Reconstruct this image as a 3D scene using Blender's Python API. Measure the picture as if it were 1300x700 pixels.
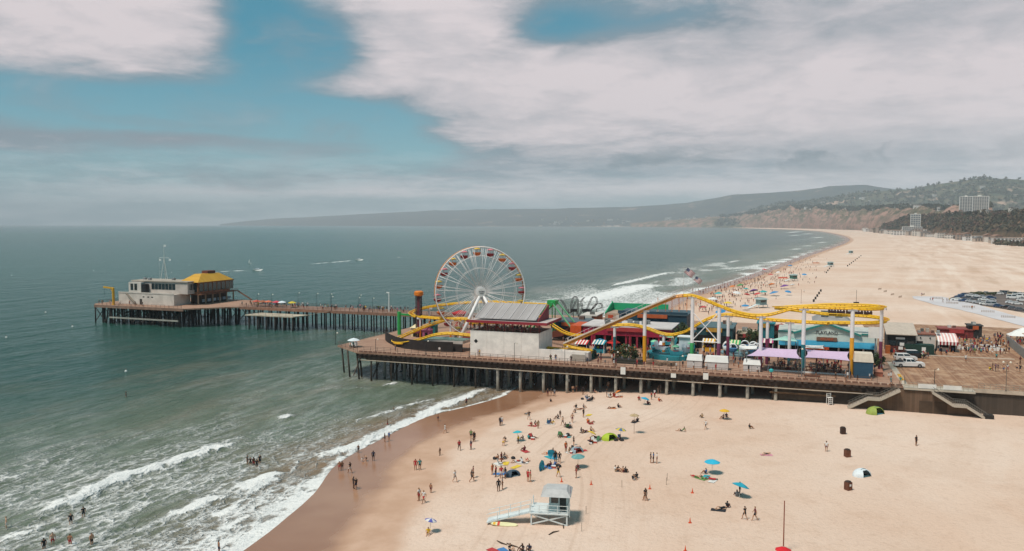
import bpy, bmesh, math, random
import numpy as np
from mathutils import Vector, Matrix
R = math.radians
rnd = random.Random(7)
for _o in list(bpy.data.objects): bpy.data.objects.remove(_o)
SC = bpy.context.scene
COL = SC.collection

# ------------------------------------------------------------------ camera
CAM_H = 40.0; F_PX = 1000.0; HORIZON = 284.5
PITCH = math.atan((350 - HORIZON) / F_PX)
cam_d = bpy.data.cameras.new('camera'); cam = bpy.data.objects.new('camera', cam_d); COL.objects.link(cam)
cam_d.sensor_width = 36; cam_d.lens = 36 * F_PX / 1300; cam_d.clip_start = 1; cam_d.clip_end = 80000
cam.location = (0, 0, CAM_H); cam.rotation_euler = (R(90) - PITCH, 0, 0)
SC.camera = cam

# ------------------------------------------------------------------ world, sun, exposure
SUN_EL, SUN_AZ = 62.0, -130.0        # azimuth measured from +Y (view direction) towards +X
sd = Vector((math.sin(R(SUN_AZ)) * math.cos(R(SUN_EL)), math.cos(R(SUN_AZ)) * math.cos(R(SUN_EL)), math.sin(R(SUN_EL))))
sun_d = bpy.data.lights.new('sun', 'SUN'); sun_d.energy = 2.5; sun_d.angle = R(13); sun_d.color = (1, .94, .86)
sun = bpy.data.objects.new('sun', sun_d); COL.objects.link(sun)
sun.rotation_euler = (-sd).to_track_quat('-Z', 'Y').to_euler()
SC.view_settings.view_transform = 'Standard'; SC.view_settings.look = 'None'
SC.view_settings.exposure = 0.60; SC.view_settings.gamma = 1; SC.view_settings.use_curve_mapping = False

world = bpy.data.worlds.new('World'); SC.world = world; world.use_nodes = True

class NT:
    """tiny node helper"""
    def __init__(s, tree): s.t = tree; s.n = tree.nodes; s.l = tree.links
    def new(s, typ, **kw):
        n = s.n.new(typ)
        for k, v in kw.items(): setattr(n, k, v)
        return n
    def put(s, sock, v):
        if hasattr(v, 'is_output'): s.l.new(v, sock)
        elif isinstance(v, (int, float)):
            try: sock.default_value = v
            except TypeError: sock.default_value = (v, v, v)
        else:
            v = tuple(v); n = len(sock.default_value)
            sock.default_value = (v + (1,))[:n] if len(v) < n else v[:n]
    def math(s, op, a, b=None, c=None, clamp=False):
        n = s.new('ShaderNodeMath', operation=op, use_clamp=clamp)
        for i, v in enumerate((a, b, c)):
            if v is not None: s.put(n.inputs[i], v)
        return n.outputs[0]
    def vmath(s, op, a, b=None, scale=None):
        n = s.new('ShaderNodeVectorMath', operation=op)
        s.put(n.inputs[0], a)
        if b is not None: s.put(n.inputs[1], b)
        if scale is not None: s.put(n.inputs['Scale'], scale)
        return n.outputs['Value'] if op in ('LENGTH', 'DOT_PRODUCT') else n.outputs[0]
    def noise(s, vec, scale, detail=4, rough=.55, dist=0, out='Fac', lac=2.0):
        n = s.new('ShaderNodeTexNoise')
        if vec is not None: s.put(n.inputs['Vector'], vec)
        for k, v in (('Scale', scale), ('Detail', detail), ('Roughness', rough), ('Distortion', dist), ('Lacunarity', lac)): s.put(n.inputs[k], v)
        return n.outputs[out]
    def ramp(s, fac, lo, hi, a=0.0, b=1.0, smooth=True):
        n = s.new('ShaderNodeMapRange', interpolation_type='SMOOTHSTEP' if smooth else 'LINEAR')
        for k, v in (('Value', fac), ('From Min', lo), ('From Max', hi), ('To Min', a), ('To Max', b)): s.put(n.inputs[k], v)
        return n.outputs[0]
    def mix(s, fac, a, b, mode='MIX'):
        n = s.new('ShaderNodeMix', data_type='RGBA', blend_type=mode)
        s.put(n.inputs[0], fac); s.put(n.inputs[6], a); s.put(n.inputs[7], b)
        return n.outputs[2]
    def sep(s, vec):
        n = s.new('ShaderNodeSeparateXYZ'); s.put(n.inputs[0], vec); return n.outputs
    def comb(s, x, y, z):
        n = s.new('ShaderNodeCombineXYZ')
        for i, v in enumerate((x, y, z)): s.put(n.inputs[i], v)
        return n.outputs[0]
    def attr(s, name, out='Fac'):
        n = s.new('ShaderNodeAttribute', attribute_name=name); return n.outputs[out]
    def bump(s, h, strength=.5, dist=.1, normal=None):
        n = s.new('ShaderNodeBump'); s.put(n.inputs['Strength'], strength); s.put(n.inputs['Distance'], dist); s.put(n.inputs['Height'], h)
        if normal is not None: s.put(n.inputs['Normal'], normal)
        return n.outputs[0]

def build_world():
    t = NT(world.node_tree); t.n.clear()
    out = t.new('ShaderNodeOutputWorld'); bg = t.new('ShaderNodeBackground')
    sky = t.new('ShaderNodeTexSky', sky_type='NISHITA', sun_disc=False)
    sky.sun_elevation = R(SUN_EL); sky.sun_rotation = R(SUN_AZ); sky.air_density = 1.0; sky.dust_density = 1.2; sky.ozone_density = 3.0
    d = t.new('ShaderNodeTexCoord').outputs['Generated']
    d = t.vmath('NORMALIZE', d)
    x, y, z = t.sep(d)
    az = t.math('ARCTAN2', x, y); el = t.math('ARCSINE', z)
    zz = t.math('MAXIMUM', z, 0.0)
    # cloud sheets: project the direction on a flat ceiling so that the clouds flatten towards the horizon
    k = t.math('DIVIDE', 1.0, t.math('ADD', zz, .10))
    px = t.math('MULTIPLY', x, k); py = t.math('MULTIPLY', y, k)
    p = t.comb(px, py, 0.0)
    wp = t.vmath('ADD', p, t.vmath('SCALE', t.noise(p, .9, 3, .5, out='Color'), scale=.5))
    n1 = t.noise(wp, 1.0, 9, .58)
    n2 = t.noise(t.vmath('ADD', wp, (7.3, 2.1, 0.0)), 3.2, 9, .64)
    n3 = t.noise(t.vmath('MULTIPLY', t.comb(az, t.math('ADD', el, t.math('MULTIPLY', n2, .012)), 0.0), (6.0, 44.0, 1.0)), 1.0, 8, .66)
    n4 = t.noise(t.vmath('MULTIPLY', t.comb(az, t.math('ADD', el, t.math('MULTIPLY', n2, .02)), 3.3), (9.0, 26.0, 1.0)), 1.0, 8, .62, .5)
    def blob(cx, cy, rx, ry, rot=0.0, p_=1.0):
        a = t.math('SUBTRACT', az, (cx - 650) / 1000); b = t.math('SUBTRACT', el, (284.5 - cy) / 1000)
        c, s_ = math.cos(R(rot)), math.sin(R(rot))
        u = t.math('DIVIDE', t.math('ADD', t.math('MULTIPLY', a, c), t.math('MULTIPLY', b, s_)), rx / 1000)
        v = t.math('DIVIDE', t.math('SUBTRACT', t.math('MULTIPLY', b, c), t.math('MULTIPLY', a, s_)), ry / 1000)
        r2 = t.math('ADD', t.math('MULTIPLY', u, u), t.math('MULTIPLY', v, v))
        return t.math('EXPONENT', t.math('MULTIPLY', t.math('POWER', r2, p_), -1.0))
    def add(*a):
        r = a[0]
        for q in a[1:]: r = t.math('ADD', r, q)
        return r
    def mul(a, b): return t.math('MULTIPLY', a, b)
    CLOUDS = [(60, 30, 235, 90, 0, 1.6, .62), (235, 72, 90, 58, 0, 1.4, .34), (590, 100, 185, 92, -28, 1.3, .55), (900, 120, 330, 82, -4, 1.4, .66),
              (1200, 120, 300, 110, 0, 1.5, .5), (1000, 10, 420, 70, 0, 1.3, .30), (560, 0, 150, 45, 0, 1.3, .30),
              (410, 118, 85, 24, 0, 1.2, .30), (10, 168, 110, 30, -10, 1.2, .36), (160, 192, 170, 13, 3, 1.2, .30), (330, 188, 130, 12, -2, 1.2, .30), (455, 188, 50, 11, 0, 1.2, .24), (960, 218, 430, 34, 2, 1.3, .42), (330, 20, 60, 60, 20, 1.0, .16), (470, 60, 60, 50, 0, 1.0, .2)]
    GAPS = [(345, 55, 48, 75, 25, 1.0, .56), (430, 75, 60, 34, 10, 1.0, .46), (690, 46, 66, 30, 8, 1.0, .50), (250, 152, 290, 22, 0, 1.3, .60), (470, 172, 110, 24, -12, 1.2, .42), (840, 45, 130, 20, 0, 1.2, .30), (1190, 25, 90, 16, -10, 1.2, .24)]
    cov = t.math('MULTIPLY_ADD', n1, .95, -.50)
    cov = add(cov, t.math('MULTIPLY_ADD', n2, .36, -.18))
    for cx, cy, rx, ry, ro, pp, w in CLOUDS: cov = add(cov, mul(blob(cx, cy, rx, ry, ro, pp), w))
    for cx, cy, rx, ry, ro, pp, w in GAPS: cov = add(cov, mul(blob(cx, cy, rx, ry, ro, pp), -w))
    cov = add(cov, .10)                     # outside the photograph the same broken overcast goes on
    m = t.ramp(cov, -.05, .55)
    m = t.math('MAXIMUM', m, t.math('MULTIPLY', t.ramp(n4, .40, .68), .42))
    # thick parts white with a faint warm tint, thin and low parts blue-grey
    thick = t.ramp(cov, .10, .80)
    shade = add(t.math('MULTIPLY_ADD', n2, 1.1, -.55), t.math('MULTIPLY_ADD', n4, 1.1, -.55))
    darkband = add(mul(blob(1060, 205, 330, 26, 2, 1.2), .60), mul(blob(640, 215, 260, 24, 0, 1.2), .5), mul(blob(200, 190, 320, 20, 0, 1.2), .75), mul(blob(1040, 50, 400, 44, 0, 1.2), .55), mul(blob(560, 110, 150, 50, -20, 1.2), .20), mul(blob(10, 172, 130, 26, 0, 1.2), .25))
    sh = t.math('SUBTRACT', add(thick, shade), darkband, clamp=True)
    ccol = t.mix(sh, (.165, .205, .24), (.50, .452, .465))
    skyc = t.mix(1.0, sky.outputs[0], (.040, .078, .080), 'MULTIPLY')
    teal = t.mix(.62, skyc, t.mix(t.ramp(el, .02, .24), (.165, .300, .340), (.026, .165, .210)))
    col = t.mix(m, teal, ccol)
    # low marine layer along the horizon: torn streaks and a pale bank
    low = t.ramp(el, .11, .015)
    streak = t.ramp(n3, .42, .60)
    col = t.mix(mul(low, .60), col, t.mix(streak, (.20, .28, .32), (.52, .55, .58)))
    dk = mul(t.ramp(n4, .52, .66), add(mul(blob(300, 240, 420, 10, -2, 1.1), .55), mul(blob(720, 212, 380, 18, 2, 1.1), .85), mul(blob(1120, 205, 200, 22, 0, 1.1), .6)))
    col = t.mix(t.math('MULTIPLY', dk, .85, clamp=True), col, (.105, .150, .180))
    bank = mul(add(blob(850, 243, 480, 13, 0, 1.3), mul(blob(420, 246, 240, 6, 0, 1.2), .55), mul(blob(1250, 190, 170, 40, 0, 1.3), .4)), t.ramp(n3, .30, .58, .35, 1.0))
    col = t.mix(t.math('MULTIPLY', bank, .85, clamp=True), col, (.56, .525, .54))
    below = t.ramp(el, -.02, 0.0)
    col = t.mix(below, (.12, .2, .2), col)
    t.put(bg.inputs[0], col); t.put(bg.inputs[1], 1.0)
    t.l.new(bg.outputs[0], out.inputs[0])
build_world()
world.cycles.sampling_method = 'MANUAL'; world.cycles.sample_map_resolution = 512
SC.cycles.max_bounces = 6; SC.cycles.volume_bounces = 0; SC.cycles.caustics_reflective = False; SC.cycles.caustics_refractive = False

# ------------------------------------------------------------------ pixel <-> place helpers (photo pixels, 1300 x 700)
FWD = Vector((0, math.cos(PITCH), -math.sin(PITCH))); UPV = Vector((0, math.sin(PITCH), math.cos(PITCH)))
def ray(x, y): return FWD + Vector((1, 0, 0)) * ((x - 650) / F_PX) + UPV * ((350 - y) / F_PX)
def P(x, y, z=0.0):
    d = ray(x, y); k = (z - CAM_H) / d.z; return Vector((d.x * k, d.y * k, z))
def D(x, y, Y):
    d = ray(x, y); k = Y / d.y; return Vector((d.x * k, Y, CAM_H + d.z * k))
# pier frame: u runs along the pier towards the land, v across it away from the front edge
PA = math.atan(.3626); PO = Vector((0, 184.7, 0)); DECK = 7.5
UH = Vector((math.cos(PA), -math.sin(PA), 0)); VH = Vector((math.sin(PA), math.cos(PA), 0))
def W(u, v, z=DECK): q = PO + UH * u + VH * v; return Vector((q.x, q.y, z))
def uv(x, y, z=DECK): q = P(x, y, z) - PO; return q.dot(UH), q.dot(VH)
def pv(x, y, v):
    """where the pixel's ray meets the upright plane v = const: (u, z)"""
    d = ray(x, y); k = (v + PO.dot(VH)) / d.dot(VH); q = d * k
    return (q - PO).dot(UH), CAM_H + q.z
def fb(xl, xr, yb, yt, z=DECK):
    """front of a box standing on the deck: left/right pixel, base pixel y at the left end, top pixel y there -> u0, u1, v, height"""
    u0, v0 = uv(xl, yb, z); u1, _ = pv(xr, yb, v0); _, zt = pv(xl, yt, v0)
    return u0, u1, v0, zt - z

# ------------------------------------------------------------------ materials
def srgb(c):
    if isinstance(c, str): c = tuple(int(c[i:i + 2], 16) for i in (0, 2, 4))
    return tuple((v / 255 / 12.92) if v / 255 <= .04045 else ((v / 255 + .055) / 1.055) ** 2.4 for v in c)
MATS = {}
def M(hexc, rough=.6, var=.18, scale=1.2, metal=0.0, spec=.4):
    """procedural paint / cloth / wood: base colour with uneven weathering"""
    key = (hexc, rough, var, scale, metal)
    if key in MATS: return MATS[key]
    m = bpy.data.materials.new('paint_' + hexc); m.use_nodes = True; t = NT(m.node_tree)
    b = m.node_tree.nodes['Principled BSDF']; c = srgb(hexc)
    pos = t.new('ShaderNodeTexCoord').outputs['Object']
    n = t.noise(pos, scale, 5, .6); n = t.ramp(n, .3, .7)
    col = t.mix(n, tuple(v * (1 - var) for v in c), tuple(min(1, v * (1 + var * .6)) for v in c))
    t.put(b.inputs['Base Color'], col); b.inputs['Roughness'].default_value = rough; b.inputs['Metallic'].default_value = metal
    b.inputs['Specular IOR Level'].default_value = spec
    MATS[key] = m; return m
def wood_mat(name, ca, cb, plank=.25, axis=0, rough=.8, gap=.5):
    if name in MATS: return MATS[name]
    m = bpy.data.materials.new(name); m.use_nodes = True; t = NT(m.node_tree); b = m.node_tree.nodes['Principled BSDF']
    pos = t.new('ShaderNodeTexCoord').outputs['Object']; s = t.sep(pos)
    row = t.math('FLOOR', t.math('DIVIDE', s[axis], plank))
    wn = t.new('ShaderNodeTexWhiteNoise', noise_dimensions='1D'); t.put(wn.inputs['W'], row)
    big = t.noise(pos, .12, 5, .65); fine = t.noise(t.vmath('MULTIPLY', pos, (1, 1, 1)), 1.6, 4, .6)
    f = t.math('ADD', t.math('MULTIPLY', wn.outputs[0], .35), t.math('ADD', t.math('MULTIPLY', big, .75), t.math('MULTIPLY', fine, .35)))
    col = t.mix(t.ramp(f, .35, 1.05), srgb(ca), srgb(cb))
    fr = t.math('FRACT', t.math('DIVIDE', s[axis], plank)); g = t.math('LESS_THAN', fr, .06)
    col = t.mix(t.math('MULTIPLY', g, gap), col, (.02, .015, .012))
    t.put(b.inputs['Base Color'], col); b.inputs['Roughness'].default_value = rough
    MATS[name] = m; return m

# ------------------------------------------------------------------ mesh builder
class MB:
    def __init__(s): s.v = []; s.f = []; s.mi = []; s.m = 0
    def mat(s, i): s.m = i; return s
    def add(s, vs, fs):
        o = len(s.v); s.v.extend(tuple(v) for v in vs)
        for f in fs: s.f.append(tuple(i + o for i in f)); s.mi.append(s.m)
        return s
    def box(s, x0, x1, y0, y1, z0, z1):
        vs = [(x0, y0, z0), (x1, y0, z0), (x1, y1, z0), (x0, y1, z0), (x0, y0, z1), (x1, y0, z1), (x1, y1, z1), (x0, y1, z1)]
        return s.add(vs, [(3, 2, 1, 0), (4, 5, 6, 7), (0, 1, 5, 4), (1, 2, 6, 5), (2, 3, 7, 6), (3, 0, 4, 7)])
    def hexa(s, a, b):
        """two matching quads (lists of four points) joined"""
        return s.add(list(a) + list(b), [(3, 2, 1, 0), (4, 5, 6, 7), (0, 1, 5, 4), (1, 2, 6, 5), (2, 3, 7, 6), (3, 0, 4, 7)])
    def prism(s, pts, z0, z1):
        n = len(pts); vs = [(p[0], p[1], z0) for p in pts] + [(p[0], p[1], z1) for p in pts]
        return s.add(vs, [tuple(range(n))[::-1], tuple(range(n, 2 * n))] + [(i, (i + 1) % n, n + (i + 1) % n, n + i) for i in range(n)])
    def side(s, pts, y0, y1):
        """outline in x,z pushed along y"""
        n = len(pts); vs = [(p[0], y0, p[1]) for p in pts] + [(p[0], y1, p[1]) for p in pts]
        return s.add(vs, [tuple(range(n)), tuple(range(n, 2 * n))[::-1]] + [(i, n + i, n + (i + 1) % n, (i + 1) % n) for i in range(n)])
    def tube(s, pts, r, n=6, caps=True, closed=False):
        pts = [Vector(p) for p in pts]; k = len(pts)
        rs = r if isinstance(r, (list, tuple)) else [r] * k
        ring = []; prev = None
        for i in range(k):
            if closed: t = pts[(i + 1) % k] - pts[i - 1]
            else: t = pts[min(i + 1, k - 1)] - pts[max(i - 1, 0)]
            if t.length < 1e-9: t = Vector((0, 0, 1))
            t.normalize()
            ref = Vector((0, 0, 1)) if abs(t.z) < .95 else Vector((1, 0, 0))
            a = t.cross(ref).normalized(); b = a.cross(t)
            if prev is not None and a.dot(prev) < 0: a, b = -a, -b
            prev = a
            ring.append([pts[i] + (a * math.cos(2 * math.pi * j / n) + b * math.sin(2 * math.pi * j / n)) * rs[i] for j in range(n)])
        fs = []
        for i in range(k if closed else k - 1):
            i2 = (i + 1) % k
            for j in range(n): fs.append((i * n + j, i * n + (j + 1) % n, i2 * n + (j + 1) % n, i2 * n + j))
        if caps and not closed: fs += [tuple(range(n))[::-1], tuple(range((k - 1) * n, k * n))]
        return s.add([p for q in ring for p in q], fs)
    def lathe(s, prof, n=12, cx=0, cy=0, caps=True):
        vs = [(cx + r * math.cos(2 * math.pi * j / n), cy + r * math.sin(2 * math.pi * j / n), z) for r, z in prof for j in range(n)]
        fs = [(i * n + j, i * n + (j + 1) % n, (i + 1) * n + (j + 1) % n, (i + 1) * n + j) for i in range(len(prof) - 1) for j in range(n)]
        if caps: fs += [tuple(range(n))[::-1], tuple(range((len(prof) - 1) * n, len(prof) * n))]
        return s.add(vs, fs)
    def beam(s, a, b, w, h):
        """square bar between two points"""
        a, b = Vector(a), Vector(b); t = (b - a).normalized(); ref = Vector((0, 0, 1)) if abs(t.z) < .99 else Vector((1, 0, 0))
        x = t.cross(ref).normalized() * (w / 2); y = x.cross(t).normalized() * (h / 2)
        return s.hexa([a - x - y, a + x - y, a + x + y, a - x + y], [b - x - y, b + x - y, b + x + y, b - x + y])
    def mesh(s, name, smooth=False):
        me = bpy.data.meshes.new(name); me.from_pydata(s.v, [], s.f); me.validate(); me.update()
        if any(s.mi) and len(me.polygons) == len(s.mi): me.polygons.foreach_set('material_index', s.mi)
        bm = bmesh.new(); bm.from_mesh(me); bmesh.ops.recalc_face_normals(bm, faces=bm.faces); bm.to_mesh(me); bm.free()
        if smooth: me.polygons.foreach_set('use_smooth', [True] * len(me.polygons))
        return me
    def build(s, name, mats, parent=None, loc=None, rz=0.0, smooth=False):
        me = s.mesh(name, smooth)
        for m in (mats if isinstance(mats, (list, tuple)) else [mats]): me.materials.append(m)
        return link(name, me, parent, loc, rz)
def link(name, me, parent=None, loc=None, rz=0.0):
    o = bpy.data.objects.new(name, me); COL.objects.link(o)
    if parent is not None: o.parent = parent
    if loc is not None: o.location = loc
    o.rotation_euler = (0, 0, rz); return o
def tag(o, label=None, cat=None, group=None, kind=None):
    for k, v in (('label', label), ('category', cat), ('group', group), ('kind', kind)):
        if v: o[k] = v
    return o
def thing(name, label, cat, loc=(0, 0, 0), rz=0.0, group=None):
    o = bpy.data.objects.new(name, None); COL.objects.link(o); o.location = loc; o.rotation_euler = (0, 0, rz); o.empty_display_size = .2
    return tag(o, label, cat, group)
def pthing(name, label, cat, u, v, z=DECK, group=None, rz=0.0): return thing(name, label, cat, W(u, v, z), -PA + rz, group)
def kids(o): return [c for c in bpy.data.objects if c.parent == o]
def copy_tree(o, loc=None, rz=None, label=None, group=None, tree=None):
    tree = tree or flat(o)
    m = {}
    for q in tree:
        c = q.copy(); COL.objects.link(c); m[q] = c
        if q is not o: c.parent = m[q.parent]
    c = m[o]
    if loc is not None: c.location = loc
    if rz is not None: c.rotation_euler = (0, 0, rz)
    if label: c['label'] = label
    if group: c['group'] = group
    return c
def flat(o):
    r = [o]
    for q in r: r.extend(kids(q))
    return r
def text_mesh(txt, size, depth=.03, name='lettering'):
    cu = bpy.data.curves.new(name, 'FONT'); cu.body = txt; cu.size = size; cu.extrude = depth; cu.align_x = 'CENTER'; cu.align_y = 'CENTER'; cu.resolution_u = 2
    o = bpy.data.objects.new(name, cu); COL.objects.link(o); dg = bpy.context.evaluated_depsgraph_get()
    me = bpy.data.meshes.new_from_object(o.evaluated_get(dg)); bpy.data.objects.remove(o); me.name = name; me.materials.clear(); return me
def lettering(txt, size, mat, parent, loc, rz=0.0, tilt=90, name='lettering'):
    me = text_mesh(txt, size, name=name); me.materials.append(mat)
    o = link(name, me, parent, loc); o.rotation_euler = (R(tilt), 0, rz); return o
# ================================================================== the setting: shore, sand, sea, hills, air
SHORE_PTS = [(-190, -420), (-120, -200), (-66, -20), (-45, 50), (-33.5, 92), (-30.6, 106), (-29.4, 116), (-29.4, 127), (-27.4, 136), (-24.6, 144), (-18, 161), (-10.3, 170), (-2, 181), (1.5, 191),
             (24, 250), (46, 315), (68.4, 378), (98, 446), (143, 530), (205, 655), (295, 843), (400, 1060), (526, 1314), (690, 1650), (880, 2080), (1120, 2700), (1400, 3500), (1660, 4300),
             (1850, 5100), (1980, 5900), (2120, 7000), (2350, 8600), (2400, 9700), (1700, 11300), (600, 12600), (-700, 13600), (-3100, 15600), (-6300, 18000), (-9000, 20000), (-16000, 23500)]
def catmull(pts, n):
    pts = [np.array(p, float) for p in pts]; q = [2 * pts[0] - pts[1]] + pts + [2 * pts[-1] - pts[-2]]; out = []
    for i in range(1, len(q) - 2):
        p0, p1, p2, p3 = q[i - 1:i + 3]
        for k in range(n):
            t = k / n; out.append(.5 * ((2 * p1) + (-p0 + p2) * t + (2 * p0 - 5 * p1 + 4 * p2 - p3) * t * t + (-p0 + 3 * p1 - 3 * p2 + p3) * t ** 3))
    out.append(pts[-1]); return np.array(out)
SHORE = catmull(SHORE_PTS, 5)
SEG_A, SEG_B = SHORE[:-1], SHORE[1:]
SEG_L = np.linalg.norm(SEG_B - SEG_A, axis=1); SEG_S = np.concatenate([[0], np.cumsum(SEG_L)])[:-1]
def poly_dist(pts, A, B):
    """unsigned distance, nearest segment and position on it"""
    pts = np.asarray(pts, float); best = np.full(len(pts), 1e18); bi = np.zeros(len(pts), int); bt = np.zeros(len(pts))
    for i in range(len(A)):
        ab = B[i] - A[i]; t = np.clip(((pts - A[i]) @ ab) / max(ab @ ab, 1e-9), 0, 1)
        d = ((pts - A[i] - t[:, None] * ab) ** 2).sum(1); m = d < best
        best[m] = d[m]; bi[m] = i; bt[m] = t[m]
    return np.sqrt(best), bi, bt
def shore_t(pts):
    """signed distance to the waterline (land side positive) and distance along it"""
    d, i, t = poly_dist(pts, SEG_A, SEG_B); pts = np.asarray(pts, float)
    ab = SEG_B[i] - SEG_A[i]; ap = pts - SEG_A[i]
    side = np.sign(ab[:, 1] * ap[:, 0] - ab[:, 0] * ap[:, 1])
    return d * np.where(side == 0, 1, side), SEG_S[i] + t * SEG_L[i]
PROF_T, PROF_Z = [-60, -25, 0, 14, 22, 32, 60, 110, 4000], [-2.0, -1.3, 0, .75, 1.35, 2.0, 2.5, 2.8, 3.2]
def profile(t):
    t = np.asarray(t, float)
    return np.interp(t, PROF_T, PROF_Z)
def undul(x, y): return .10 * np.sin(x * .11 + 1.3 * np.sin(y * .05)) * np.sin(y * .083 + .7) + .05 * np.sin(x * .31 + y * .23)
_gx, _gy = np.arange(-120, 480.1, 2.5), np.arange(40, 620.1, 2.5); _GX, _GY = np.meshgrid(_gx, _gy)
_GT = shore_t(np.stack([_GX.ravel(), _GY.ravel()], 1))[0].reshape(_GX.shape)
def shore_1(x, y):
    if -119 < x < 479 and 41 < y < 619:
        a, b = (x + 120) / 2.5, (y - 40) / 2.5; i, j = int(a), int(b); s, t = a - i, b - j
        return (_GT[j, i] * (1 - s) + _GT[j, i + 1] * s) * (1 - t) + (_GT[j + 1, i] * (1 - s) + _GT[j + 1, i + 1] * s) * t
    p = np.array((x, y)); ab = SEG_B - SEG_A; ap = p - SEG_A; t = np.clip((ap * ab).sum(1) / np.maximum((ab * ab).sum(1), 1e-9), 0, 1)
    d = ((ap - t[:, None] * ab) ** 2).sum(1); i = int(d.argmin()); return math.sqrt(d[i]) * (1 if ab[i, 1] * ap[i, 0] - ab[i, 0] * ap[i, 1] >= 0 else -1)
def ground_z(x, y):
    t = [shore_1(x, y)]; return float(np.interp(t[0], PROF_T, PROF_Z) + undul(x, y) * min(1, max(0, (t[0] - 15) / 20)))
def G(x, y):
    z = 2.4
    for _ in range(5): q = P(x, y, z); z = ground_z(q.x, q.y)
    return Vector((q.x, q.y, z))

def grid_axis(lo, hi, step, far_lo, far_hi, g):
    a = list(np.arange(lo, hi + 1e-6, step)); v, s = hi, step
    while v < far_hi: s *= g; v += s; a.append(v)
    v, s = lo, step; b = []
    while v > far_lo: s *= g; v -= s; b.append(v)
    return np.array(b[::-1] + a)
def grid_mesh(name, X, Y, Z):
    ny, nx = X.shape; v = np.stack([X, Y, Z], -1).reshape(-1, 3)
    i = np.arange(ny * nx).reshape(ny, nx); f = np.stack([i[:-1, :-1], i[:-1, 1:], i[1:, 1:], i[1:, :-1]], -1).reshape(-1, 4)
    me = bpy.data.meshes.new(name); me.vertices.add(len(v)); me.vertices.foreach_set('co', v.ravel().astype(np.float32))
    me.loops.add(f.size); me.loops.foreach_set('vertex_index', f.ravel().astype(np.int32))
    me.polygons.add(len(f)); me.polygons.foreach_set('loop_start', (np.arange(len(f)) * 4).astype(np.int32)); me.polygons.foreach_set('loop_total', np.full(len(f), 4, np.int32))
    me.polygons.foreach_set('use_smooth', np.ones(len(f), bool)); me.update(calc_edges=True); return me
def put_attr(me, name, vals): a = me.attributes.new(name, 'FLOAT', 'POINT'); a.data.foreach_set('value', np.asarray(vals, np.float32).ravel())
def fbm2(x, y, scale, seed=0, oct=4):
    """cheap value noise, numpy"""
    r = np.zeros_like(x, float); amp = 1.0; tot = 0
    for o in range(oct):
        xs, ys = x * scale * 2 ** o + 17.3 * seed, y * scale * 2 ** o - 9.1 * seed
        xi, yi = np.floor(xs), np.floor(ys); fx, fy = xs - xi, ys - yi; fx = fx * fx * (3 - 2 * fx); fy = fy * fy * (3 - 2 * fy)
        def h(a, b): s = np.sin(a * 127.1 + b * 311.7 + seed * 74.7) * 43758.5453; return s - np.floor(s)
        r += amp * ((h(xi, yi) * (1 - fx) + h(xi + 1, yi) * fx) * (1 - fy) + (h(xi, yi + 1) * (1 - fx) + h(xi + 1, yi + 1) * fx) * fy); tot += amp; amp *= .5
    return r / tot

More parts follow.
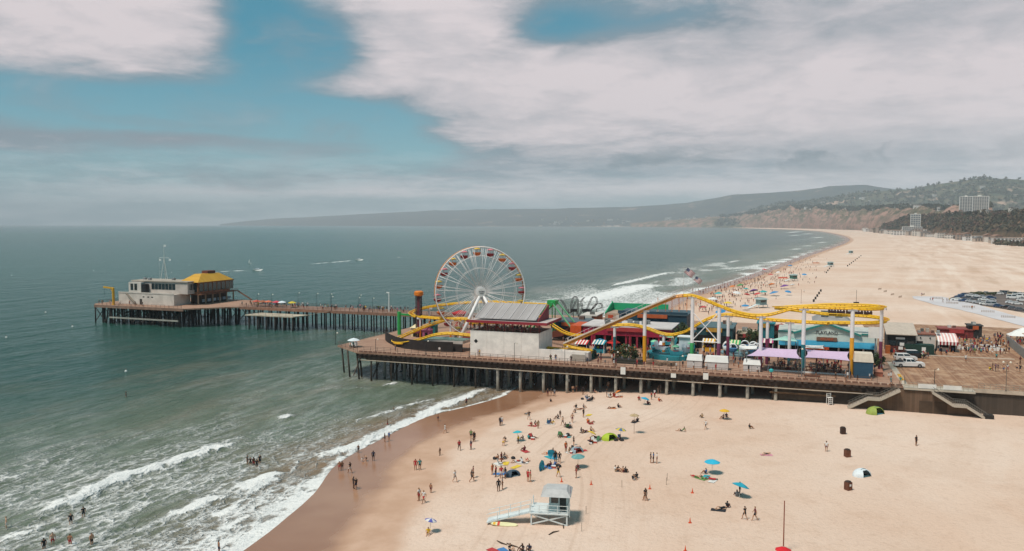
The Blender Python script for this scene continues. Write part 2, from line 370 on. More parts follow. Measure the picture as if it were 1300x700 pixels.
# ---- sand ----------------------------------------------------------
def sand_material():
    m = bpy.data.materials.new('sand'); m.use_nodes = True; t = NT(m.node_tree); b = m.node_tree.nodes['Principled BSDF']
    pos = t.new('ShaderNodeNewGeometry').outputs['Position']; sh = t.attr('shore')
    n = t.noise(pos, .05, 4, .55); edge = t.math('ADD', sh, t.math('MULTIPLY_ADD', n, 9.0, -4.5))
    edge = t.math('ADD', edge, t.math('MULTIPLY_ADD', t.noise(pos, .5, 3, .5), 1.6, -.8))
    big = t.noise(pos, .018, 4, .6); mid = t.noise(pos, .22, 5, .65); fine = t.noise(pos, 2.2, 5, .7); grit = t.noise(pos, 9.0, 2, .6)
    dry = t.mix(t.ramp(big, .32, .68), srgb('d2b19a'), srgb('ddc3b0'))
    dry = t.mix(t.math('MULTIPLY', t.ramp(mid, .48, .72), .34), dry, srgb('c09e86'))
    dry = t.mix(t.math('MULTIPLY', t.ramp(fine, .50, .72), .26), dry, srgb('a8866e'))
    dry = t.mix(t.math('MULTIPLY', t.ramp(grit, .56, .74), .17), dry, srgb('856853'))
    tread = t.noise(pos, .75, 6, .75, .6)
    dry = t.mix(t.math('MULTIPLY', t.ramp(tread, .54, .68), .22), dry, srgb('9f7d66'))
    # raked and driven lines that run along the beach
    s = t.attr('along'); along = t.comb(t.math('MULTIPLY', s, .006), t.math('MULTIPLY', sh, .06), 0.0)
    tr = t.noise(along, 1.0, 4, .6); far_line = t.ramp(sh, 60, 140)
    dry = t.mix(t.math('MULTIPLY', t.math('MULTIPLY', t.ramp(tr, .52, .36), far_line), .42), dry, srgb('ead7c6'))
    dry = t.mix(t.math('MULTIPLY', t.math('MULTIPLY', t.ramp(tr, .53, .68), far_line), .42), dry, srgb('b08f74'))
    rut = t.noise(t.comb(t.math('MULTIPLY', s, .03), t.math('MULTIPLY', sh, 1.1), 2.0), 1.0, 3, .55); rz_ = t.math('MULTIPLY', t.ramp(sh, 22, 27), t.ramp(sh, 60, 38))
    dry = t.mix(t.math('MULTIPLY', t.math('MULTIPLY', t.ramp(rut, .50, .70), rz_), .28), dry, srgb('b08e76'))
    moist = t.mix(t.ramp(mid, .3, .7), srgb('b8937a'), srgb('c6a28a')); wet = t.mix(t.ramp(n, .3, .7), srgb('95694e'), srgb('a87e62'))
    k1 = t.ramp(edge, 8, 12.5); k2 = t.ramp(edge, 16.5, 20)
    col = t.mix(k2, t.mix(k1, wet, moist), dry)
    t.put(b.inputs['Base Color'], col)
    t.put(b.inputs['Roughness'], t.mix(k1, (.20, .20, .20), (.9, .9, .9)))
    t.put(b.inputs['Specular IOR Level'], t.ramp(k1, 0, 1, .45, .10))
    foot = t.noise(pos, 1.3, 4, .65); hh = t.math('ADD', t.math('MULTIPLY', foot, .7), t.math('MULTIPLY', fine, .5))
    t.put(b.inputs['Normal'], t.bump(hh, t.ramp(k2, 0, 1, .04, .55), .40))
    return m
def build_sand():
    xa = grid_axis(-60, 150, 2.5, -400, 5200, 1.035); ya = grid_axis(60, 300, 2.5, -500, 13500, 1.035)
    X, Y = np.meshgrid(xa, ya); T, S = shore_t(np.stack([X.ravel(), Y.ravel()], 1)); T = T.reshape(X.shape); S = S.reshape(X.shape)
    Z = profile(T) + undul(X, Y) * np.clip((T - 15) / 20, 0, 1)
    me = grid_mesh('beach_sand', X, Y, Z); put_attr(me, 'shore', T); put_attr(me, 'along', S)
    me.materials.append(sand_material())
    tag(link('beach_sand', me), 'broad pale sand beach with a darker wet strip along the water', kind='structure')
build_sand()

# ---- sea -----------------------------------------------------------
# breakers: pixel polylines on the water, crest half-width (m), foam trail seaward and shoreward (m), strength, crest height
BREAKERS = [([(30, 668), (95, 637), (154, 609), (214, 593), (264, 575), (311, 561)], 1.1, 9, 4.0, 1.0, .8),
            ([(232, 588), (262, 571), (300, 559), (317, 550)], 1.0, 6, 2.0, .62, .3),
            ([(352, 534), (375, 528)], .9, 2.5, 1.5, 1.0, .5), ([(330, 560), (390, 545), (440, 530)], .4, 5, 4, .52, .1),
            ([(296, 627), (329, 611), (361, 599)], 1.7, 5, 1.5, 1.0, .5), ([(368, 596), (414, 579), (450, 568), (482, 553), (530, 532), (566, 515), (600, 500), (628, 489)], 1.6, 7, 3, 1.0, .4),
            ([(215, 660), (250, 645), (286, 630)], 1.1, 3, 1.5, 1.0, .5), ([(262, 662), (304, 637), (320, 630)], .9, 1.5, 2, .85, .2),
            ([(420, 541), (470, 530), (520, 517), (560, 505)], .9, 7, 4, .70, .2), ([(487, 491), (510, 486)], .7, 1.5, 1, 1.0, .5), ([(395, 497), (440, 493), (480, 494)], .35, 4, 3, .48, .1),
            ([(0, 690), (40, 672)], .8, 4, 4, .8, .2), ([(100, 690), (160, 668), (215, 650)], .3, 5, 4, .50, .1), ([(330, 660), (360, 640), (395, 620)], .8, 2, 4, .75, .1),
            ([(735, 386), (780, 374), (830, 361)], 9, 30, 16, 1.15, .8), ([(770, 366), (833, 350), (862, 345)], 2.6, 16, 6, 1.0, .5), ([(925, 333.5), (942, 331)], 1.5, 5, 2, .9, .5),
            ([(905, 350), (940, 343), (985, 333), (1015, 324), (1040, 316)], 2.2, 14, 8, .85, .3), ([(990, 322), (1025, 313), (1052, 306)], 2.5, 18, 8, .85, .5), ([(1000, 309), (1035, 303), (1050, 299)], 4, 40, 12, .9, .5),
            ([(985, 301), (1020, 298.4), (1030, 296.5)], 8, 60, 20, .8, .5), ([(1000, 296), (1018, 294)], 10, 60, 20, .8, .5), ([(940, 341), (968, 336)], 1.2, 8, 6, .6, .2)]
WAKES = [([(272, 345.4), (300, 344.2), (325, 343.6)], 1.6, 6, 6, .95, .1), ([(352, 339.5), (375, 337.2)], 1.0, 5, 5, .5, 0), ([(386, 336.2), (420, 333.4), (455, 330.6)], 1.8, 5, 5, 1.0, .1), ([(502, 327.3), (508, 326.9)], 1.5, 3, 3, .8, .1)]
def sea_material():
    m = bpy.data.materials.new('sea_water'); m.use_nodes = True; t = NT(m.node_tree); b = m.node_tree.nodes['Principled BSDF']
    pos = t.new('ShaderNodeNewGeometry').outputs['Position']; sh = t.attr('shore'); foam = t.attr('foam')
    s = t.vmath('DOT_PRODUCT', pos, tuple(VH)); off = t.math('MULTIPLY', t.vmath('DOT_PRODUCT', pos, tuple(UH)), -1.0)
    away = t.math('MULTIPLY', sh, -1.0)
    sw = t.comb(t.math('MULTIPLY', s, .35), off, 0.0)           # stretched along the shore, as swell is
    warp = t.math('ADD', away, t.math('MULTIPLY_ADD', t.noise(pos, .012, 4, .6), 90.0, -45.0))
    k_sand = t.ramp(t.math('ADD', away, t.math('MULTIPLY_ADD', t.noise(pos, .06, 4, .6), 16.0, -8.0)), 1, 20)
    k_murk = t.ramp(warp, 18, 120); k_deep = t.ramp(warp, 130, 620); k_far = t.ramp(warp, 700, 4200)
    col = t.mix(k_sand, srgb('8a6f55'), srgb('68705c'))
    col = t.mix(k_murk, col, srgb('274c42'))
    col = t.mix(k_deep, col, srgb('124b3f'))
    col = t.mix(k_far, col, srgb('054840'))
    patch = t.noise(t.vmath('MULTIPLY', pos, (.0035, .010, 0.0)), 1.0, 5, .6)  # broad tone patches put cloud shadows and wind streaks into the water colour
    col = t.mix(t.math('MULTIPLY', t.ramp(patch, .42, .7), .35), col, srgb('2f4f45'))
    silt = t.math('MULTIPLY', t.ramp(t.noise(sw, .045, 6, .65), .48, .66), t.ramp(warp, 190, 30))
    col = t.mix(t.math('MULTIPLY', silt, .6), col, srgb('7d7463'))
    # foam: lace cut out of a noise by the density of the breakers
    lp_ = t.comb(t.math('MULTIPLY', s, .5), off, 0.0); pw = t.vmath('ADD', lp_, t.vmath('SCALE', t.noise(pos, .30, 4, .6, out='Color'), scale=2.4))
    v = t.new('ShaderNodeTexVoronoi', feature='DISTANCE_TO_EDGE'); t.put(v.inputs['Vector'], pw); t.put(v.inputs['Scale'], .55)
    v2 = t.new('ShaderNodeTexVoronoi', feature='DISTANCE_TO_EDGE'); t.put(v2.inputs['Vector'], pw); t.put(v2.inputs['Scale'], 1.5)
    lace = t.math('ADD', t.math('MULTIPLY', t.ramp(v.outputs['Distance'], 0, .40, 1, 0, False), .42), t.math('MULTIPLY', t.ramp(v2.outputs['Distance'], 0, .35, 1, 0, False), .22))
    st = t.noise(t.comb(t.math('MULTIPLY', s, .12), t.math('MULTIPLY', off, .42), 0.0), 1.0, 5, .65)
    lace = t.math('ADD', lace, t.math('MULTIPLY', t.noise(pos, .9, 6, .7), .62)); lace = t.math('ADD', lace, t.math('MULTIPLY_ADD', st, .9, -.45))
    f = t.ramp(t.math('ADD', foam, t.math('MULTIPLY_ADD', lace, .75, -.95)), -.02, .42)
    wisp = t.math('MULTIPLY', t.math('MULTIPLY', t.ramp(foam, .05, .5), t.ramp(st, .4, .65)), .28)
    fk = t.math('MAXIMUM', f, wisp)
    col = t.mix(fk, col, srgb('e6e2dc'))
    t.put(b.inputs['Base Color'], col)
    t.put(b.inputs['Roughness'], t.ramp(fk, 0, 1, .15, .85)); t.put(b.inputs['IOR'], 1.33); t.put(b.inputs['Specular IOR Level'], t.ramp(fk, 0, 1, .21, .1))
    chop = t.noise(t.comb(t.math('MULTIPLY', s, .22), t.math('MULTIPLY', off, .55), 0.0), .55, 6, .62, .4)
    rip = t.noise(pos, 1.1, 5, .65); roll = t.noise(t.comb(t.math('MULTIPLY', s, .03), t.math('MULTIPLY', off, .12), 0.0), 1.0, 3, .5)
    roll2 = t.noise(t.vmath('MULTIPLY', pos, (.012, .05, 0)), 1.0, 5, .6)
    h = t.math('ADD', t.math('ADD', t.math('MULTIPLY', chop, 1.2), t.math('MULTIPLY', rip, .35)), t.math('ADD', t.math('MULTIPLY', roll, 2.4), t.math('MULTIPLY', roll2, 2.0)))
    t.put(b.inputs['Normal'], t.bump(t.math('ADD', h, t.math('MULTIPLY', f, .5)), .95, 1.25))
    return m
def build_sea():
    xa = grid_axis(-170, 60, 1.1, -24000, 12000, 1.035); ya = grid_axis(70, 420, 1.3, -1500, 24000, 1.03)
    X, Y = np.meshgrid(xa, ya); pts = np.stack([X.ravel(), Y.ravel()], 1)
    T, S = shore_t(pts); S = pts @ np.array(VH[:2]); LU = pts @ np.array(UH[:2])
    foam = np.zeros(len(pts)); Z = np.zeros(len(pts))
    sn = fbm2(pts[:, 0], pts[:, 1], .09, 3); sn2 = fbm2(pts[:, 0], pts[:, 1], .35, 5)
    # background lace of the surf zone
    near = np.hypot(pts[:, 0], pts[:, 1]) < 900
    z0 = np.interp(pts[:, 1], [110, 150, 185, 220, 260], [1, .78, .5, .6, 1.15]) * np.interp(-T, [-2, 0, 3, 10, 34, 56, 80, 120], [.62, .78, .60, .46, .46, .44, .26, 0]) * np.interp(fbm2(S * .45, LU, .055, 9), [.36, .5, .60], [.12, .75, 1.30])
    foam = np.where(T < 4, z0 * np.where(near, 1, .5), 0)
    # bright lip where the swash ends
    lip = np.exp(-((T + .4 + 1.2 * (sn - .5)) / (.75 + np.clip(pts[:, 1] - 200, 0, 900) * .006)) ** 2) * np.interp(pts[:, 1], [0, 260, 1500], [.95, .95, .7]); foam = np.maximum(foam, lip)
    lip2 = np.exp(-((T + 5.5 + 9 * (sn - .5)) / .9) ** 2) * np.interp(fbm2(S, LU, .02, 12), [.4, .6], [.25, .85]) * near; foam = np.maximum(foam, lip2)
    for pl, hw, back, fwd, st, hgt in BREAKERS + WAKES:
        q = np.array([P(x, y, 0)[:2] for x, y in pl]); lo, hi = q.min(0) - 3 * back - 10, q.max(0) + 3 * back + 10
        idx = np.where((pts[:, 0] > lo[0]) & (pts[:, 0] < hi[0]) & (pts[:, 1] > lo[1]) & (pts[:, 1] < hi[1]))[0]
        if not len(idx): continue
        wob = (sn[idx] - .5) * 3.0 * min(1, hw); pp = pts[idx] + np.stack([wob, -wob * .4], 1)
        d, i, tt = poly_dist(pp, q[:-1], q[1:]); ab = q[1:][i] - q[:-1][i]; ap = pp - q[:-1][i]
        sea_side = -np.sign(ab[:, 1] * ap[:, 0] - ab[:, 0] * ap[:, 1])
        L = np.linalg.norm(q[1:] - q[:-1], axis=1); cs = np.concatenate([[0], np.cumsum(L)]); arc = (cs[i] + tt * L[i]) / cs[-1]
        endf = np.clip(np.minimum(arc, 1 - arc) / .16, 0.12, 1) ** .6
        seg_over = ((tt <= 0) & (i == 0)) | ((tt >= 1) & (i == len(L) - 1)); endf = np.where(seg_over, endf * np.exp(-d / (1.2 * hw + .5)), endf)
        w = hw * (.55 + .9 * sn2[idx]) * endf
        core = np.exp(-(d / w) ** 4)
        trail = np.where(sea_side > 0, np.exp(-d / back), np.exp(-d / fwd)) * .62
        foam[idx] = np.maximum(foam[idx], st * endf * np.maximum(core, trail * (.7 + .6 * sn[idx])))
        Z[idx] += hgt * endf * np.where(sea_side > 0, np.exp(-(d / (hw * 2.6 + 1.2)) ** 2), np.exp(-(d / (hw * .9 + .3)) ** 2))
    foam = np.where(T > 3, 0, foam)
    far = np.clip(1 - np.hypot(X, Y).ravel() / 900, 0, 1)
    roll = np.sin(LU * .30 + 1.6 * np.sin(S * .02) + 4 * (sn - .5)) * .16 * np.clip(-T / 25, 0, 1) * far + (sn2 - .5) * .35 * far * np.clip(-T / 12, 0, 1)
    Z = np.where(T > 1.5, np.minimum(-.15, -.02 * T), Z * np.clip(-T / 3, 0, 1) + roll + np.clip(-T, -1.5, 0) * .0)
    me = grid_mesh('sea', X, Y, Z.reshape(X.shape)); put_attr(me, 'shore', T); put_attr(me, 'along', S); put_attr(me, 'foam', foam); me.materials.append(sea_material())
    tag(link('sea', me), 'teal green sea with white breakers rolling up the beach', kind='structure')
build_sea()

# ---- hills ---------------------------------------------------------
def hill_material(name, base, scrub, bare, bare_amt, scale):
    m = bpy.data.materials.new(name); m.use_nodes = True; t = NT(m.node_tree); b = m.node_tree.nodes['Principled BSDF']
    pos = t.new('ShaderNodeNewGeometry').outputs['Position']
    p3 = t.vmath('MULTIPLY', pos, (1, 1, 2.2))
    n = t.noise(p3, scale, 7, .68); n2 = t.noise(p3, scale * 3.1, 6, .7); nz = t.sep(t.new('ShaderNodeNewGeometry').outputs['Normal'])[2]
    col = t.mix(t.ramp(n2, .4, .62), srgb(base), srgb(scrub))
    k = t.math('ADD', t.ramp(n, .62 - bare_amt * .3, .70 - bare_amt * .3), t.math('MULTIPLY', t.ramp(nz, .75, .45), bare_amt), clamp=True)
    col = t.mix(t.math('MULTIPLY', k, t.ramp(n2, .3, .55, .35, 1.0)), col, srgb(bare))
    t.put(b.inputs['Base Color'], col); b.inputs['Roughness'].default_value = .95; b.inputs['Specular IOR Level'].default_value = .1
    return m
HILLS = {}
def ridge(label, cols, mat, nj=26, gully=.25, steep=1.0, back=1.0, seed=1, rise=0.0):
    """cols: (photo x, Y of the foot, Y of the crest, photo y of the crest); the foot stands at sand level"""
    c = np.array(cols, float); xs = np.linspace(c[0, 0], c[-1, 0], max(60, int((c[-1, 0] - c[0, 0]) / 3)))
    yb, yt, yp = (np.interp(xs, c[:, 0], c[:, k]) for k in (1, 2, 3))
    j = np.linspace(0, 1.6, nj); X = np.zeros((len(xs), nj)); Y = X.copy(); Z = X.copy()
    B = np.array([((x - 650) / 1000 * b, b) for x, b in zip(xs, yb)]); Cc = [D(x, y, Y_) for x, y, Y_ in zip(xs, yp, yt)]
    Cxy = np.array([(q.x, q.y) for q in Cc]); Cz = np.array([q.z for q in Cc])
    for k, a in enumerate(j):
        q = B + (Cxy - B) * a; X[:, k], Y[:, k] = q[:, 0], q[:, 1]
        Z[:, k] = 2.0 + (Cz - 2.0) * (a ** steep if a <= 1 else 1 - (a - 1) * back + rise * (a - 1))
    w = np.clip(j, 0, 1) * np.clip(2.2 - 1.2 * j, .2, 1); sc = 1 / np.mean(np.hypot(*(Cxy - B).T))
    n = fbm2(X, Y, sc * 3.2, seed, 5) - .5
    Z += n * gully * 2 * (Cz[:, None] - 2) * np.minimum(1, j * (1.6 - j) * 2.2 + .02) * np.where(j >= .96, .35, 1)
    Z[:, 0] = -1.5; Z = np.maximum(Z, -1.5)
    me = grid_mesh('hills', X, Y, Z); me.materials.append(mat)
    o = link('hills', me); tag(o, label, kind='structure'); return dict(B=B, C=Cxy, Cz=Cz, xs=xs, X=X, Y=Y, Z=Z, j=j)
far_hill = hill_material('far_hill', '3c4446', '504f48', '9c8474', .14, .0016)
mid_hill = hill_material('mid_hill', '3f4636', '625a45', 'b3937f', .26, .0040)
cliff = hill_material('cliff', '44452f', '6f5f48', 'a37c6c', .48, .010)
bluff_m = hill_material('bluff', '3b3a2a', '564a35', 'a4765c', .20, .02)
HILLS['far'] = ridge('hazy grey-green coastal mountains across the bay', [(280, 20500, 22500, 284.5), (310, 19500, 22000, 281), (350, 18200, 21500, 277.5), (400, 17200, 20800, 275), (450, 16200, 20000, 272.5), (520, 15000, 19000, 269), (600, 13800, 17600, 266.5),
    (700, 12600, 15800, 265), (800, 11700, 14600, 263), (870, 10600, 13500, 258), (930, 9600, 12500, 247), (1000, 9000, 11600, 243), (1060, 8600, 11000, 237), (1100, 8300, 10600, 235), (1140, 8100, 10400, 241), (1250, 8000, 10200, 240), (1480, 8000, 10000, 238)], far_hill, 30, .16, .85, seed=3)
HILLS['mid'] = ridge('green brown mountain slopes with scattered houses', [(890, 9300, 9500, 286.5), (930, 8400, 9400, 276), (965, 7900, 9300, 263), (1000, 7400, 9000, 257), (1060, 6600, 8400, 252), (1110, 6000, 7800, 246), (1150, 5600, 7400, 240), (1185, 5400, 7000, 234), (1215, 5200, 6800, 229), (1245, 5000, 6600, 223.5), (1270, 5000, 6500, 225), (1300, 5000, 6500, 227), (1360, 5000, 6500, 224), (1480, 5000, 6500, 226)], mid_hill, 30, .20, .9, seed=5)
HILLS['cliff'] = ridge('pinkish bare sea cliffs behind the far beach', [(800, 11000, 11400, 284), (860, 9900, 10300, 280), (920, 9000, 9500, 276), (950, 8000, 8500, 273), (985, 7000, 7500, 267), (1020, 6200, 6600, 264.5), (1060, 5200, 5600, 266), (1100, 4400, 4750, 267), (1150, 3650, 3950, 265), (1200, 3050, 3350, 266), (1260, 2700, 3000, 262)], cliff, 26, .42, .55, .04, seed=8, rise=.25)
HILLS['bluff'] = ridge('brush covered bluff rising behind the beach houses', [(1108, 3350, 3400, 291), (1128, 3050, 3150, 286), (1150, 2800, 2960, 277), (1185, 2400, 2580, 275), (1215, 2080, 2240, 273), (1250, 1830, 2000, 272), (1300, 1560, 1720, 269), (1360, 1300, 1460, 265), (1480, 950, 1100, 250), (1700, 640, 760, 225)], bluff_m, 22, .16, .6, .0, seed=11, rise=.2)

# ---- haze ----------------------------------------------------------
hz = MB().box(-26000, 26000, -2200, 26500, -3.5, 690).build('haze', [])
hm = bpy.data.materials.new('haze'); hm.use_nodes = True; _t = NT(hm.node_tree); _t.n.clear()
_o = _t.new('ShaderNodeOutputMaterial'); _v = _t.new('ShaderNodeVolumePrincipled')
_v.inputs['Color'].default_value = (.95, .96, .98, 1); _v.inputs['Density'].default_value = 7.2e-5; _v.inputs['Anisotropy'].default_value = -.25
_t.l.new(_v.outputs[0], _o.inputs['Volume']); hz.data.materials.append(hm)
tag(hz, 'pale sea haze lying over the whole bay', kind='stuff')
# ================================================================== the two piers
PLANK = wood_mat('pier_planks', '85604c', 'b08a72', .30, 1, .85, .25)
PLANK2 = wood_mat('parking_planks', '7d553c', 'a37b5c', .30, 0, .85, .12)
def worn(m, hexc, scale=.35, amt=.7):
    t = NT(m.node_tree); b = m.node_tree.nodes['Principled BSDF']; src = b.inputs['Base Color'].links[0].from_socket
    pos = t.new('ShaderNodeTexCoord').outputs['Object']; n = t.noise(pos, scale, 6, .7, .4)
    t.put(b.inputs['Base Color'], t.mix(t.math('MULTIPLY', t.ramp(n, .47, .66), amt), src, srgb(hexc)))
worn(PLANK2, 'c4a284'); worn(PLANK, 'a88872', .5, .4)
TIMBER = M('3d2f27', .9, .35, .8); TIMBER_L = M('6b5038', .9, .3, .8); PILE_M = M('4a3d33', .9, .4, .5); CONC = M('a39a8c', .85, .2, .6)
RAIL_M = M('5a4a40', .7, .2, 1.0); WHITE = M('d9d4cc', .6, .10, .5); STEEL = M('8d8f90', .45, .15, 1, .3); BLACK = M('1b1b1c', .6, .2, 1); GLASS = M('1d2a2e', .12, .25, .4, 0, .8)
def rel(u0, v0, u, v): return (u - u0, v - v0)
pier = pthing('amusement_pier', 'broad brown timber pier on concrete piles carrying the amusement rides', 'pier', 0, 0, 0)
DK = [(-52.5, 7.5), (-42, .0), (83.5, .0), (83.5, 95), (-30, 95), (-50, 78)]
MB().prism(DK, DECK - .42, DECK).build('deck', PLANK, pier)
# edge girders and the pale pipe below the front edge
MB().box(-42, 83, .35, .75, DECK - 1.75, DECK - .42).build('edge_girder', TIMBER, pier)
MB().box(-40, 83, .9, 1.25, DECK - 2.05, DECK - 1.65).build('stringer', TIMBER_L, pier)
MB().tube([(-41, -.05, DECK - 2.05), (78, -.05, DECK - 2.05)], .13, 6).build('pipe', M('a08f7c', .6, .2, .5), pier)
jm = MB(); jr = random.Random(3)
for i in range(92): u = -41.3 + i * 1.36; jm.box(u, u + .85, -.35 - jr.random() * .15, .35, DECK - .75, DECK - .43)
tag(jm.build('joist_ends', TIMBER, pier), kind='stuff')
km = MB()
for i in range(92): u = -41.5 + i * 1.36; km.box(u, u + 1.02, .02, .34, DECK + .06, DECK + .34)
tag(km.build('kerb_timbers', M('7d5847', .9, .25, 1), pier), kind='stuff')
dm = MB()                                        # dark cross girders under the deck
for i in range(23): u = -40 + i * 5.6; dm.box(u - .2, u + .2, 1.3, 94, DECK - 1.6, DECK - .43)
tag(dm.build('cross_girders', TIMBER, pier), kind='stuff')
pile_c = MB().lathe([(.36, -2.2), (.36, DECK - .5)], 10).mesh('pile', True); pile_c.materials.append(CONC)
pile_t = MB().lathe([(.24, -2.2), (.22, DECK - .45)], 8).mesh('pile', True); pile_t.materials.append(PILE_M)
def on_land(u, v): q = W(u, v); return shore_t([(q.x, q.y)])[0][0] > -2
for r, v in enumerate((1.0, 6.5, 3.8, 9.5, 12.5, 16, 20, 25, 30, 44, 60, 76)):
    for i in range(22):
        u = -38.5 + i * 5.75 + (.8 * (r % 2))
        if u > 80 or (v > 30 and u > 20) or (r == 0 and 60 < u): continue
        o = link('pile', pile_c if (r == 0 and u > -8) or r == 1 else pile_t, pier, (u, v, 0))
for u, v in ((-51, 8.2), (-46.8, 4.2), (-44, 5.5), (-47, 9), (-43, 2.5)): link('pile', pile_t, pier, (u, v, 0)).rotation_euler = (R(3), R(-3), 0)
br = MB()
for i in range(9):
    u = -44 + i * 5.75; br.beam((u, 1.4, 1.0), (u + .1, 6.4, 6.6), .22, .22)
tag(br.build('braces', PILE_M, pier), kind='stuff')
MB().box(58.5, 82.8, 1.6, 2.0, 1.6, DECK - 2.1).build('back_wall', M('4d4136', .9, .3, .4), pier)
MB().box(58, 71, .5, .8, 4.2, 4.5).build('lower_rail', TIMBER_L, pier)
def rail_mesh(L, h=1.05, n=3, r=.03, rr=.025, rails=3):
    b = MB()
    for i in range(n): x = L * i / (n - 1) if n > 1 else 0; b.box(x - r, x + r, -r, r, 0, h)
    for k in range(rails): z = h * (k + 1) / rails; b.box(r, L - r, -rr, rr, z - .03, z + .03)
    me = b.mesh('railing_section'); return me
RS = rail_mesh(5.75, 1.1, 4); RS.materials.append(RAIL_M)
for i in range(22):
    if -42 + i * 5.75 + 5.75 < 83.6: link('railing_section', RS, pier, (-42 + i * 5.75, .18, DECK + .35))
l0 = math.hypot(10.5, 7.5); RS2 = rail_mesh(l0, 1.1, 6); RS2.materials.append(RAIL_M)
link('railing_section', RS2, pier, (-52.4, 7.55, DECK), math.atan2(-7.5, 10.5))
for i in range(5): link('railing_section', RS, pier, (-52.3 + i * .25, 8.2 + i * 5.75, DECK), R(87.5))
for x, y, w, h in ((791, 471, 1.1, 1.6), (855, 477, 1.1, .9), (896, 478, 1.1, 1.35)):
    u, z = pv(x, y, -.5); MB().box(u - w / 2, u + w / 2, -.62, -.46, z - h / 2, z + h / 2).build('notice_board', WHITE, pier)
u, z = pv(722, 483, 2); MB().box(u - .2, u + .2, 1.9, 2.0, z - .3, z + .3).build('notice_board', WHITE, pier)

# ---- landward end: parking deck, stairs, retaining wall -------------
land = pthing('parking_deck', 'wide worn brown boardwalk with parked cars and a retaining wall above the sand', 'boardwalk', 0, 0, 0)
MB().prism([(83.52, 1.8), (160, 1.8), (160, 110), (83.52, 110)], DECK - .42, DECK - .004).build('deck', PLANK2, land)
MB().box(83.5, 96, -1.3, 1.78, DECK - .4, DECK - .01).build('landing', M('b8aa98', .8, .15, .6), land)
MB().box(77.6, 108.6, -1.1, 2.1, 1.2, DECK - .42).build('stair_wall', M('5f4c3b', .9, .25, .35), land) if False else None
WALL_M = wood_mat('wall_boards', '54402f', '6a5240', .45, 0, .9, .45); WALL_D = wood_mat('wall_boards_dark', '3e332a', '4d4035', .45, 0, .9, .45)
# brown wall with the stairs running down it to both sides
ul0, zl0 = pv(1076, 516, -1.2); ul1, _ = pv(1138, 492, -1.2); ur1, _ = pv(1187, 497, -1.2); ur0, zr0 = pv(1253, 530, -1.2)
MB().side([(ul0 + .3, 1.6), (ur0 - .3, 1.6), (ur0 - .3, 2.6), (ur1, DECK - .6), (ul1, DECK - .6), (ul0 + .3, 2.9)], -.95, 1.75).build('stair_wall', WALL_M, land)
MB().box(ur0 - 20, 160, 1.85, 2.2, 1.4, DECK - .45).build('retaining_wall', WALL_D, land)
MB().box(ur0 - 19, 160, 1.45, 1.83, DECK - .62, DECK + .10).build('kerb', M('b3a18e', .8, .2, .6), land)
def stair(pts, name='stair'):
    """one continuous flight along u; pts (u, z) from top to foot; landing half-way"""
    st = MB(); (ua, za), (ub, zb) = pts; um, zm = (ua + ub) / 2, (za + zb) / 2; g = 1.1 * (1 if ub > ua else -1)
    line = [(ua, za), (um - g, zm), (um + g, zm), (ub, zb)]
    for y in (-2.55, -1.0):
        for (a, z1), (b, z2) in zip(line, line[1:]): st.beam((a, y, z1 - .15), (b, y, z2 - .15), .14, .45)
    o = st.build(name, M('b3a594', .8, .12, .6), land)
    n = 12
    tr = MB()
    for (a, z1), (b, z2) in ((line[0], line[1]), (line[2], line[3])):
        for i in range(n): u = a + (b - a) * (i + .5) / n; z = z1 + (z2 - z1) * (i + .5) / n; tr.box(u - .16, u + .16, -2.48, -1.07, z - .05, z)
    tr.box(min(line[1][0], line[2][0]), max(line[1][0], line[2][0]), -2.48, -1.07, zm - .08, zm)
    tag(tr.build('steps', M('a8988a', .85, .15, .8), o), kind='stuff')
    for y in (-2.55, -1.0):
        rl = MB()
        for (a, z1), (b, z2) in zip(line, line[1:]):
            for h in (.45, 1.0): rl.tube([(a, y, z1 + h), (b, y, z2 + h)], .035, 5)
            for i in range(6): f = (i + .5) / 6; u, z = a + (b - a) * f, z1 + (z2 - z1) * f; rl.box(u - .025, u + .025, y - .025, y + .025, z, z + 1.0)
        rl.build('handrail', M('6f675e', .6, .2, 1), o)
stair([(ul1 + .6, DECK - .3), (ul0, 2.9)]); stair([(ur1 - .6, DECK - .3), (ur0, 2.5)])
RSW = rail_mesh(5.0, 1.1, 6, .03, .03, 3); RSW.materials.append(M('8f8578', .6, .15, 1))
for i in range(3): link('railing_section', RSW, land, (83.6 + i * 4.0, -1.2, DECK), 0).scale = (.78, 1, 1)
for i in range(11): link('railing_section', RSW, land, (97.0 + i * 5.0, 1.6, DECK + .1))
for i in range(2): MB().box(86 + i * 4.4, 89.2 + i * 4.4, -1.3, -1.24, DECK + .1, DECK + .95).build('white_panel', WHITE, land)
RSL = rail_mesh(5.0, 1.1, 6); RSL.materials.append(RAIL_M)
link('railing_section', RSL, land, (84.0, 2.2, DECK), R(84)); MB().box(83.4, 84.6, 2.2, 30, DECK + .002, DECK + .03).build('concrete_strip', M('b9ab99', .85, .2, .5), land)
MB().box(83.8, 84.4, 6.5, 13, DECK + .035, DECK + .22).build('yellow_kerb', M('c9942f', .7, .15, 1), land)
dr_u, _ = pv(1167, 515, -1.0)
for dx in (0, 2.6): MB().box(dr_u + dx, dr_u + 2.3 + dx, -1.02, -.97, 2.4, 5.0).build('door', M('4a392b', .85, .2, .6), land)
MB().box(ur0 - .6, ur0 + .9, -2.7, -.9, 2.0, 3.4).build('footing', M('2f2a26', .9, .2, .6), land)
# pale kerb line across the deck
a, b = uv(1181, 452), uv(1288, 457)
MB().beam((a[0], a[1], DECK + .10), (b[0], b[1], DECK + .10), .35, .2).build('kerb', M('c9b7a4', .8, .15, .6), land)
a2 = uv(1172, 455); MB().beam((a2[0], a2[1], DECK + .10), (a[0] - .1, a[1], DECK + .10), .35, .2).build('kerb', M('c9b7a4', .8, .15, .6), land)

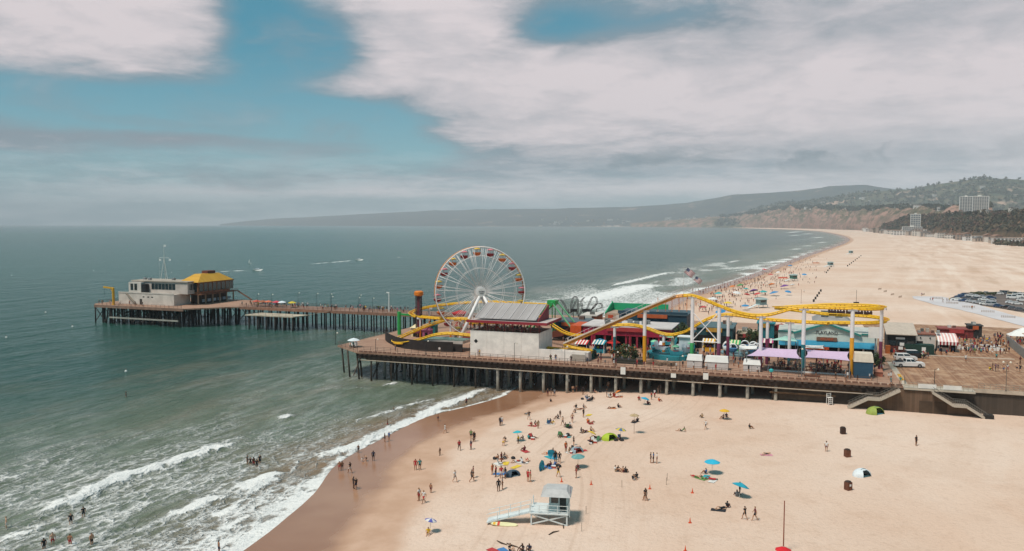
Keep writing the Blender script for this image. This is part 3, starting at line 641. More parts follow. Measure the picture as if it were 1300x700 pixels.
# ---- the long municipal pier ----------------------------------------
lp = pthing('long_pier', 'long narrow timber pier reaching out to sea on dark piles', 'pier', 0, 0, 0)
LV0, LV1 = 80.0, 91.0
EP = [(-207, 70), (-203, 66), (-158, 66), (-146, 78), (-143, 80.02), (-143, 90.98), (-148, 104), (-207, 104)]
MB().box(-143, -30.5, LV0, LV1, DECK - .5, DECK).build('deck', wood_mat('long_pier_planks', '705040', '9c7a68', .3, 0, .85, .2), lp)
MB().prism(EP, DECK - .5, DECK).build('end_platform', PLANK, lp)
MB().box(-143, -30, LV0 - .12, LV0 + .25, DECK - 1.0, DECK + .02).build('edge_girder', M('8c6552', .9, .25, .6), lp)
MB().box(-203, -158, 65.85, 66.2, DECK - 1.0, DECK + .02).build('edge_girder', M('8a6b5a', .9, .25, .6), lp)
lpile = MB().lathe([(.27, -2.2), (.25, DECK - .5)], 8).mesh('pile', True); lpile.materials.append(M('2e2722', .95, .35, .5))
for i in range(27):
    u = -141 + i * 4.1
    for k, v in enumerate((LV0 + .9, (LV0 + LV1) / 2, LV1 - .9)): link('pile', lpile, lp, (u + .35 * (k == 1), v, 0))
    MB_x = None
cap = MB().box(-.2, .2, LV0 + .3, LV1 - .3, DECK - .95, DECK - .5).mesh('pile_cap'); cap.materials.append(PILE_M)
for i in range(27): link('pile_cap', cap, lp, (-141 + i * 4.1, 0, 0))
er = random.Random(5)
for i in range(13):
    for k, v in enumerate((67.5, 72, 77, 83, 90, 97, 102.5)):
        u = -204.5 + i * 4.8
        if v < 78 and u > -158 or (v > 92 and u > -148): continue
        link('pile', lpile, lp, (u + er.uniform(-.5, .5), v, 0)).rotation_euler = (er.uniform(-.06, .06), er.uniform(-.06, .06), 0)
bx_ = MB()
for i in range(12):
    u = -204 + i * 4.8
    for v in (67.3, 76.8, 90.2):
        if v < 78 and u > -161: continue
        for k in (0, 1): bx_.beam((u, v + .3, 1.0 if k else 6.2), (u + 4.6, v + .3, 6.2 if k else 1.0), .2, .25)
tag(bx_.build('cross_braces', PILE_M, lp), kind='stuff')
for i in range(23):
    for v in (69.5, 75, 80.5, 86.5):
        u = -203.5 + i * 2.5
        if v < 80 and u > -158: continue
        link('pile', lpile, lp, (u + er.uniform(-.6, .6), v + er.uniform(-.5, .5), 0))
for u, s in ((-198, 1), (-194.5, -1), (-196, 0)): link('pile', lpile, lp, (u, 67, 0)).rotation_euler = (0, R(11) * s, 0)
ub0, zb0 = pv(139, 403, 65); ub1, zb1 = pv(226, 408, 65)
MB().beam((ub0, 65, zb0), (ub1, 65, zb1), .45, .5).build('boom', M('a09a8e', .8, .2, .4), lp)
RLP = rail_mesh(6.0, 1.1, 4); RLP.materials.append(RAIL_M)
for i in range(19): link('railing_section', RLP, lp, (-143 + i * 5.95, LV0 + .1, DECK)); link('railing_section', RLP, lp, (-143 + i * 5.95, LV1 - .1, DECK))
for i in range(7): link('railing_section', RLP, lp, (-203 + i * 6.3, 66.4, DECK))
for i in range(5): link('railing_section', RLP, lp, (-206.8, 72 + i * 6.2, DECK), R(90))
# lower landing beside it
u0, z0 = pv(311, 399.5, 72); u1, _ = pv(372, 401, 72)
ld = pthing('boat_landing', 'low pale landing stage on dark piles beside the long pier', 'landing', u0, 72, 0)
MB().prism([(0, 0), (u1 - u0, 0), (u1 - u0 + 2.2, 7.2), (2, 7.2)], z0 - .4, z0).build('platform', M('bfae98', .8, .2, .4), ld)
lpl = MB().lathe([(.3, -2.2), (.28, z0 - .42)], 8).mesh('pile', True); lpl.materials.append(M('3a302a', .95, .35, .5))
for i in range(6):
    for v in (.8, 5.8): link('pile', lpl, ld, (1.2 + i * (u1 - u0 - 2) / 5 + (v > 3) * .9, v, 0))
RLD = rail_mesh(u1 - u0 - .4, 1.0, 8); RLD.materials.append(RAIL_M); link('railing_section', RLD, ld, (.2, .1, z0))
MB().beam((u1 - u0 + 2.1, 6.5, z0), (u1 - u0 + 11, 7.0, DECK - .1), 1.4, .12).build('gangway', M('9c8b78', .8, .2, .6), ld)

# ---- harbour office, restaurant, crane, mast at the head -------------
u0, v0 = -196.0, 73.0
hb = pthing('harbor_office', 'weathered white two storey harbour office with flat roofs on the pier head', 'building', u0, v0)
wm = M('c9bfb4', .8, .16, .35); wm2 = M('bdb0a6', .8, .16, .35)
_, zt1 = pv(155, 372, 73); _, zt2 = pv(180, 357, 77)
h1 = zt1 - DECK; h2 = zt2 - DECK
ua, _ = pv(151, 386, 73); ub, _ = pv(221, 388, 73); W1 = ub - ua
hb.location = W(ua, 73, DECK)
MB().box(0, W1, 0, 9, 0, h1).build('lower_floor', [wm], hb)
up = MB().box(4.2, W1 + 4, 3.2, 13, h1 + .003, h2).build('upper_floor', wm2, hb)
MB().box(3.8, W1 + 4.4, 2.8, 13.4, h2 + .002, h2 + .35).build('roof', M('a99b8c', .85, .2, .4), hb)
MB().box(4.2, 10.6, 1.2, 3.18, h1 + .003, h2 - .3).build('bay', wm, hb)
for x0, x1 in ((5.2, 6.6), (7.2, 8.6)): MB().box(x0, x1, 1.14, 1.19, h1 + 1.2, h2 - .9).build('window', GLASS, hb)
for i in range(7):
    x = 14.2 + i * 1.75; MB().box(x, x + 1.55, 3.13, 3.19, h1 + 1.6, h2 - .75).build('window', GLASS, hb)
for i in range(4): MB().box(W1 + 4.01, W1 + 4.06, 4.2 + i * 2.1, 5.9 + i * 2.1, h1 + 1.6, h2 - .75).build('window', GLASS, hb)
for x0, x1 in ((12.6, 13.4), (15.0, 15.9), (17.0, 17.9)): MB().box(x0, x1, -.05, -.01, h1 - 1.5, h1 - 1.1).build('vent', BLACK, hb)
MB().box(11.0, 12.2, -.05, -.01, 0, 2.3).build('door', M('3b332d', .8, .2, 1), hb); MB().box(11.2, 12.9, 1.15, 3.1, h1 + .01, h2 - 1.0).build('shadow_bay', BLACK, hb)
MB().beam((4.6, -.5, h1 - .1), (9.6, -.5, .1), .9, .28).build('outside_stair', M('8f8375', .8, .2, .6), hb)
MB().box(0, W1, -.12, .12, h1 + .01, h1 + .5).build('parapet', wm, hb)
for x, y in ((6, 7), (9.5, 6), (20, 8)): MB().box(x, x + 1.1, y, y + 1.1, h2 + .36, h2 + 1.2).build('roof_unit', STEEL, hb)
mu, mz = pv(209, 355, 79); _, mt = pv(209, 311, 79); _, mc = pv(209, 327.5, 79)
ms = pthing('signal_mast', 'tall white signal mast with crossarm and flags above the harbour office', 'mast', mu, 79, mz)
Hm = mt - mz; Hc = mc - mz
for a in range(3): MB().tube([(1.5 * math.cos(a * 2.1), 1.5 * math.sin(a * 2.1), 0), (0, 0, Hc)], [.10, .07], 6).build('leg', WHITE, ms)
MB().tube([(0, 0, Hc - .5), (0, 0, Hm)], [.09, .05], 6).build('topmast', WHITE, ms)
MB().tube([(-2.4, 0, Hc), (2.6, 0, Hc)], .07, 6).build('crossarm', WHITE, ms)
def flag_mesh(w, h, mats, stripes=0):
    b = MB(); n = 8
    for i in range(n):
        x0, x1 = w * i / n, w * (i + 1) / n; f = lambda x: .12 * math.sin(x / w * 7)
        for k in range(stripes or 1):
            s = stripes or 1; b.m = (k % 2) if stripes else 0
            if stripes and x1 <= w * .42 and k >= s // 2: b.m = 2
            b.hexa([(x0, f(x0) - .015, h * k / s), (x1, f(x1) - .015, h * k / s), (x1, f(x1) - .015, h * (k + 1) / s), (x0, f(x0) - .015, h * (k + 1) / s)],
                   [(x0, f(x0) + .015, h * k / s), (x1, f(x1) + .015, h * k / s), (x1, f(x1) + .015, h * (k + 1) / s), (x0, f(x0) + .015, h * (k + 1) / s)])
    return b
fl = flag_mesh(1.1, .8, [WHITE]).mesh('flag'); fl.materials.append(M('dcdcd8', .8, .05))
link('flag', fl, ms, (.05, 0, Hm - .8)); link('flag', fl, ms, (2.4, 0, Hc - 1.2)); link('flag', fl, ms, (-2.6, 0, Hc - 1.3))
MB().tube([(-2.6, 0, 0), (-2.6, 0, Hc)], .03, 5).build('halyard', WHITE, ms)
# restaurant with the yellow hip roof
ua, za = pv(229, 388, 79); ub, _ = pv(252, 388, 79)
rs = pthing('yellow_roof_restaurant', 'two storey wooden restaurant with a bright yellow hipped roof on the pier head', 'restaurant', ua + .5, 80)
_, ze = pv(250, 359, 79); _, zr = pv(252, 348, 85); E = ze - DECK; T_ = max(zr - DECK, E + 2.5)
Wd, Dp = 7.6, 19.0; F1 = E * .47
wood = M('6f4a33', .8, .3, .6); wood2 = M('8a5a3c', .8, .3, .6); yel = wood_mat('yellow_roof_sheets', 'c08a1e', 'd09c2e', .6, 1, .5, .3)
MB().box(0, Wd, 0, Dp, F1, E).build('upper_floor', wood2, rs)
MB().box(2.0, Wd - 1, 3, Dp - 1, 0, F1 - .3).build('ground_floor', M('3b342e', .85, .3, .6), rs)
MB().box(-.8, Wd + 2.2, -.8, Dp + 3, F1 - .28, F1 - .003).build('balcony', wood, rs)
for i in range(2):
    for j in range(6): MB().box(.1 + i * (Wd - .5), .5 + i * (Wd - .5), .1 + j * 4.2, .5 + j * 4.2, 0, F1 - .29).build('post', M('a08b76', .8, .2, .6), rs)
for j in range(8): MB().box(Wd + .01, Wd + .06, .9 + j * 2.6, 2.9 + j * 2.6, F1 + .9, E - .35).build('window', GLASS, rs)
for j in range(2): MB().box(2.6 + j * 2.6, 4.6 + j * 2.6, -.06, -.01, F1 + .9, E - .35).build('window', GLASS, rs)
o = 1.1; rf = MB()
rf.add([(-o, -o, E), (Wd + o, -o, E), (Wd + o, Dp + o, E), (-o, Dp + o, E), (Wd * .28, 4.5, T_), (Wd * .72, 4.5, T_), (Wd * .72, Dp - 4, T_), (Wd * .28, Dp - 4, T_), ],
       [(3, 2, 1, 0), (0, 1, 5, 4), (1, 2, 6, 5), (2, 3, 7, 6), (3, 0, 4, 7), (4, 5, 6, 7)])
ro = rf.build('roof', yel, rs)
MB().box(Wd * .3, Wd * .7, 8.5, 13, T_ + .003, T_ + 1.1).build('vent_box', M('6b3a30', .8, .2, .6), ro)
MB().box(Wd + o - .1, Wd + o + .2, -o, Dp + o, E - .45, E - .02).build('fascia', M('7c4a25', .8, .2, .6), ro)
rl = rail_mesh(Dp + 3, 1.0, 14); rl.materials.append(M('9a4a35', .7, .2)); link('balcony_rail', rl, rs, (Wd + 2.1, -.7, F1), R(90))
st = MB(); st.beam((Wd + 1.5, Dp + 3, F1 - .2), (Wd + 7.5, Dp + 4.5, .2), 1.2, .25); st.build('outside_stair', wood, rs)
for j in range(6): MB().box(Wd - .9, Wd - .5, 3.2 + j * 3, 5.0 + j * 3, .8, 1.9).build('shop_window', M('8fa0ad', .3, .2), rs)
# yellow crane
ua, _ = pv(143, 387, 68); _, zt = pv(143, 366, 68); ub, _ = pv(131, 366, 68)
cr = pthing('boat_crane', 'yellow steel boat hoist crane on the pier head', 'crane', ua, 68.5)
ym = M('d19a1e', .5, .15, .8); h = zt - DECK
MB().lathe([(.75, 0), (.75, .3), (.5, .35), (.48, h - .3), (.3, h + .2)], 10).build('post', ym, cr)
MB().beam((.4, 0, h - .1), (ub - ua - .3, 0, h + .25), .5, .6).build('jib', ym, cr)
MB().beam((-1.6, 0, h), (-.3, 0, h - 1.6), .22, .22).build('brace', ym, cr)
MB().tube([(ub - ua, 0, h), (ub - ua, 0, h - 3.6)], .05, 5).build('hoist_rope', BLACK, cr)
# ================================================================== rides
YEL = M('e8b420', .45, .12, .8); ORG = M('d9781f', .5, .15, .8); RED = M('b02a2a', .5, .15, .8); DRED = M('6e2028', .5, .15, .8); TEAL = M('1f6a72', .5, .15, .8); GRN = M('2f9a4a', .5, .12, .8)
PURP = M('7a3550', .5, .15, .8); LAV = M('c3a9bd', .7, .08, .8); NAVY = M('24414f', .6, .15, .6); CRIM = M('9c1f3c', .55, .12, .6); WHT = M('e4dfd8', .5, .08, .6); MINT = M('a9cfc0', .6, .1, .8); WOODB = M('7a4a35', .8, .25, .8)
FOAM_W = M('dcd6d0', .5, .08, .6)

# ---- Ferris wheel ---------------------------------------------------
Yw = 221.0; c = D(609.5, 370.5, Yw); RW = 57.2 / 1000 * Yw
fw = thing('ferris_wheel', 'giant white Ferris wheel with orange and red gondolas on the pier', 'ferris wheel', (c.x, c.y, DECK), R(11))
hc = c.z - DECK; HW = 1.25
wheel_m = M('e6e0dc', .5, .08, .6)
def circ(r, y, n=64, z=hc): return [(r * math.cos(2 * math.pi * i / n), y, z + r * math.sin(2 * math.pi * i / n)) for i in range(n)]
for y in (-HW, HW):
    MB().tube(circ(RW, y), .17, 6, closed=True).build('rim', wheel_m if y < 0 else M('d8925a', .5, .15, .5), fw, smooth=True)
    MB().tube(circ(RW * .80, y), .07, 5, closed=True).build('inner_ring', wheel_m, fw, smooth=True)
    MB().tube(circ(RW * .53, y, 40), .06, 5, closed=True).build('inner_ring', wheel_m, fw, smooth=True)
NG = 20
sp = MB().tube([(.9, 0, 0), (RW, 0, 0)], .062, 5).mesh('spoke', True); sp.materials.append(wheel_m)
sp2 = MB().tube([(1.0, 0, 0), (RW * .985, HW * 1.6, 0)], .04, 4).mesh('spoke', True); sp2.materials.append(wheel_m)
bar = MB().tube([(RW, -HW, 0), (RW, HW, 0)], .07, 5).mesh('cross_bar', True); bar.materials.append(wheel_m)
lat = MB().tube([(RW * .8, -HW, 0), (RW, HW, 0)], .045, 4).mesh('cross_bar', True); lat.materials.append(wheel_m)
for i in range(NG):
    a = 2 * math.pi * (i + .5) / NG
    for y in (-HW, HW):
        s = link('spoke', sp, fw, (0, y, hc)); s.rotation_euler = (0, -a, 0)
        s = link('spoke', sp, fw, (0, y, hc)); s.rotation_euler = (0, -a - math.pi / NG * .62, 0)
    s = link('cross_bar', bar, fw, (0, 0, hc)); s.rotation_euler = (0, -a, 0)
    s = link('cross_bar', lat, fw, (0, 0, hc)); s.rotation_euler = (0, -a - math.pi / NG, 0)
hub = MB(); hub.tube([(0, -HW - 1.5, hc), (0, HW + 1.5, hc)], .55, 12); hub.tube([(0, -HW - .3, hc), (0, -HW + .2, hc)], 1.5, 20); hub.tube([(0, HW - .2, hc), (0, HW + .3, hc)], 1.5, 20)
hub.build('hub', wheel_m, fw)
bd = MB().tube([(0, -HW - 1.75, hc), (0, -HW - 1.52, hc)], 1.22, 20).build('badge', WHT, fw)
lettering('PACIFIC', .44, M('2a2432', .6, .05), bd, (0, -HW - 1.78, hc + .25)); lettering('PARK', .44, M('2a2432', .6, .05), bd, (0, -HW - 1.78, hc - .28))
gb = MB().lathe([(.35, -1.75), (.95, -1.45), (1.12, -.95), (1.12, -.80)], 12).mesh('bucket', True); gcan = MB().lathe([(1.15, .05), (.75, .38), (.12, .52)], 12).mesh('canopy', True)
gpo = MB().tube([(0, 0, -1.0), (0, 0, .2)], .06, 5).tube([(-.8, 0, -.82), (0, 0, -.84), (.8, 0, -.82)], .035, 4).tube([(0, -.8, -.82), (0, 0, -.84), (0, .8, -.82)], .035, 4)
for k in range(4): gpo.tube([(.8 * math.cos(k * 1.57), .8 * math.sin(k * 1.57), -.82), (.8 * math.cos(k * 1.57), .8 * math.sin(k * 1.57), .2)], .035, 4)
gpo = gpo.mesh('posts'); gpo.materials.append(WHT)
for me in (gb, gcan): me.materials.append(ORG)
for i in range(NG):
    a = 2 * math.pi * i / NG + .07; rr = RW * .95
    x, z = rr * math.cos(a), hc + rr * math.sin(a) - .1
    bm_, cm_ = (M('c9601d', .5, .1), M('d8b04a', .5, .1)) if i % 2 else (M('8e1f26', .5, .1), M('d77f86', .5, .1))
    g = link('gondola', gb, fw, (x, 0, z)); g.material_slots[0].link = 'OBJECT'; g.material_slots[0].material = bm_
    cc = link('canopy', gcan, g); cc.material_slots[0].link = 'OBJECT'; cc.material_slots[0].material = cm_
    tag(link('posts', gpo, g), kind='stuff')
for y, sx in ((-HW - 1.2, 1), (HW + 1.2, 1)):
    for dx in (-6.8, 6.8): MB().tube([(dx, y * (1.9 if y < 0 else 1.6), 0), (0, y, hc)], [.50, .40], 10).build('leg', wheel_m, fw, smooth=True)
MB().tube([(-3.9, -HW - 1.9, hc * .42), (3.9, -HW - 1.9, hc * .42)], .16, 6).build('tie', wheel_m, fw)
MB().box(-5, 5, -2.4, 2.4, .0, .9).build('boarding_platform', M('8b3a3a', .7, .2, .6), fw)

# ---- roller coaster -------------------------------------------------
rc = pthing('roller_coaster', 'yellow steel roller coaster winding round the pier on white columns', 'roller coaster', 0, 0, 0)
def q_(x, y, v): u, z = pv(x, y, v); return (u, v, z)
LIFT = [q_(716, 437, 9.0), q_(740, 426.5, 9.3), q_(780, 409, 10), q_(820, 391.5, 10.6), q_(850, 379, 11)]
FRONT = [q_(858, 375.5, 11), q_(868, 374, 11), q_(880, 374.5, 11), q_(895, 379.5, 11), q_(915, 388, 11), q_(935, 395, 11), q_(955, 399, 11), q_(975, 398.5, 11), q_(990, 395, 10.6), q_(1005, 391, 10.2), q_(1025, 389, 10), q_(1060, 389.5, 10), q_(1086, 390.5, 10)]
def arc(c0, r, a0, a1, z0, z1, n=7): return [(c0[0] + r * math.cos(R(a0 + (a1 - a0) * i / n)), c0[1] + r * math.sin(R(a0 + (a1 - a0) * i / n)), z0 + (z1 - z0) * i / n) for i in range(n + 1)]
ue, ve, ze = FRONT[-1]
T1 = arc((ue, ve + 6), 6, -80, 90, ze, ze - .4)
ul, _ = pv(1012, 391, 22)
RUN2 = [(ue - 4, 22, ze - .5), ((ue + ul) / 2, 22, ze - .6), (ul + 3, 22, ze - .9)]
T2 = arc((ul, 27), 5, 270, 90, ze - 1.1, ze - 3.2)
RUN3 = [(ul + 4, 32, ze - 3.5), ((ue + ul) / 2, 32, ze - 3.7), (ue - 3, 32, ze - 3.8)]
T3 = arc((ue, 24.5), 7.5, 90, -85, ze - 3.8, ze - 3.9)
_, zz_ = pv(1116, 411, 17)
RUN4 = [(ue - 5, 17, ze - 4.1), q_(1050, 409, 17), q_(1010, 407, 17), q_(980, 405, 17), q_(955, 402, 17), q_(930, 398.5, 17.5), q_(912, 399.5, 18), q_(897, 404.5, 18), q_(882, 413, 18.2), q_(868, 420.5, 18.5), q_(852, 424, 19), q_(838, 422, 19.5), q_(822, 416, 20), q_(805, 412, 20), q_(788, 411.5, 20),
        q_(770, 414, 20.5), q_(752, 421, 21), q_(735, 425, 22), q_(718, 422, 24), q_(704, 414, 26), q_(690, 405, 28), q_(677, 398, 32)]
BACK = [(-2, 42, 17), q_(655, 384, 52), q_(630, 382.5, 54), q_(600, 383, 54), q_(570, 385.5, 51), q_(545, 389, 46), q_(528, 393.5, 40), q_(521.5, 397.5, 35), q_(526, 400.5, 30), q_(540, 402, 27), q_(560, 403.5, 26), q_(590, 404, 26), (-20, 26.5, 13.2), (-12, 30, 13), (-10, 36, 12.6), (-16, 40, 12), (-24, 36, 11.5),
        q_(575, 404.5, 33), q_(558, 408, 30), q_(540, 414, 25), q_(522, 421.5, 21), q_(508, 428, 17), q_(500.5, 432, 13.5), q_(503, 434.3, 10.5), q_(516, 434, 9), q_(532, 430, 8.5), q_(550, 424.5, 8.5), q_(568, 422.3, 8.8), q_(585, 423.5, 9), q_(604, 426, 9.5), (-3, 11.5, 10.0), (8, 11.5, 9.4)]
STATION = [(14, 9.5, 9.6), (17, 9.1, 9.7)]
def smooth_path(pts, n): return [Vector(p) for p in catmull(pts, n)]
def track(pts, n, cat_walk=False, mat=YEL, name='track'):
    p = smooth_path(pts, n); tr = MB().tube([q - Vector((0, 0, .42)) for q in p], .26, 6).build(name, mat, rc, smooth=True)
    sides = []
    for i, q in enumerate(p):
        t = (p[min(i + 1, len(p) - 1)] - p[max(i - 1, 0)]); t.z = 0
        t = t.normalized() if t.length > 1e-6 else Vector((1, 0, 0)); sides.append(Vector((-t.y, t.x, 0)))
    for s in (-.62, .62): MB().tube([q + d * s for q, d in zip(p, sides)], .125, 6).build('rail', mat, tr, smooth=True)
    ties = MB(); acc = 0; last = p[0]
    for q, d in zip(p, sides):
        acc += (q - last).length; last = q
        if acc > .8: acc = 0; ties.beam(q - d * .62 - Vector((0, 0, .05)), q + d * .62 - Vector((0, 0, .05)), 0.12, .12)
    tag(ties.build('ties', M('c9871a', .5, .15, .8) if mat is YEL else mat, tr), kind='stuff')
    return p, sides, tr
pl, sl, trl = track(LIFT + FRONT[:2], 6, mat=M('dd9a48', .5, .12, .8))
cw = MB(); half = [(q, d) for q, d in zip(pl, sl) if q.x <= FRONT[0][0]]
for (q, d), (q2, d2) in zip(half, half[1:]):
    cw.hexa([q + d * .8 + Vector((0, 0, .05)), q + d * 2.0 + Vector((0, 0, .05)), q2 + d2 * 2.0 + Vector((0, 0, .05)), q2 + d2 * .8 + Vector((0, 0, .05))], [q + d * .8 + Vector((0, 0, .12)), q + d * 2.0 + Vector((0, 0, .12)), q2 + d2 * 2.0 + Vector((0, 0, .12)), q2 + d2 * .8 + Vector((0, 0, .12))])
cw.build('catwalk', M('b7aeb2', .6, .1, .6), trl)
cw = MB()
for (q, d), (q2, d2) in zip(half, half[1:]):
    cw.hexa([q - d * .5 + Vector((0, 0, -.02)), q + d * .5 + Vector((0, 0, -.02)), q2 + d2 * .5 + Vector((0, 0, -.02)), q2 - d2 * .5 + Vector((0, 0, -.02))], [q - d * .5 + Vector((0, 0, .03)), q + d * .5 + Vector((0, 0, .03)), q2 + d2 * .5 + Vector((0, 0, .03)), q2 - d2 * .5 + Vector((0, 0, .03))])
cw.build('lift_bed', M('cfc4c4', .6, .1, .6), trl)
sp_ = MB()
for (q, d), (q2, d2) in zip(half, half[1:]):
    a, b = q - d * .78, q2 - d2 * .78; k1_, k2_ = Vector((0, 0, .14)), Vector((0, 0, .5))
    sp_.hexa([a + k1_, b + k1_, b + k2_, a + k2_], [a + k1_ - d * .05, b + k1_ - d2 * .05, b + k2_ - d2 * .05, a + k2_ - d * .05])
sp_.build('side_panel', M('d6c6b8', .6, .1, .6), trl)
lrail = MB()
for (q, d), (q2, d2) in zip(half, half[1:]):
    a, b = q + d * 2.0, q2 + d2 * 2.0
    lrail.tube([a + Vector((0, 0, 1.05)), b + Vector((0, 0, 1.05))], .035, 4); lrail.tube([a, a + Vector((0, 0, 1.05))], .03, 4)
lrail.build('catwalk_rail', M('c8bfc0', .5, .1), trl)
pf, sf, _t1 = track(FRONT[1:] + T1[1:] + RUN2 + T2[1:-1] + RUN3 + T3[1:] + RUN4, 5)
pb, sb_, _t2 = track(BACK + STATION + [LIFT[0]], 5)
def column(u, v, zt, low, hsplit, r=.42):
    o = MB().lathe([(r, DECK + hsplit), (r, zt - .5), (r * .7, zt - .42)], 12, u, v).build('column', M('e2dbd9', .5, .08, .5), rc, smooth=False)
    MB().lathe([(r * 1.03, DECK), (r * 1.03, DECK + hsplit - .004)], 12, u, v).build('painted_base', low, o)
    MB().box(u - 1.0, u + 1.0, v - .2, v + .2, zt - .9, zt - .45).build('saddle', M('e2dbd9', .5, .08, .5), o)
def near_z(path, u, v): q = min(path, key=lambda q: (q.x - u) ** 2 + (q.y - v) ** 2); return q.x, q.y, q.z
for x, yb, low, hs in ((818, 458, M('dd9a22', .5, .1), 6.2), (878, 453, M('3fa05a', .5, .1), 5.0), (912, 455, M('7a3a56', .5, .1), 5.2), (1019, 470, TEAL, 6.0), (1080, 479, M('dd9a22', .5, .1), 8.0), (965, 460, M('a83a5a', .5, .1), 3.6)):
    u, _ = pv(x, yb, 10.6); path = pl if x < 858 else pf[:60]
    _, vv, z = near_z(path, u, 10.6); column(u, vv, z, low, hs)
for x, low, hs in ((780, TEAL, 4.2), (843, M('d07a2a', .5, .1), 3.5), (924, PURP, 6.0), (974, PURP, 6.0), (1002, M('3a6a72', .5, .1), 3.0), (1118, PURP, 6.5)):
    k = 20 if x < 900 else 17.5
    u, _ = pv(x, 440, k); _, vv, z = near_z(pf[-150:] if x < 1100 else pf, u, k); column(u, vv, z, low, hs, .36)
for x, v in ((531, 27), (548, 46), (600, 54), (640, 53), (575, 26), (505, 14)):
    u, _ = pv(x, 420, v); qx, qy, qz = near_z(pb, u, v)
    if qz > DECK + 1.5: column(qx, qy, qz, ORG, min(2.5, (qz - DECK) * .5), .25)
xb = MB(); ca, _ = pv(878, 440, 10.6); cb, _ = pv(912, 440, 10.6)
for za, zb_ in ((13.0, 19.8), (19.8, 13.0)): xb.tube([(ca, 10.8, za), (cb, 10.8, zb_)], .12, 6)
xb.tube([(ca, 10.8, 12.9), (cb, 10.8, 12.9)], .12, 6); xb.build('bracing', M('e2dbd9', .5, .08, .5), rc)
ph = MB(); hr = random.Random(4)
for x in (835, 845, 853, 862, 872, 880):
    u, z = pv(x, 377, 11); ph.tube([(u, 11.3, z - 3.5), (u, 11.3, z - .2)], .06, 4)
tag(ph.build('hangers', ORG, rc), kind='stuff')
# train on the lower run
tr = pthing('coaster_train', 'dark open coaster train running on the lower yellow track', 'coaster train', 0, 0, 0)
tb = [q for q in pf if abs(q.y - 32) < 2.5 and q.z < ze - 2.5]; uu = max(q.x for q in tb) - 10
for i in range(5):
    z = near_z(tb, uu + i * 2.0, 32)[2]
    cbm = MB().side([(0, .1), (1.8, .1), (1.8, .75), (1.5, 1.15), (1.3, .6), (.45, .6), (.3, 1.15), (0, .8)], -.6, .6).build('car', M('3a2320', .5, .2), tr, (uu + i * 2.0, 32, z))
    for k in (-.3, .3): MB().tube([(.8, k, .5), (.8, k, 1.0), (.85, k, 1.3)], [.2, .22, .12], 6).build('rider', M('5a4a60', .8, .3), cbm)
# curved dark fence and pool round the left helix
fe = pthing('ride_enclosure', 'dark curved fence and teal pool round the low coaster curve', 'enclosure', 0, 0, 0)
fp = []
for x, y in ((575, 447.5), (540, 446), (510, 442), (494, 436), (489, 431), (492, 427)): u, v = uv(x, y); fp.append((u, v))
fpp = catmull(fp, 6)
fm = MB()
for a, b in zip(fpp, fpp[1:]): fm.hexa([(a[0], a[1], DECK), (b[0], b[1], DECK), (b[0], b[1] + .15, DECK), (a[0], a[1] + .15, DECK)], [(a[0], a[1], DECK + 2.6), (b[0], b[1], DECK + 2.6), (b[0], b[1] + .15, DECK + 2.6), (a[0], a[1] + .15, DECK + 2.6)])
fm.build('fence', M('2b2320', .85, .25, .6), fe)
u0, v0 = uv(532, 445); u1, _ = pv(585, 446, v0)
MB().box(u0, u1, v0 + 1.2, v0 + 7, DECK + 2.0, DECK + 2.7).build('shelf', M('b9aaa0', .8, .15, .6), fe)
MB().box(u0 + .3, u1 - .2, v0 + 1.6, v0 + 6.5, DECK + 2.72, DECK + 2.8).build('pool', M('1d6f6a', .2, .2, .5), fe)
MB().box(u0, u1, v0 + .9, v0 + 1.18, DECK, DECK + 2.0).build('fence', M('2b2320', .85, .25, .6), fe)

# ---- drop tower, green post, swing ship, loops ------------------------
u, v = uv(532, 428); _, zt = pv(532, 370, v); h = zt - DECK
dt = pthing('drop_tower', 'slim dark drop tower with a round orange cap', 'drop tower', u, v)
tw = MB()
for sx in (-.6, .6):
    for sy in (-.6, .6): tw.box(sx - .12, sx + .12, sy - .12, sy + .12, 0, h - 1.4)
for i in range(int(h / 1.2)): tw.beam((-.6, -.6, i * 1.2), (.6, -.6, i * 1.2 + .9), .1, .1); tw.beam((.6, -.6, i * 1.2), (.6, .6, i * 1.2 + .9), .1, .1); tw.box(-.6, .6, .5, .65, i * 1.2, i * 1.2 + .12)
tw.build('tower', M('4b3338', .6, .2, .6), dt)
MB().box(-.42, .42, -.42, .42, 0, h - 1.4).build('core', M('7a3a42', .6, .2, .6), dt)
MB().lathe([(.8, h - 1.4), (1.35, h - 1.1), (1.35, h - .2), (.9, h + .1)], 14).build('cap', ORG, dt)
MB().lathe([(1.5, 1.2), (1.7, 1.5), (1.7, 2.3), (1.4, 2.4)], 12).build('seat_ring', PURP, dt)
u, v = uv(507, 425); _, zt = pv(507, 396, v)
gp = pthing('green_portal', 'bright green post with a sideways arm beside the drop tower', 'post', u, v)
MB().lathe([(.55, 0), (.55, zt - DECK)], 12).build('post', GRN, gp); MB().beam((.5, 0, zt - DECK - .7), (3.4, .6, zt - DECK - .9), .5, .5).build('arm', GRN, gp)
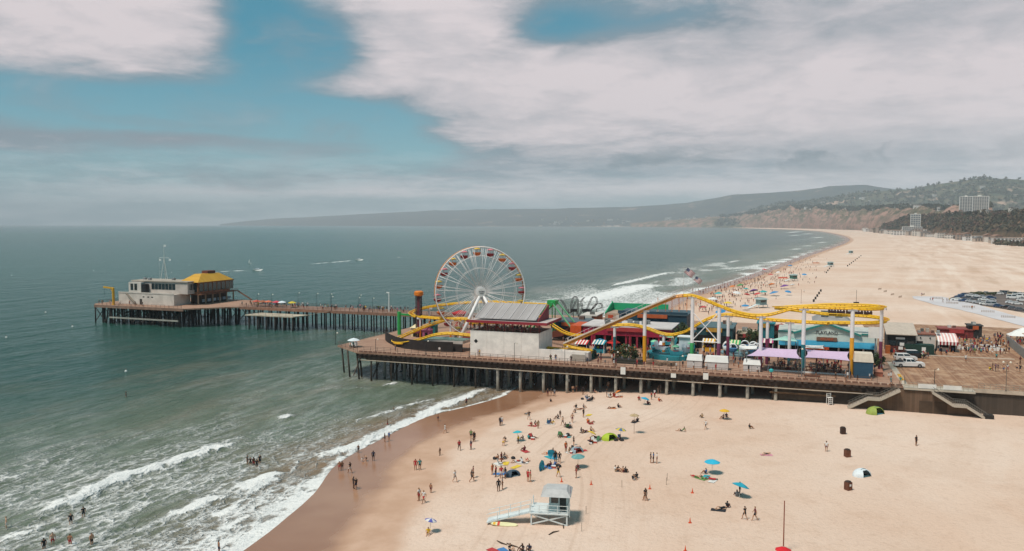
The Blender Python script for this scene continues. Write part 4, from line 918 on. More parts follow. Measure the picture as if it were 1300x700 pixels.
# swing ship A-frame
u0, v0 = uv(724, 436); ua, za = pv(703, 385, v0 + 4)
sw = pthing('swinging_ship', 'green A-frame swinging ship ride', 'swing ride', ua, v0 + 4)
hh = za - DECK; ul_, _ = pv(741, 432, v0 + 1.0); dx = ul_ - ua
for sx in (-1, 1):
    for y in (-3.2, 3.2): MB().tube([(sx * dx, y, 0), (sx * .5, y * .75, hh)], [.28, .24], 8).build('leg', M('3a9450', .45, .12) if sx < 0 else M('6fb083', .45, .12), sw)
MB().tube([(0, -3.2, hh), (0, 3.2, hh)], .55, 10).build('axle', GRN, sw); MB().box(-1.6, .8, -1.2, 1.2, hh - .4, hh + .8).build('motor', GRN, sw)
hull = [(-4.6, 3.2), (-5.0, 4.3), (-3.6, 3.2), (0, 2.5), (3.6, 3.2), (5.0, 4.3), (4.6, 3.2), (3.0, 1.5), (0, .9), (-3.0, 1.5)]
MB().side(hull, -1.2, 1.2).build('ship_hull', M('6a3524', .6, .2, .6), sw)
for y in (-1, 1): MB().tube([(0, y * 1.1, 2.6), (0, y * 1.6, hh)], .14, 6).build('hanger', GRN, sw)
# dark looping children's coaster behind
lc = pthing('looping_coaster', 'small dark looping coaster track standing against the surf', 'roller coaster', 0, 0, 0)
vv = 74; pts = []
loops = [(707, 383), (713, 381), (719, 389), (723, 396), (727, 388), (730, 383), (726, 396), (724, 402)]
def lp_path(pxs, v, dv=.4): return [(*pv(x, y, v + i * dv)[:1], v + i * dv, pv(x, y, v)[1]) for i, (x, y) in enumerate(pxs)]
dk = M('3b2f33', .5, .2, .6)
for k, pxs in enumerate(([(705, 384), (711, 381), (716, 386), (720, 395), (724, 398), (728, 390), (731, 383)], [(726, 400), (725, 390), (727, 380), (730, 377), (733, 380), (734, 390), (732, 400)], [(735, 402), (739, 392), (738, 383), (742, 378)], [(742, 400), (747, 388), (752, 378), (757, 379), (757, 387), (751, 394), (745, 400)], [(748, 398), (756, 387), (763, 386), (764, 391), (758, 393)])):
    pp = [Vector(q) for q in catmull(lp_path(pxs, vv + k * .8, .25), 5)]
    for s in (-.3, .3): MB().tube([q + Vector((s * .4, s, 0)) for q in pp], .10, 5).build('rail', dk, lc, smooth=True)
for x in (714, 722, 728, 734, 741, 750, 757): u, z = pv(x, 397, vv + 1.5); MB().tube([(u, vv + 1.5, DECK), (u, vv + 1.5, z + 1.2)], .12, 6).build('column', dk, lc)
for x in (727, 730, 742, 746): u, z = pv(x, 394, vv + 1); MB().box(u - .7, u + .7, vv + .6, vv + 1.4, z - .5, z + .4).build('car', BLACK, lc)

# ---- shark-finned family ride -----------------------------------------
u, v = uv(851, 456); sr = pthing('spinning_boat_ride', 'teal pool ride with red and white finned boats circling a mast', 'ride', u, v + 3.5)
MB().lathe([(6.2, 0), (6.2, 1.1), (5.9, 1.15)], 20).build('basin', M('2b7f88', .5, .15, .5), sr)
MB().lathe([(.5, 1.1), (.4, 4.6), (.15, 5.2)], 10).build('mast', M('c9c0a8', .5, .1), sr)
MB().box(1.2, 4.2, 2.2, 4.2, 1.1, 4.6).build('booth', M('c9d2d6', .6, .1), sr); MB().box(.8, 4.6, 1.8, 4.6, 4.62, 4.85).build('booth_roof', M('dfe4e2', .6, .1), sr)
for k in range(8):
    a = 2 * math.pi * k / 8 + .3; bo = MB().side([(-1.3, 0), (1.3, 0), (1.7, .7), (1.0, .8), (-1.0, .8), (-1.6, 1.9), (-1.8, 1.2)], -.6, .6)
    o = bo.build('boat', M('d8dde0', .4, .08) if k % 2 else M('3a8f9a', .4, .1), sr, (4.5 * math.cos(a), 4.5 * math.sin(a), 1.3 + .5 * (k % 3)), a + math.pi / 2)
    MB().box(-.6, .7, -.45, .45, .81, .95).build('seat', M('b02436', .5, .1), o)
    MB().tube([(0, .7, .3), (0, 3.6, .4)], .1, 5).build('arm', WHT, o)
    if k % 2 == 0: MB().lathe([(.95, 1.9), (.6, 2.2), (.1, 2.35)], 8, 0, 0).build('sunshade', M('7fc49a', .6, .1), o)
# white-blue ring ride behind the kiosks
u, v = uv(940, 452); wr = pthing('ring_boat_ride', 'ring of white and blue round cars on a low ride', 'ride', u, v + 3)
MB().lathe([(5.0, 0), (5.0, .5), (4.8, .55)], 20).build('platform', M('6f8a90', .6, .2, .5), wr)
for k in range(9):
    a = 2 * math.pi * k / 9; o = MB().lathe([(.5, 0), (1.0, .35), (1.1, .9), (.95, .95)], 10).build('car', M('e2e6e6', .4, .08) if k % 2 else M('3f6f95', .4, .1), wr, (3.6 * math.cos(a), 3.6 * math.sin(a), .9))
    MB().tube([(1.0 * math.cos(t_ * .524), 0, 1.0 + 1.0 * math.sin(t_ * .524)) for t_ in range(7)], .16, 6).build('hoop', M('e8e4e0', .4, .05), o)
# ================================================================== buildings, stalls, vehicles and lamps on the pier
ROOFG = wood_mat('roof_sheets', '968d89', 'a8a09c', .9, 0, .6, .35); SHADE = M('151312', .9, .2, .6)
# ---- white pavilion -------------------------------------------------
u0, v0 = uv(597, 451); uR, _ = pv(684, 456, v0); wl = uR - u0; _, zt = pv(597, 419.5, v0); h = zt - DECK
pav = pthing('white_pavilion', 'tall white walled pavilion with grey ribbed roof and red trimmed terrace', 'pavilion', u0, v0)
WALLW = M('e8ded4', .85, .14, .45)
pw = wl / 4
for i in range(4): MB().box(i * pw + .02, (i + 1) * pw - .02, -.0, .25, 0, h - .004 * i).build('wall_panel', WALLW, pav)
MB().box(0, .25, .26, 11, 0, h).build('side_wall', WALLW, pav); MB().box(wl - .25, wl, .26, 11, 0, h).build('side_wall', WALLW, pav); MB().box(.26, wl - .26, .26, 11, h - .4, h - .1).build('terrace_floor', WOODB, pav)
MB().add([(1.0, -.03, h - 2.6), (1.55, -.03, h - 2.05), (2.1, -.03, h - 2.6), (1.55, -.03, h - 3.15)], [(0, 1, 2, 3)]).build('diamond_window', BLACK, pav)
MB().box(0, wl, .0, .1, h + .75, h + .85).build('terrace_rail', DRED, pav)
for i in range(9): MB().box(i * wl / 8 - .1, i * wl / 8 + .1, .3, .5, h, h + 2.3).build('post', DRED, pav)
for i in range(5): MB().box(i * wl / 4 - .1, i * wl / 4 + .1, 10.4, 10.6, h, h + 2.3).build('post', DRED, pav)
r1 = MB().box(-.6, wl + 2.2, -.9, 11.5, h + 2.32, h + 2.5).build('terrace_roof', M('b8a9a2', .8, .15, .5), pav)
MB().box(-.62, wl + 2.22, -1.0, -.91, h + 2.1, h + 2.75).build('red_fascia', M('8e2430', .6, .1), r1); MB().box(wl + 2.23, wl + 2.32, -1.0, 11.5, h + 2.1, h + 2.75).build('red_fascia', M('8e2430', .6, .1), r1)
zf, zb2 = h + 2.9, h + 6.0; x0, x1 = .6, wl - 1.2
MB().hexa([(x0, 1.5, zf), (x1, 1.5, zf), (x1 + .2, 9.5, zb2), (x0 + .2, 9.5, zb2)], [(x0, 1.5, zf + .12), (x1, 1.5, zf + .12), (x1 + .2, 9.5, zb2 + .12), (x0 + .2, 9.5, zb2 + .12)]).build('ribbed_roof', ROOFG, pav)
for i in range(8):
    x = x0 + .15 + i * (x1 - x0 - .3) / 7; MB().beam((x, 1.5, zf + .19), (x + .2, 9.5, zb2 + .19), .14, .14).build('roof_rib', M('c2b9b6', .6, .1), pav)
MB().hexa([(x1 + .25, 1.8, h + 2.52), (x1 + .45, 9.6, h + 2.52), (x1 + .45, 9.6, zb2 + .1), (x1 + .25, 1.8, zf + .1)], [(x1 + .55, 1.8, h + 2.52), (x1 + .75, 9.6, h + 2.52), (x1 + .75, 9.6, zb2 + .1), (x1 + .55, 1.8, zf + .1)]).build('gable_end', M('7c2b33', .7, .15), pav)
u2, _ = pv(743, 459, v0); _, zt2 = pv(690, 443.5, v0)
lw = pthing('low_white_wall', 'low white wall stepping along the boardwalk beside the pavilion', 'wall', uR + .03, v0)
n_ = 4; seg = (u2 - uR) / n_
for i in range(n_): MB().box(i * seg + .02, (i + 1) * seg - .02, 0, .3, 0, (zt2 - DECK) * (1 if i < 2 else .92)).build('wall_panel', WALLW, lw)
MB().box((n_ - 1.15) * seg, n_ * seg - .05, -.08, -.02, .1, 1.7).build('wall_vent', M('a79c90', .8, .1), lw)
stn = pthing('coaster_station', 'white coaster boarding platform behind the low wall', 'platform', uR + 2.5, v0 + .9)
MB().box(0, 9.5, 0, 3.4, 0, 2.1).build('platform', M('c8beb6', .8, .12), stn); MB().box(4.0, 9.8, 3.45, 7.0, 0, 1.6).build('pool', M('1f5a50', .4, .2), stn)
# ---- other buildings: (name, label, cat, xl, xr, v, y top, depth, wall, roof)
def block(name, label, cat, xl, xr, v, yt, depth, wall, roof, zb=0.0, opening=None, par=.0):
    ua, zt = pv(xl, yt, v); ub, _ = pv(xr, yt, v); w, h = ub - ua, zt - DECK
    o = pthing(name, label, cat, ua, v)
    MB().box(0, w, 0, depth, zb, h).build('wall', wall, o)
    MB().box(-.3, w + .3, -.3, depth + .3, h + .003, h + .28).build('roof', roof, o)
    if par: MB().box(-.3, w + .3, -.3, -.05, h + .29, h + par).build('parapet', wall, o)
    if opening:
        n = max(1, int(w / 3.2))
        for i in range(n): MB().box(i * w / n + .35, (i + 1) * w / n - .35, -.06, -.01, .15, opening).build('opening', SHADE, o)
    br_ = random.Random(int(xl)); rc_ = ['8a8a86', '5c5c58', 'b0a698', '6f5348', 'c4beb4']
    for i in range(max(2, int(w / 4))):
        x, y, k = br_.uniform(.5, max(.6, w - 2)), br_.uniform(1.0, max(1.1, depth - 2.2)), br_.uniform(.6, 1.5); MB().box(x, x + k, y, y + k * .8, h + .281, h + .5 + k * .5).build('roof_unit', M(br_.choice(rc_), .7, .2), o)
    MB().box(w * .28, w * .72, -.42, -.31, h - .95, h + .1).build('sign_board', M(br_.choice(['b8862f', 'a83a3a', '2f7f8a', 'c9c1b5', 'b5562a']), .6, .15), o)
    for i in range(1, max(2, int(w / 5))): MB().box(i * w / max(2, int(w / 5)) - .12, i * w / max(2, int(w / 5)) + .12, -.14, -.07, zb, h - .05).build('pilaster', wall, o)
    return o, w, h
WROOF = M('c6bcb6', .8, .15, .4); GROOF = M('77706c', .85, .2, .4); BROOF = M('a08d80', .85, .2, .4)
b, w, h = block('crimson_arcade', 'long crimson fronted building with flat white roof', 'building', 740, 852, 29, 414, 13, CRIM, WROOF, 3.2)
for i in range(9): MB().box(i * (w - .5) / 8, i * (w - .5) / 8 + .5, .1, .6, 0, 3.19).build('column', M('8e2438', .6, .15), b)
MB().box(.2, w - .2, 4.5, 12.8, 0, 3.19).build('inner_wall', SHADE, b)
MB().hexa([(-3.5, -.1, h - 2.6), (-.4, -.4, h - 2.6), (-.4, -.4, h), (-3.5, -.1, h)], [(-3.5, 9, h - 2.6), (-.4, 9, h - 2.6), (-.4, 9, h), (-3.5, 9, h)]).build('orange_wing', M('c4511f', .6, .15), b)
for i in range(4): MB().box(w * .35 + i * 2.4, w * .35 + i * 2.4 + 1.2, 4 + i % 2 * 3, 5.2 + i % 2 * 3, h + .29, h + 1.3).build('roof_unit', STEEL, b)
block('navy_show_building', 'dark navy ride building behind the crimson arcade', 'building', 786, 872, 46, 398, 12, NAVY, M('4a5a60', .8, .2), par=.9)
block('navy_ticket_hall', 'dark navy hall beside the swinging ship', 'building', 702, 742, 39, 409, 10, NAVY, M('5b6468', .8, .2), opening=3.0)
block('orange_stall', 'orange walled stall with white roof behind the navy hall', 'stall', 738, 757, 50, 401, 8, M('c0623a', .7, .15), M('c9bdb2', .8, .1))
block('dark_teal_hall', 'dark teal hall behind the cross braced coaster columns', 'building', 884, 930, 36, 416, 12, M('21464a', .7, .2), M('54676a', .8, .2), opening=3.5)
block('low_navy_stall', 'low navy stall under the dipping yellow track', 'stall', 852, 880, 33, 423, 6, NAVY, M('37535f', .8, .2), opening=2.6)
block('brown_snack_stall', 'low brown snack stall with beige roof near the mint sail', 'stall', 936, 962, 44, 424, 7, M('7c5b45', .8, .2), M('b7a48f', .8, .15), opening=2.2)
block('teal_game_booth', 'teal game booth next to the red lettered stand', 'booth', 962, 983, 40, 411, 6, TEAL, M('2d7f88', .7, .15), opening=2.4)
# green parapet building
ua, zt = pv(768, 398, 66); ub, _ = pv(842, 398, 66); w = ub - ua; h = zt - DECK
gb_ = pthing('green_parapet_building', 'beige building with tall bright green parapet walls', 'building', ua, 66)
gm = M('1f9a68', .6, .1); MB().box(0, w, 0, 10, 0, h).build('wall', M('b69a84', .8, .15), gb_)
MB().box(.3, w - .3, .3, 10, h + .003, h + .1).build('roof', M('a98e7c', .85, .2), gb_)
MB().hexa([(0, -.15, h), (.3, -.15, h), (.3, 10.3, h), (0, 10.3, h)], [(0, -.15, h + .3), (.3, -.15, h + .3), (.3, 10.3, h + 2.9), (0, 10.3, h + 2.9)]).build('parapet', gm, gb_)
MB().box(0.31, w, 10.02, 10.35, h + .01, h + 2.4).build('parapet', gm, gb_); MB().box(w * .62, w + .1, -.2, .1, h - .9, h + 1.6).build('parapet', gm, gb_)
for i in range(5): MB().box(1 + i * 2.6, 2.6 + i * 2.6, -.08, -.01, h - 1.5, h - .4).build('poster', M(('b84a2a', 'c9c1b5', '3a4f5a', 'b0812f', 'a83a3a')[i], .7, .1), gb_)
u, z = pv(856, 401, 70); ub, _ = pv(869, 401, 70)
dm = pthing('mauve_dome_tent', 'low mauve domed tent roof at the back of the pier', 'tent', u, 70); rr = ub - u
MB().lathe([(rr, 0), (rr, z - DECK - .1), (rr * .85, z - DECK + .9), (rr * .5, z - DECK + 1.5), (.1, z - DECK + 1.7)], 16).build('tent', M('8d6f88', .7, .1), dm)
MB().lathe([(.1, z - DECK + 1.7), (.05, z - DECK + 2.6)], 6).build('finial', WHT, dm)
# red lettered stand
b, w, h = block('red_lettered_stand', 'small stand with red sign board and peaked roof', 'stand', 983, 1001, 43, 420, 6, M('c2a996', .8, .15), M('9a3b33', .7, .15), opening=2.2)
MB().side([(-.2, h + .3), (w + .2, h + .3), (w + .2, h + 1.2), (w / 2, h + 2.0), (-.2, h + 1.2)], -.35, .1).build('sign_board', M('a3282c', .6, .1), b)
# arcade with teal gable
ua, ze_ = pv(988, 421, 30); ub, _ = pv(1114, 421, 30); w = ub - ua; h = ze_ - DECK; ug, zg = pv(1050, 411.5, 30); ug -= ua; zg -= DECK
ar = pthing('gabled_arcade', 'pale green arcade building with teal trimmed gable and blue awning', 'arcade', ua, 30)
PG = M('c9d2c8', .75, .1, .5); TL = M('2d7f78', .6, .12)
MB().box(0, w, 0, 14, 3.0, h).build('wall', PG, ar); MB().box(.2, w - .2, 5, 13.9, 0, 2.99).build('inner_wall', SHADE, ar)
for i in range(9): MB().box(i * (w - .4) / 8, i * (w - .4) / 8 + .4, .1, .5, 0, 2.99).build('column', WHT, ar)
MB().side([(ug - 6.8, h + .003), (ug + 6.8, h + .003), (ug, zg)], -.1, 2.5).build('gable', PG, ar)
for s in (-1, 1): MB().beam((ug + s * 7.6, -.35, h - .15), (ug, -.35, zg + .12), .5, .42).build('gable_trim', TL, ar)
for s in (-1, 1): MB().hexa([(ug + s * 7.0, -.4, h + .12), (ug, -.4, zg + .25), (ug, 2.6, zg + .25), (ug + s * 7.0, 2.6, h + .12)], [(ug + s * 7.0, -.4, h + .24), (ug, -.4, zg + .37), (ug, 2.6, zg + .37), (ug + s * 7.0, 2.6, h + .24)]).build('gable_roof', M('9fb0a8', .8, .15), ar)
MB().box(0, ug - 7.7, -.2, .2, h, h + .35).build('eave_trim', TL, ar); MB().box(ug + 7.7, w, -.2, .2, h, h + .35).build('eave_trim', TL, ar); MB().box(0, w, .25, 14, h + .004, h + .2).build('roof', M('b9b9b0', .8, .15), ar)
MB().hexa([(.2, -2.0, 3.0), (w - .2, -2.0, 3.0), (w - .2, -.02, 4.1), (.2, -.02, 4.1)], [(.2, -2.0, 3.15), (w - .2, -2.0, 3.15), (w - .2, -.02, 4.25), (.2, -.02, 4.25)]).build('awning', M('2a7f9c', .6, .12), ar)
MB().box(ug - 5.5, ug + .5, -2.14, -2.02, 2.4, 3.05).build('orange_strip', M('c9521f', .6, .1), ar)
lettering('PLAYLAND', 1.0, M('3c3a44', .6, .05), ar, (ug, -.16, h + .25)); sb = MB().box(ug - 2.3, ug + 2.3, -.5, -.15, 4.3, 5.2).build('sign_board', M('7a5a48', .6, .1), ar); lettering('ARCADE', .75, M('d05a30', .5, .05), sb, (ug, -.54, 4.75))
# carousel-style pavilion behind
ua, zt = pv(1033, 407, 66); ub, _ = pv(1079, 407, 66); w = ub - ua; h = zt - DECK; _, za = pv(1055, 392.5, 66 + w / 2)
hp = pthing('hip_roof_hall', 'square hall with grey pyramid roof behind the arcade', 'hall', ua, 66)
MB().box(.4, w - .4, .4, w - .4, 0, h).build('wall', M('b39f8f', .8, .15), hp); MB().add([(-.4, -.4, h + .003), (w + .4, -.4, h + .003), (w + .4, w + .4, h + .003), (-.4, w + .4, h + .003), (w / 2, w / 2, za - DECK)], [(3, 2, 1, 0), (0, 1, 4), (1, 2, 4), (2, 3, 4), (3, 0, 4)]).build('roof', M('8f8a86', .8, .2, .5), hp)
for f in (.3, .7): MB().box(w * f - .9, w * f + .9, 1.2, 3.4, h + .3, h + 2.6).build('dormer', M('5c6060', .7, .2), hp)
# white round-ended tower sign at right end of arcade
u, z = pv(1112, 421, 27); si = pthing('white_sign_tower', 'white sign panel on a post at the arcade corner', 'sign', u, 27)
MB().box(-1.6, 1.6, -.15, .15, z - DECK - 1.6, z - DECK + 1.0).build('panel', WHT, si); MB().box(-.15, .15, .16, .4, 0, z - DECK + .5).build('post', STEEL, si)
# kiosks along the front
def kiosk(label, xl, xr, yb, yt, depth, wall, top, band, cat='kiosk', shutter=True):
    u0, u1, v0, h = fb(xl, xr, yb, yt); w = u1 - u0; o = pthing('boardwalk_kiosk', label, cat, u0, v0)
    MB().box(0, w, 0, depth, 0, h * (1 - band)).build('counter', wall, o); MB().hexa([(-.12, -.12, h * (1 - band) + .003), (w + .12, -.12, h * (1 - band) + .003), (w + .12, depth + .12, h * (1 - band) + .003), (-.12, depth + .12, h * (1 - band) + .003)], [(.1, .25, h), (w - .1, .25, h), (w - .1, depth - .1, h), (.1, depth - .1, h)]).build('hood', top, o)
    for k in range(1, 1 + (2 if shutter else 0)): MB().box(w * k / 2 - .03, w * k / 2 + .03, -.04, -.005, .1, h * (1 - band) - .1).build('shutter_seam', M('8d8780', .7, .1), o) if k < 2 else None
    return o, w, h
kiosk('white shuttered kiosk below the green based coaster column', 872, 891, 466.5, 451, 2.2, M('c8beb8', .7, .1), WHT, .42)
kiosk('wide white shuttered kiosk between two other white kiosks', 895, 924, 469, 452.5, 2.2, M('c8beb8', .7, .1), WHT, .42)
kiosk('white kiosk with brown top panel beside the lavender sail', 943.5, 965, 471.5, 457, 2.0, M('c8beb8', .7, .1), WHT, .4)
kiosk('dark blue kiosk with sloping cream roof at the pier edge', 1084, 1108, 479.5, 449, 3.6, M('274a5f', .7, .12), M('cfc0ae', .75, .1), .34, shutter=False)
kiosk('small brick red planter kiosk beside the dark blue kiosk', 1110, 1121, 478, 470, 1.6, M('9a5a45', .8, .15), M('a06a55', .8, .1), .3, shutter=False)
# dining area
u0, v0 = uv(962, 470.5); u1, _ = pv(1079, 481, v0)
dn = pthing('dining_enclosure', 'low white kerbed dining enclosure with rails under the lavender sails', 'enclosure', u0 + 2, v0 + .2); w = u1 - u0 - 2.6
MB().box(0, w, 0, .25, 0, .35).build('kerb', WHT, dn); MB().box(0, .25, .26, 6, 0, .35).build('kerb', WHT, dn); MB().box(w - .25, w, .26, 6, 0, .35).build('kerb', WHT, dn)
RD = rail_mesh(w / 4, 1.2, 4, .04, .03, 2); RD.materials.append(M('4a4440', .6, .2))
for i in range(4): link('railing_section', RD, dn, (i * w / 4, .12, .36))
tb = MB().lathe([(.35, 0), (.08, .06), (.06, .7), (.6, .72), (.6, .78)], 10).mesh('dining_table'); tb.materials.append(M('b79a80', .7, .15))
chm = MB(); chm.box(-.22, .22, -.22, .22, .42, .48); chm.box(-.22, .22, .18, .24, .48, .95)
for sx in (-.2, .17):
    for sy in (-.2, .17): chm.box(sx, sx + .04, sy, sy + .04, 0, .42)
chm = chm.mesh('chair'); chm.materials.append(M('7a2b2b', .6, .15))
drr = random.Random(12)
for i in range(9):
    for j in range(2):
        cu, cv = u0 + 4 + i * (w - 3) / 8.5, v0 + 2.2 + j * 3.2
        tag(link('dining_table', tb, None, W(cu, cv, DECK)), 'small round cafe table under a lavender sail', 'table', 'cafe tables under the sails')
        for k in range(2):
            a = drr.random() * 6.28; o = link('cafe_chair', chm, None, W(cu + .85 * math.cos(a + k * 3.1), cv + .85 * math.sin(a + k * 3.1), DECK), a + k * 3.1 - PA + 4.7); tag(o, 'dark red cafe chair under a lavender sail', 'chair', 'cafe chairs under the sails')
# shade sails
def sail(label, cx, mat, posts=True):
    """corner pixels with v: (x, y, v)"""
    q = [Vector((pv(x, y, v)[0], v, pv(x, y, v)[1])) for x, y, v in cx]; o = pthing('shade_sail', label, 'shade sail', 0, 0, 0)
    n = 8; b = MB(); idx = {}
    c = sum(q, Vector()) / len(q)
    vs = []
    for i in range(n + 1):
        for j in range(n + 1):
            s, t = i / n, j / n; p = (q[0] * (1 - s) + q[1] * s) * (1 - t) + (q[3] * (1 - s) + q[2] * s) * t
            pin = 1 - (1 - 4 * s * (1 - s) * .16) * 0; k = .10 * (s * (1 - s) * 4 + t * (1 - t) * 4) - .04 * (s * (1 - s) * 16 * t * (1 - t))
            p = p + (c - p) * k; p.z -= .5 * (s * (1 - s) * 4) * (t * (1 - t) * 4); vs.append(p)
    fs = [(i * (n + 1) + j, (i + 1) * (n + 1) + j, (i + 1) * (n + 1) + j + 1, i * (n + 1) + j + 1) for i in range(n) for j in range(n)]
    m = len(vs); vs2 = vs + [p + Vector((0, 0, .03)) for p in vs]; rim = []
    b.add(vs2, fs + [tuple(k + m for k in f[::-1]) for f in fs]); b.build('canopy', mat, o, smooth=True)
    for p in q: MB().tube([(p.x, p.y, DECK), (p.x, p.y, p.z + .2)], .09, 6).build('post', STEEL, o)
sail('lavender shade sail over the cafe beside the white kiosk', [(948, 452, 6), (1018, 456, 4.5), (1012, 444, 13), (964, 441, 13)], M('c9aec6', .8, .06))
sail('lavender shade sail over the cafe between teal and yellow columns', [(1022, 454, 5), (1079, 458.5, 4.5), (1078, 447, 13), (1023, 444, 13)], M('c9aec6', .8, .06))
sail('pale mint pointed shade sail behind the lavender ones', [(976, 432, 22), (1013, 434, 20), (1010, 430, 28), (998, 426.5, 26)], MINT)
sail('white canopy stretched behind the lavender sail', [(1022, 442, 17), (1046, 443, 17), (1046, 439, 21), (1022, 438.5, 21)], WHT)
sail('white canopy over the ring ride', [(938, 443.5, 20), (962, 444, 20), (962, 439.5, 25), (938, 439, 25)], WHT)
# ---- right-hand stands on the parking deck ----------------------------
u0, u1, v0, h = fb(1126, 1162, 448, 424.5); w = u1 - u0
gr = pthing('beige_roof_grill', 'dark fronted grill restaurant with sloping beige roof', 'restaurant', u0, v0)
MB().box(0, w, .0, 7, 0, h).build('wall', M('2c2c2b', .7, .2), gr)
MB().hexa([(-.4, -.8, h + .003), (w + .3, -.8, h + .003), (w + .3, 8, h + 2.0), (-.4, 8, h + 2.0)], [(-.4, -.8, h + .2), (w + .3, -.8, h + .2), (w + .3, 8, h + 2.2), (-.4, 8, h + 2.2)]).build('roof', M('b9a898', .8, .12), gr)
MB().box(-.1, w * .75, -.08, -.02, 0, 1.9).build('red_panel', M('5e2a22', .7, .2), gr)
for i in range(3): MB().box(.4 + i * 2.0, 2.0 + i * 2.0, -.16, -.09, 2.0, 3.2).build('window', GLASS, gr)
MB().box(w * .3, w * .62, -.14, -.03, h - 1.15, h - .65).build('sign_board', WHT, gr); 
for x, z in ((.44, 2.0), (.40, 1.0)): MB().box(w * x, w * x + 1.0, -.3, -.2, z, z + .75).build('menu_board', WHT, gr)
MB().box(-.5, .6, -1.5, -.3, 0, 2.0).build('orange_cabinet', M('a05522', .7, .2), gr)
u0, u1, v0, h = fb(1148, 1186, 449.5, 437)
gc = pthing('green_container', 'dark green storage container with white notice beside parked cars', 'container', u0, v0); w = u1 - u0
MB().box(0, w, 0, 2.6, 0, h).build('body', M('1f3a30', .7, .15), gc)
for i in range(18): MB().box(.2 + i * (w - .4) / 18, .35 + i * (w - .4) / 18, -.05, -.005, .1, h - .1).build('corrugation', M('1f3a30', .7, .15), gc)
MB().box(w * .58, w * .58 + .9, -.1, -.055, .9, 1.9).build('notice_board', WHT, gc)
u0, u1, v0, h = fb(1162, 1189, 446, 426)
wb = pthing('white_snack_bar', 'white flat roofed snack bar with brown roof edge next to the striped awning', 'snack bar', u0, v0 + 2); w = u1 - u0
MB().box(0, w, 0, 6, 0, h).build('wall', M('cdc2b8', .8, .1), wb); MB().box(-.2, w + .1, -.2, 6.2, h + .003, h + .3).build('roof', M('8f5b4a', .8, .2), wb)
for i in range(5): MB().box(.8 + i * 1.1, 1.5 + i * 1.1, 1 + (i * 7 % 4), 1.8 + (i * 7 % 4), h + .31, h + .9 + .2 * (i % 3)).build('roof_unit', M(('8a8a86', '5c5c58', 'b0a698', '6f5348', '9a9a96')[i], .7, .2), wb)
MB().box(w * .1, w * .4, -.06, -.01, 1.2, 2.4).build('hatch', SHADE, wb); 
for i in range(2): MB().box(w * .25 + i * 2.2, w * .25 + i * 2.2 + .3, -.2, -.02, h - .9, h - .6).build('wall_lamp', BLACK, wb)
u0, u1, v0, h = fb(1190, 1216, 446.5, 434)
aw = pthing('striped_awning_stand', 'white stand under a red and white striped awning', 'stand', u0, v0); w = u1 - u0
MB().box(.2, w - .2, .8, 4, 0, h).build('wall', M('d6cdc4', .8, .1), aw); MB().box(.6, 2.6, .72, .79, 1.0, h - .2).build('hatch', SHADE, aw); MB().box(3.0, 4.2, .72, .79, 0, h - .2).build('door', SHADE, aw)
ns = 12
for i in range(ns):
    x0, x1 = i * w / ns, (i + 1) * w / ns - .01
    sm = M('d9a8a0', .8, .08) if i % 2 else M('e6ddd6', .8, .08)
    prof = [(-.5, h + .1), (1.2, h + 1.0), (3.2, h + 1.6), (4.6, h + 1.7)]
    b = MB()
    for (y0, z0), (y1, z1) in zip(prof, prof[1:]): b.hexa([(x0, y0, z0), (x1, y0, z0), (x1, y1, z1), (x0, y1, z1)], [(x0, y0, z0 + .05), (x1, y0, z0 + .05), (x1, y1, z1 + .05), (x0, y1, z1 + .05)])
    o = b.build('awning_stripe', sm, aw); MB().box(x0, x1, -.53, -.47, h - .7, h + .09).build('valance', M('9c1f28', .7, .08) if i % 2 else M('e6ddd6', .8, .08), o)
b, w, h = block('red_low_hall', 'low dark red building behind the striped awning', 'building', 1193, 1236, 80, 418, 5, M('7c2e2c', .7, .15), M('8c4a42', .8, .2))
b, w, h = block('black_booth', 'plain black booth at the back edge of the boardwalk', 'booth', 1230, 1247, 80, 414, 4, M('2a2928', .7, .2), M('3a3836', .8, .2))
ti = 0
for x, y, s in ((1290, 428, 4.0), (1298, 424, 4.0)):
    u, v = uv(x, y + 8); o = pthing('market_tent', ('white peaked market tent beside the ramp railing', 'white peaked market tent behind the first by the ramp')[ti], 'tent', u, v); ti += 1
    MB().hexa([(-s / 2, -s / 2, 2.2), (s / 2, -s / 2, 2.2), (s / 2, s / 2, 2.2), (-s / 2, s / 2, 2.2)], [(-.15, -.15, 3.5), (.15, -.15, 3.5), (.15, .15, 3.5), (-.15, .15, 3.5)]).build('canopy', WHT, o)
    for a in (-1, 1):
        for c_ in (-1, 1): MB().box(a * s / 2 - .05 - .05 * a, a * s / 2 + .05 - .05 * a, c_ * s / 2 - .05 - .05 * c_, c_ * s / 2 + .05 - .05 * c_, 0, 2.19).build('leg', STEEL, o)
# ramp with grey side panel
u, v = uv(1278, 437); ub, vb = uv(1304, 459)
rp = pthing('ramp_barrier', 'grey panelled ramp barrier climbing beside the boardwalk', 'barrier', u, v); L = math.hypot(ub - u, vb - v); rz = math.atan2(vb - v, ub - u)
for i in range(5): MB().hexa([(L * i / 5 + .03, 0, 0), (L * (i + 1) / 5 - .03, 0, 0), (L * (i + 1) / 5 - .03, .12, 0), (L * i / 5 + .03, .12, 0)], [(L * i / 5 + .03, 0, 2.2), (L * (i + 1) / 5 - .03, 0, 2.2), (L * (i + 1) / 5 - .03, .12, 2.2), (L * i / 5 + .03, .12, 2.2)]).build('panel', M('8f8c86', .7, .15), rp, None, rz)
MB().tube([(0, .06, 2.4), (L, .06, 2.4)], .06, 6).build('handrail', STEEL, rp, None, rz)
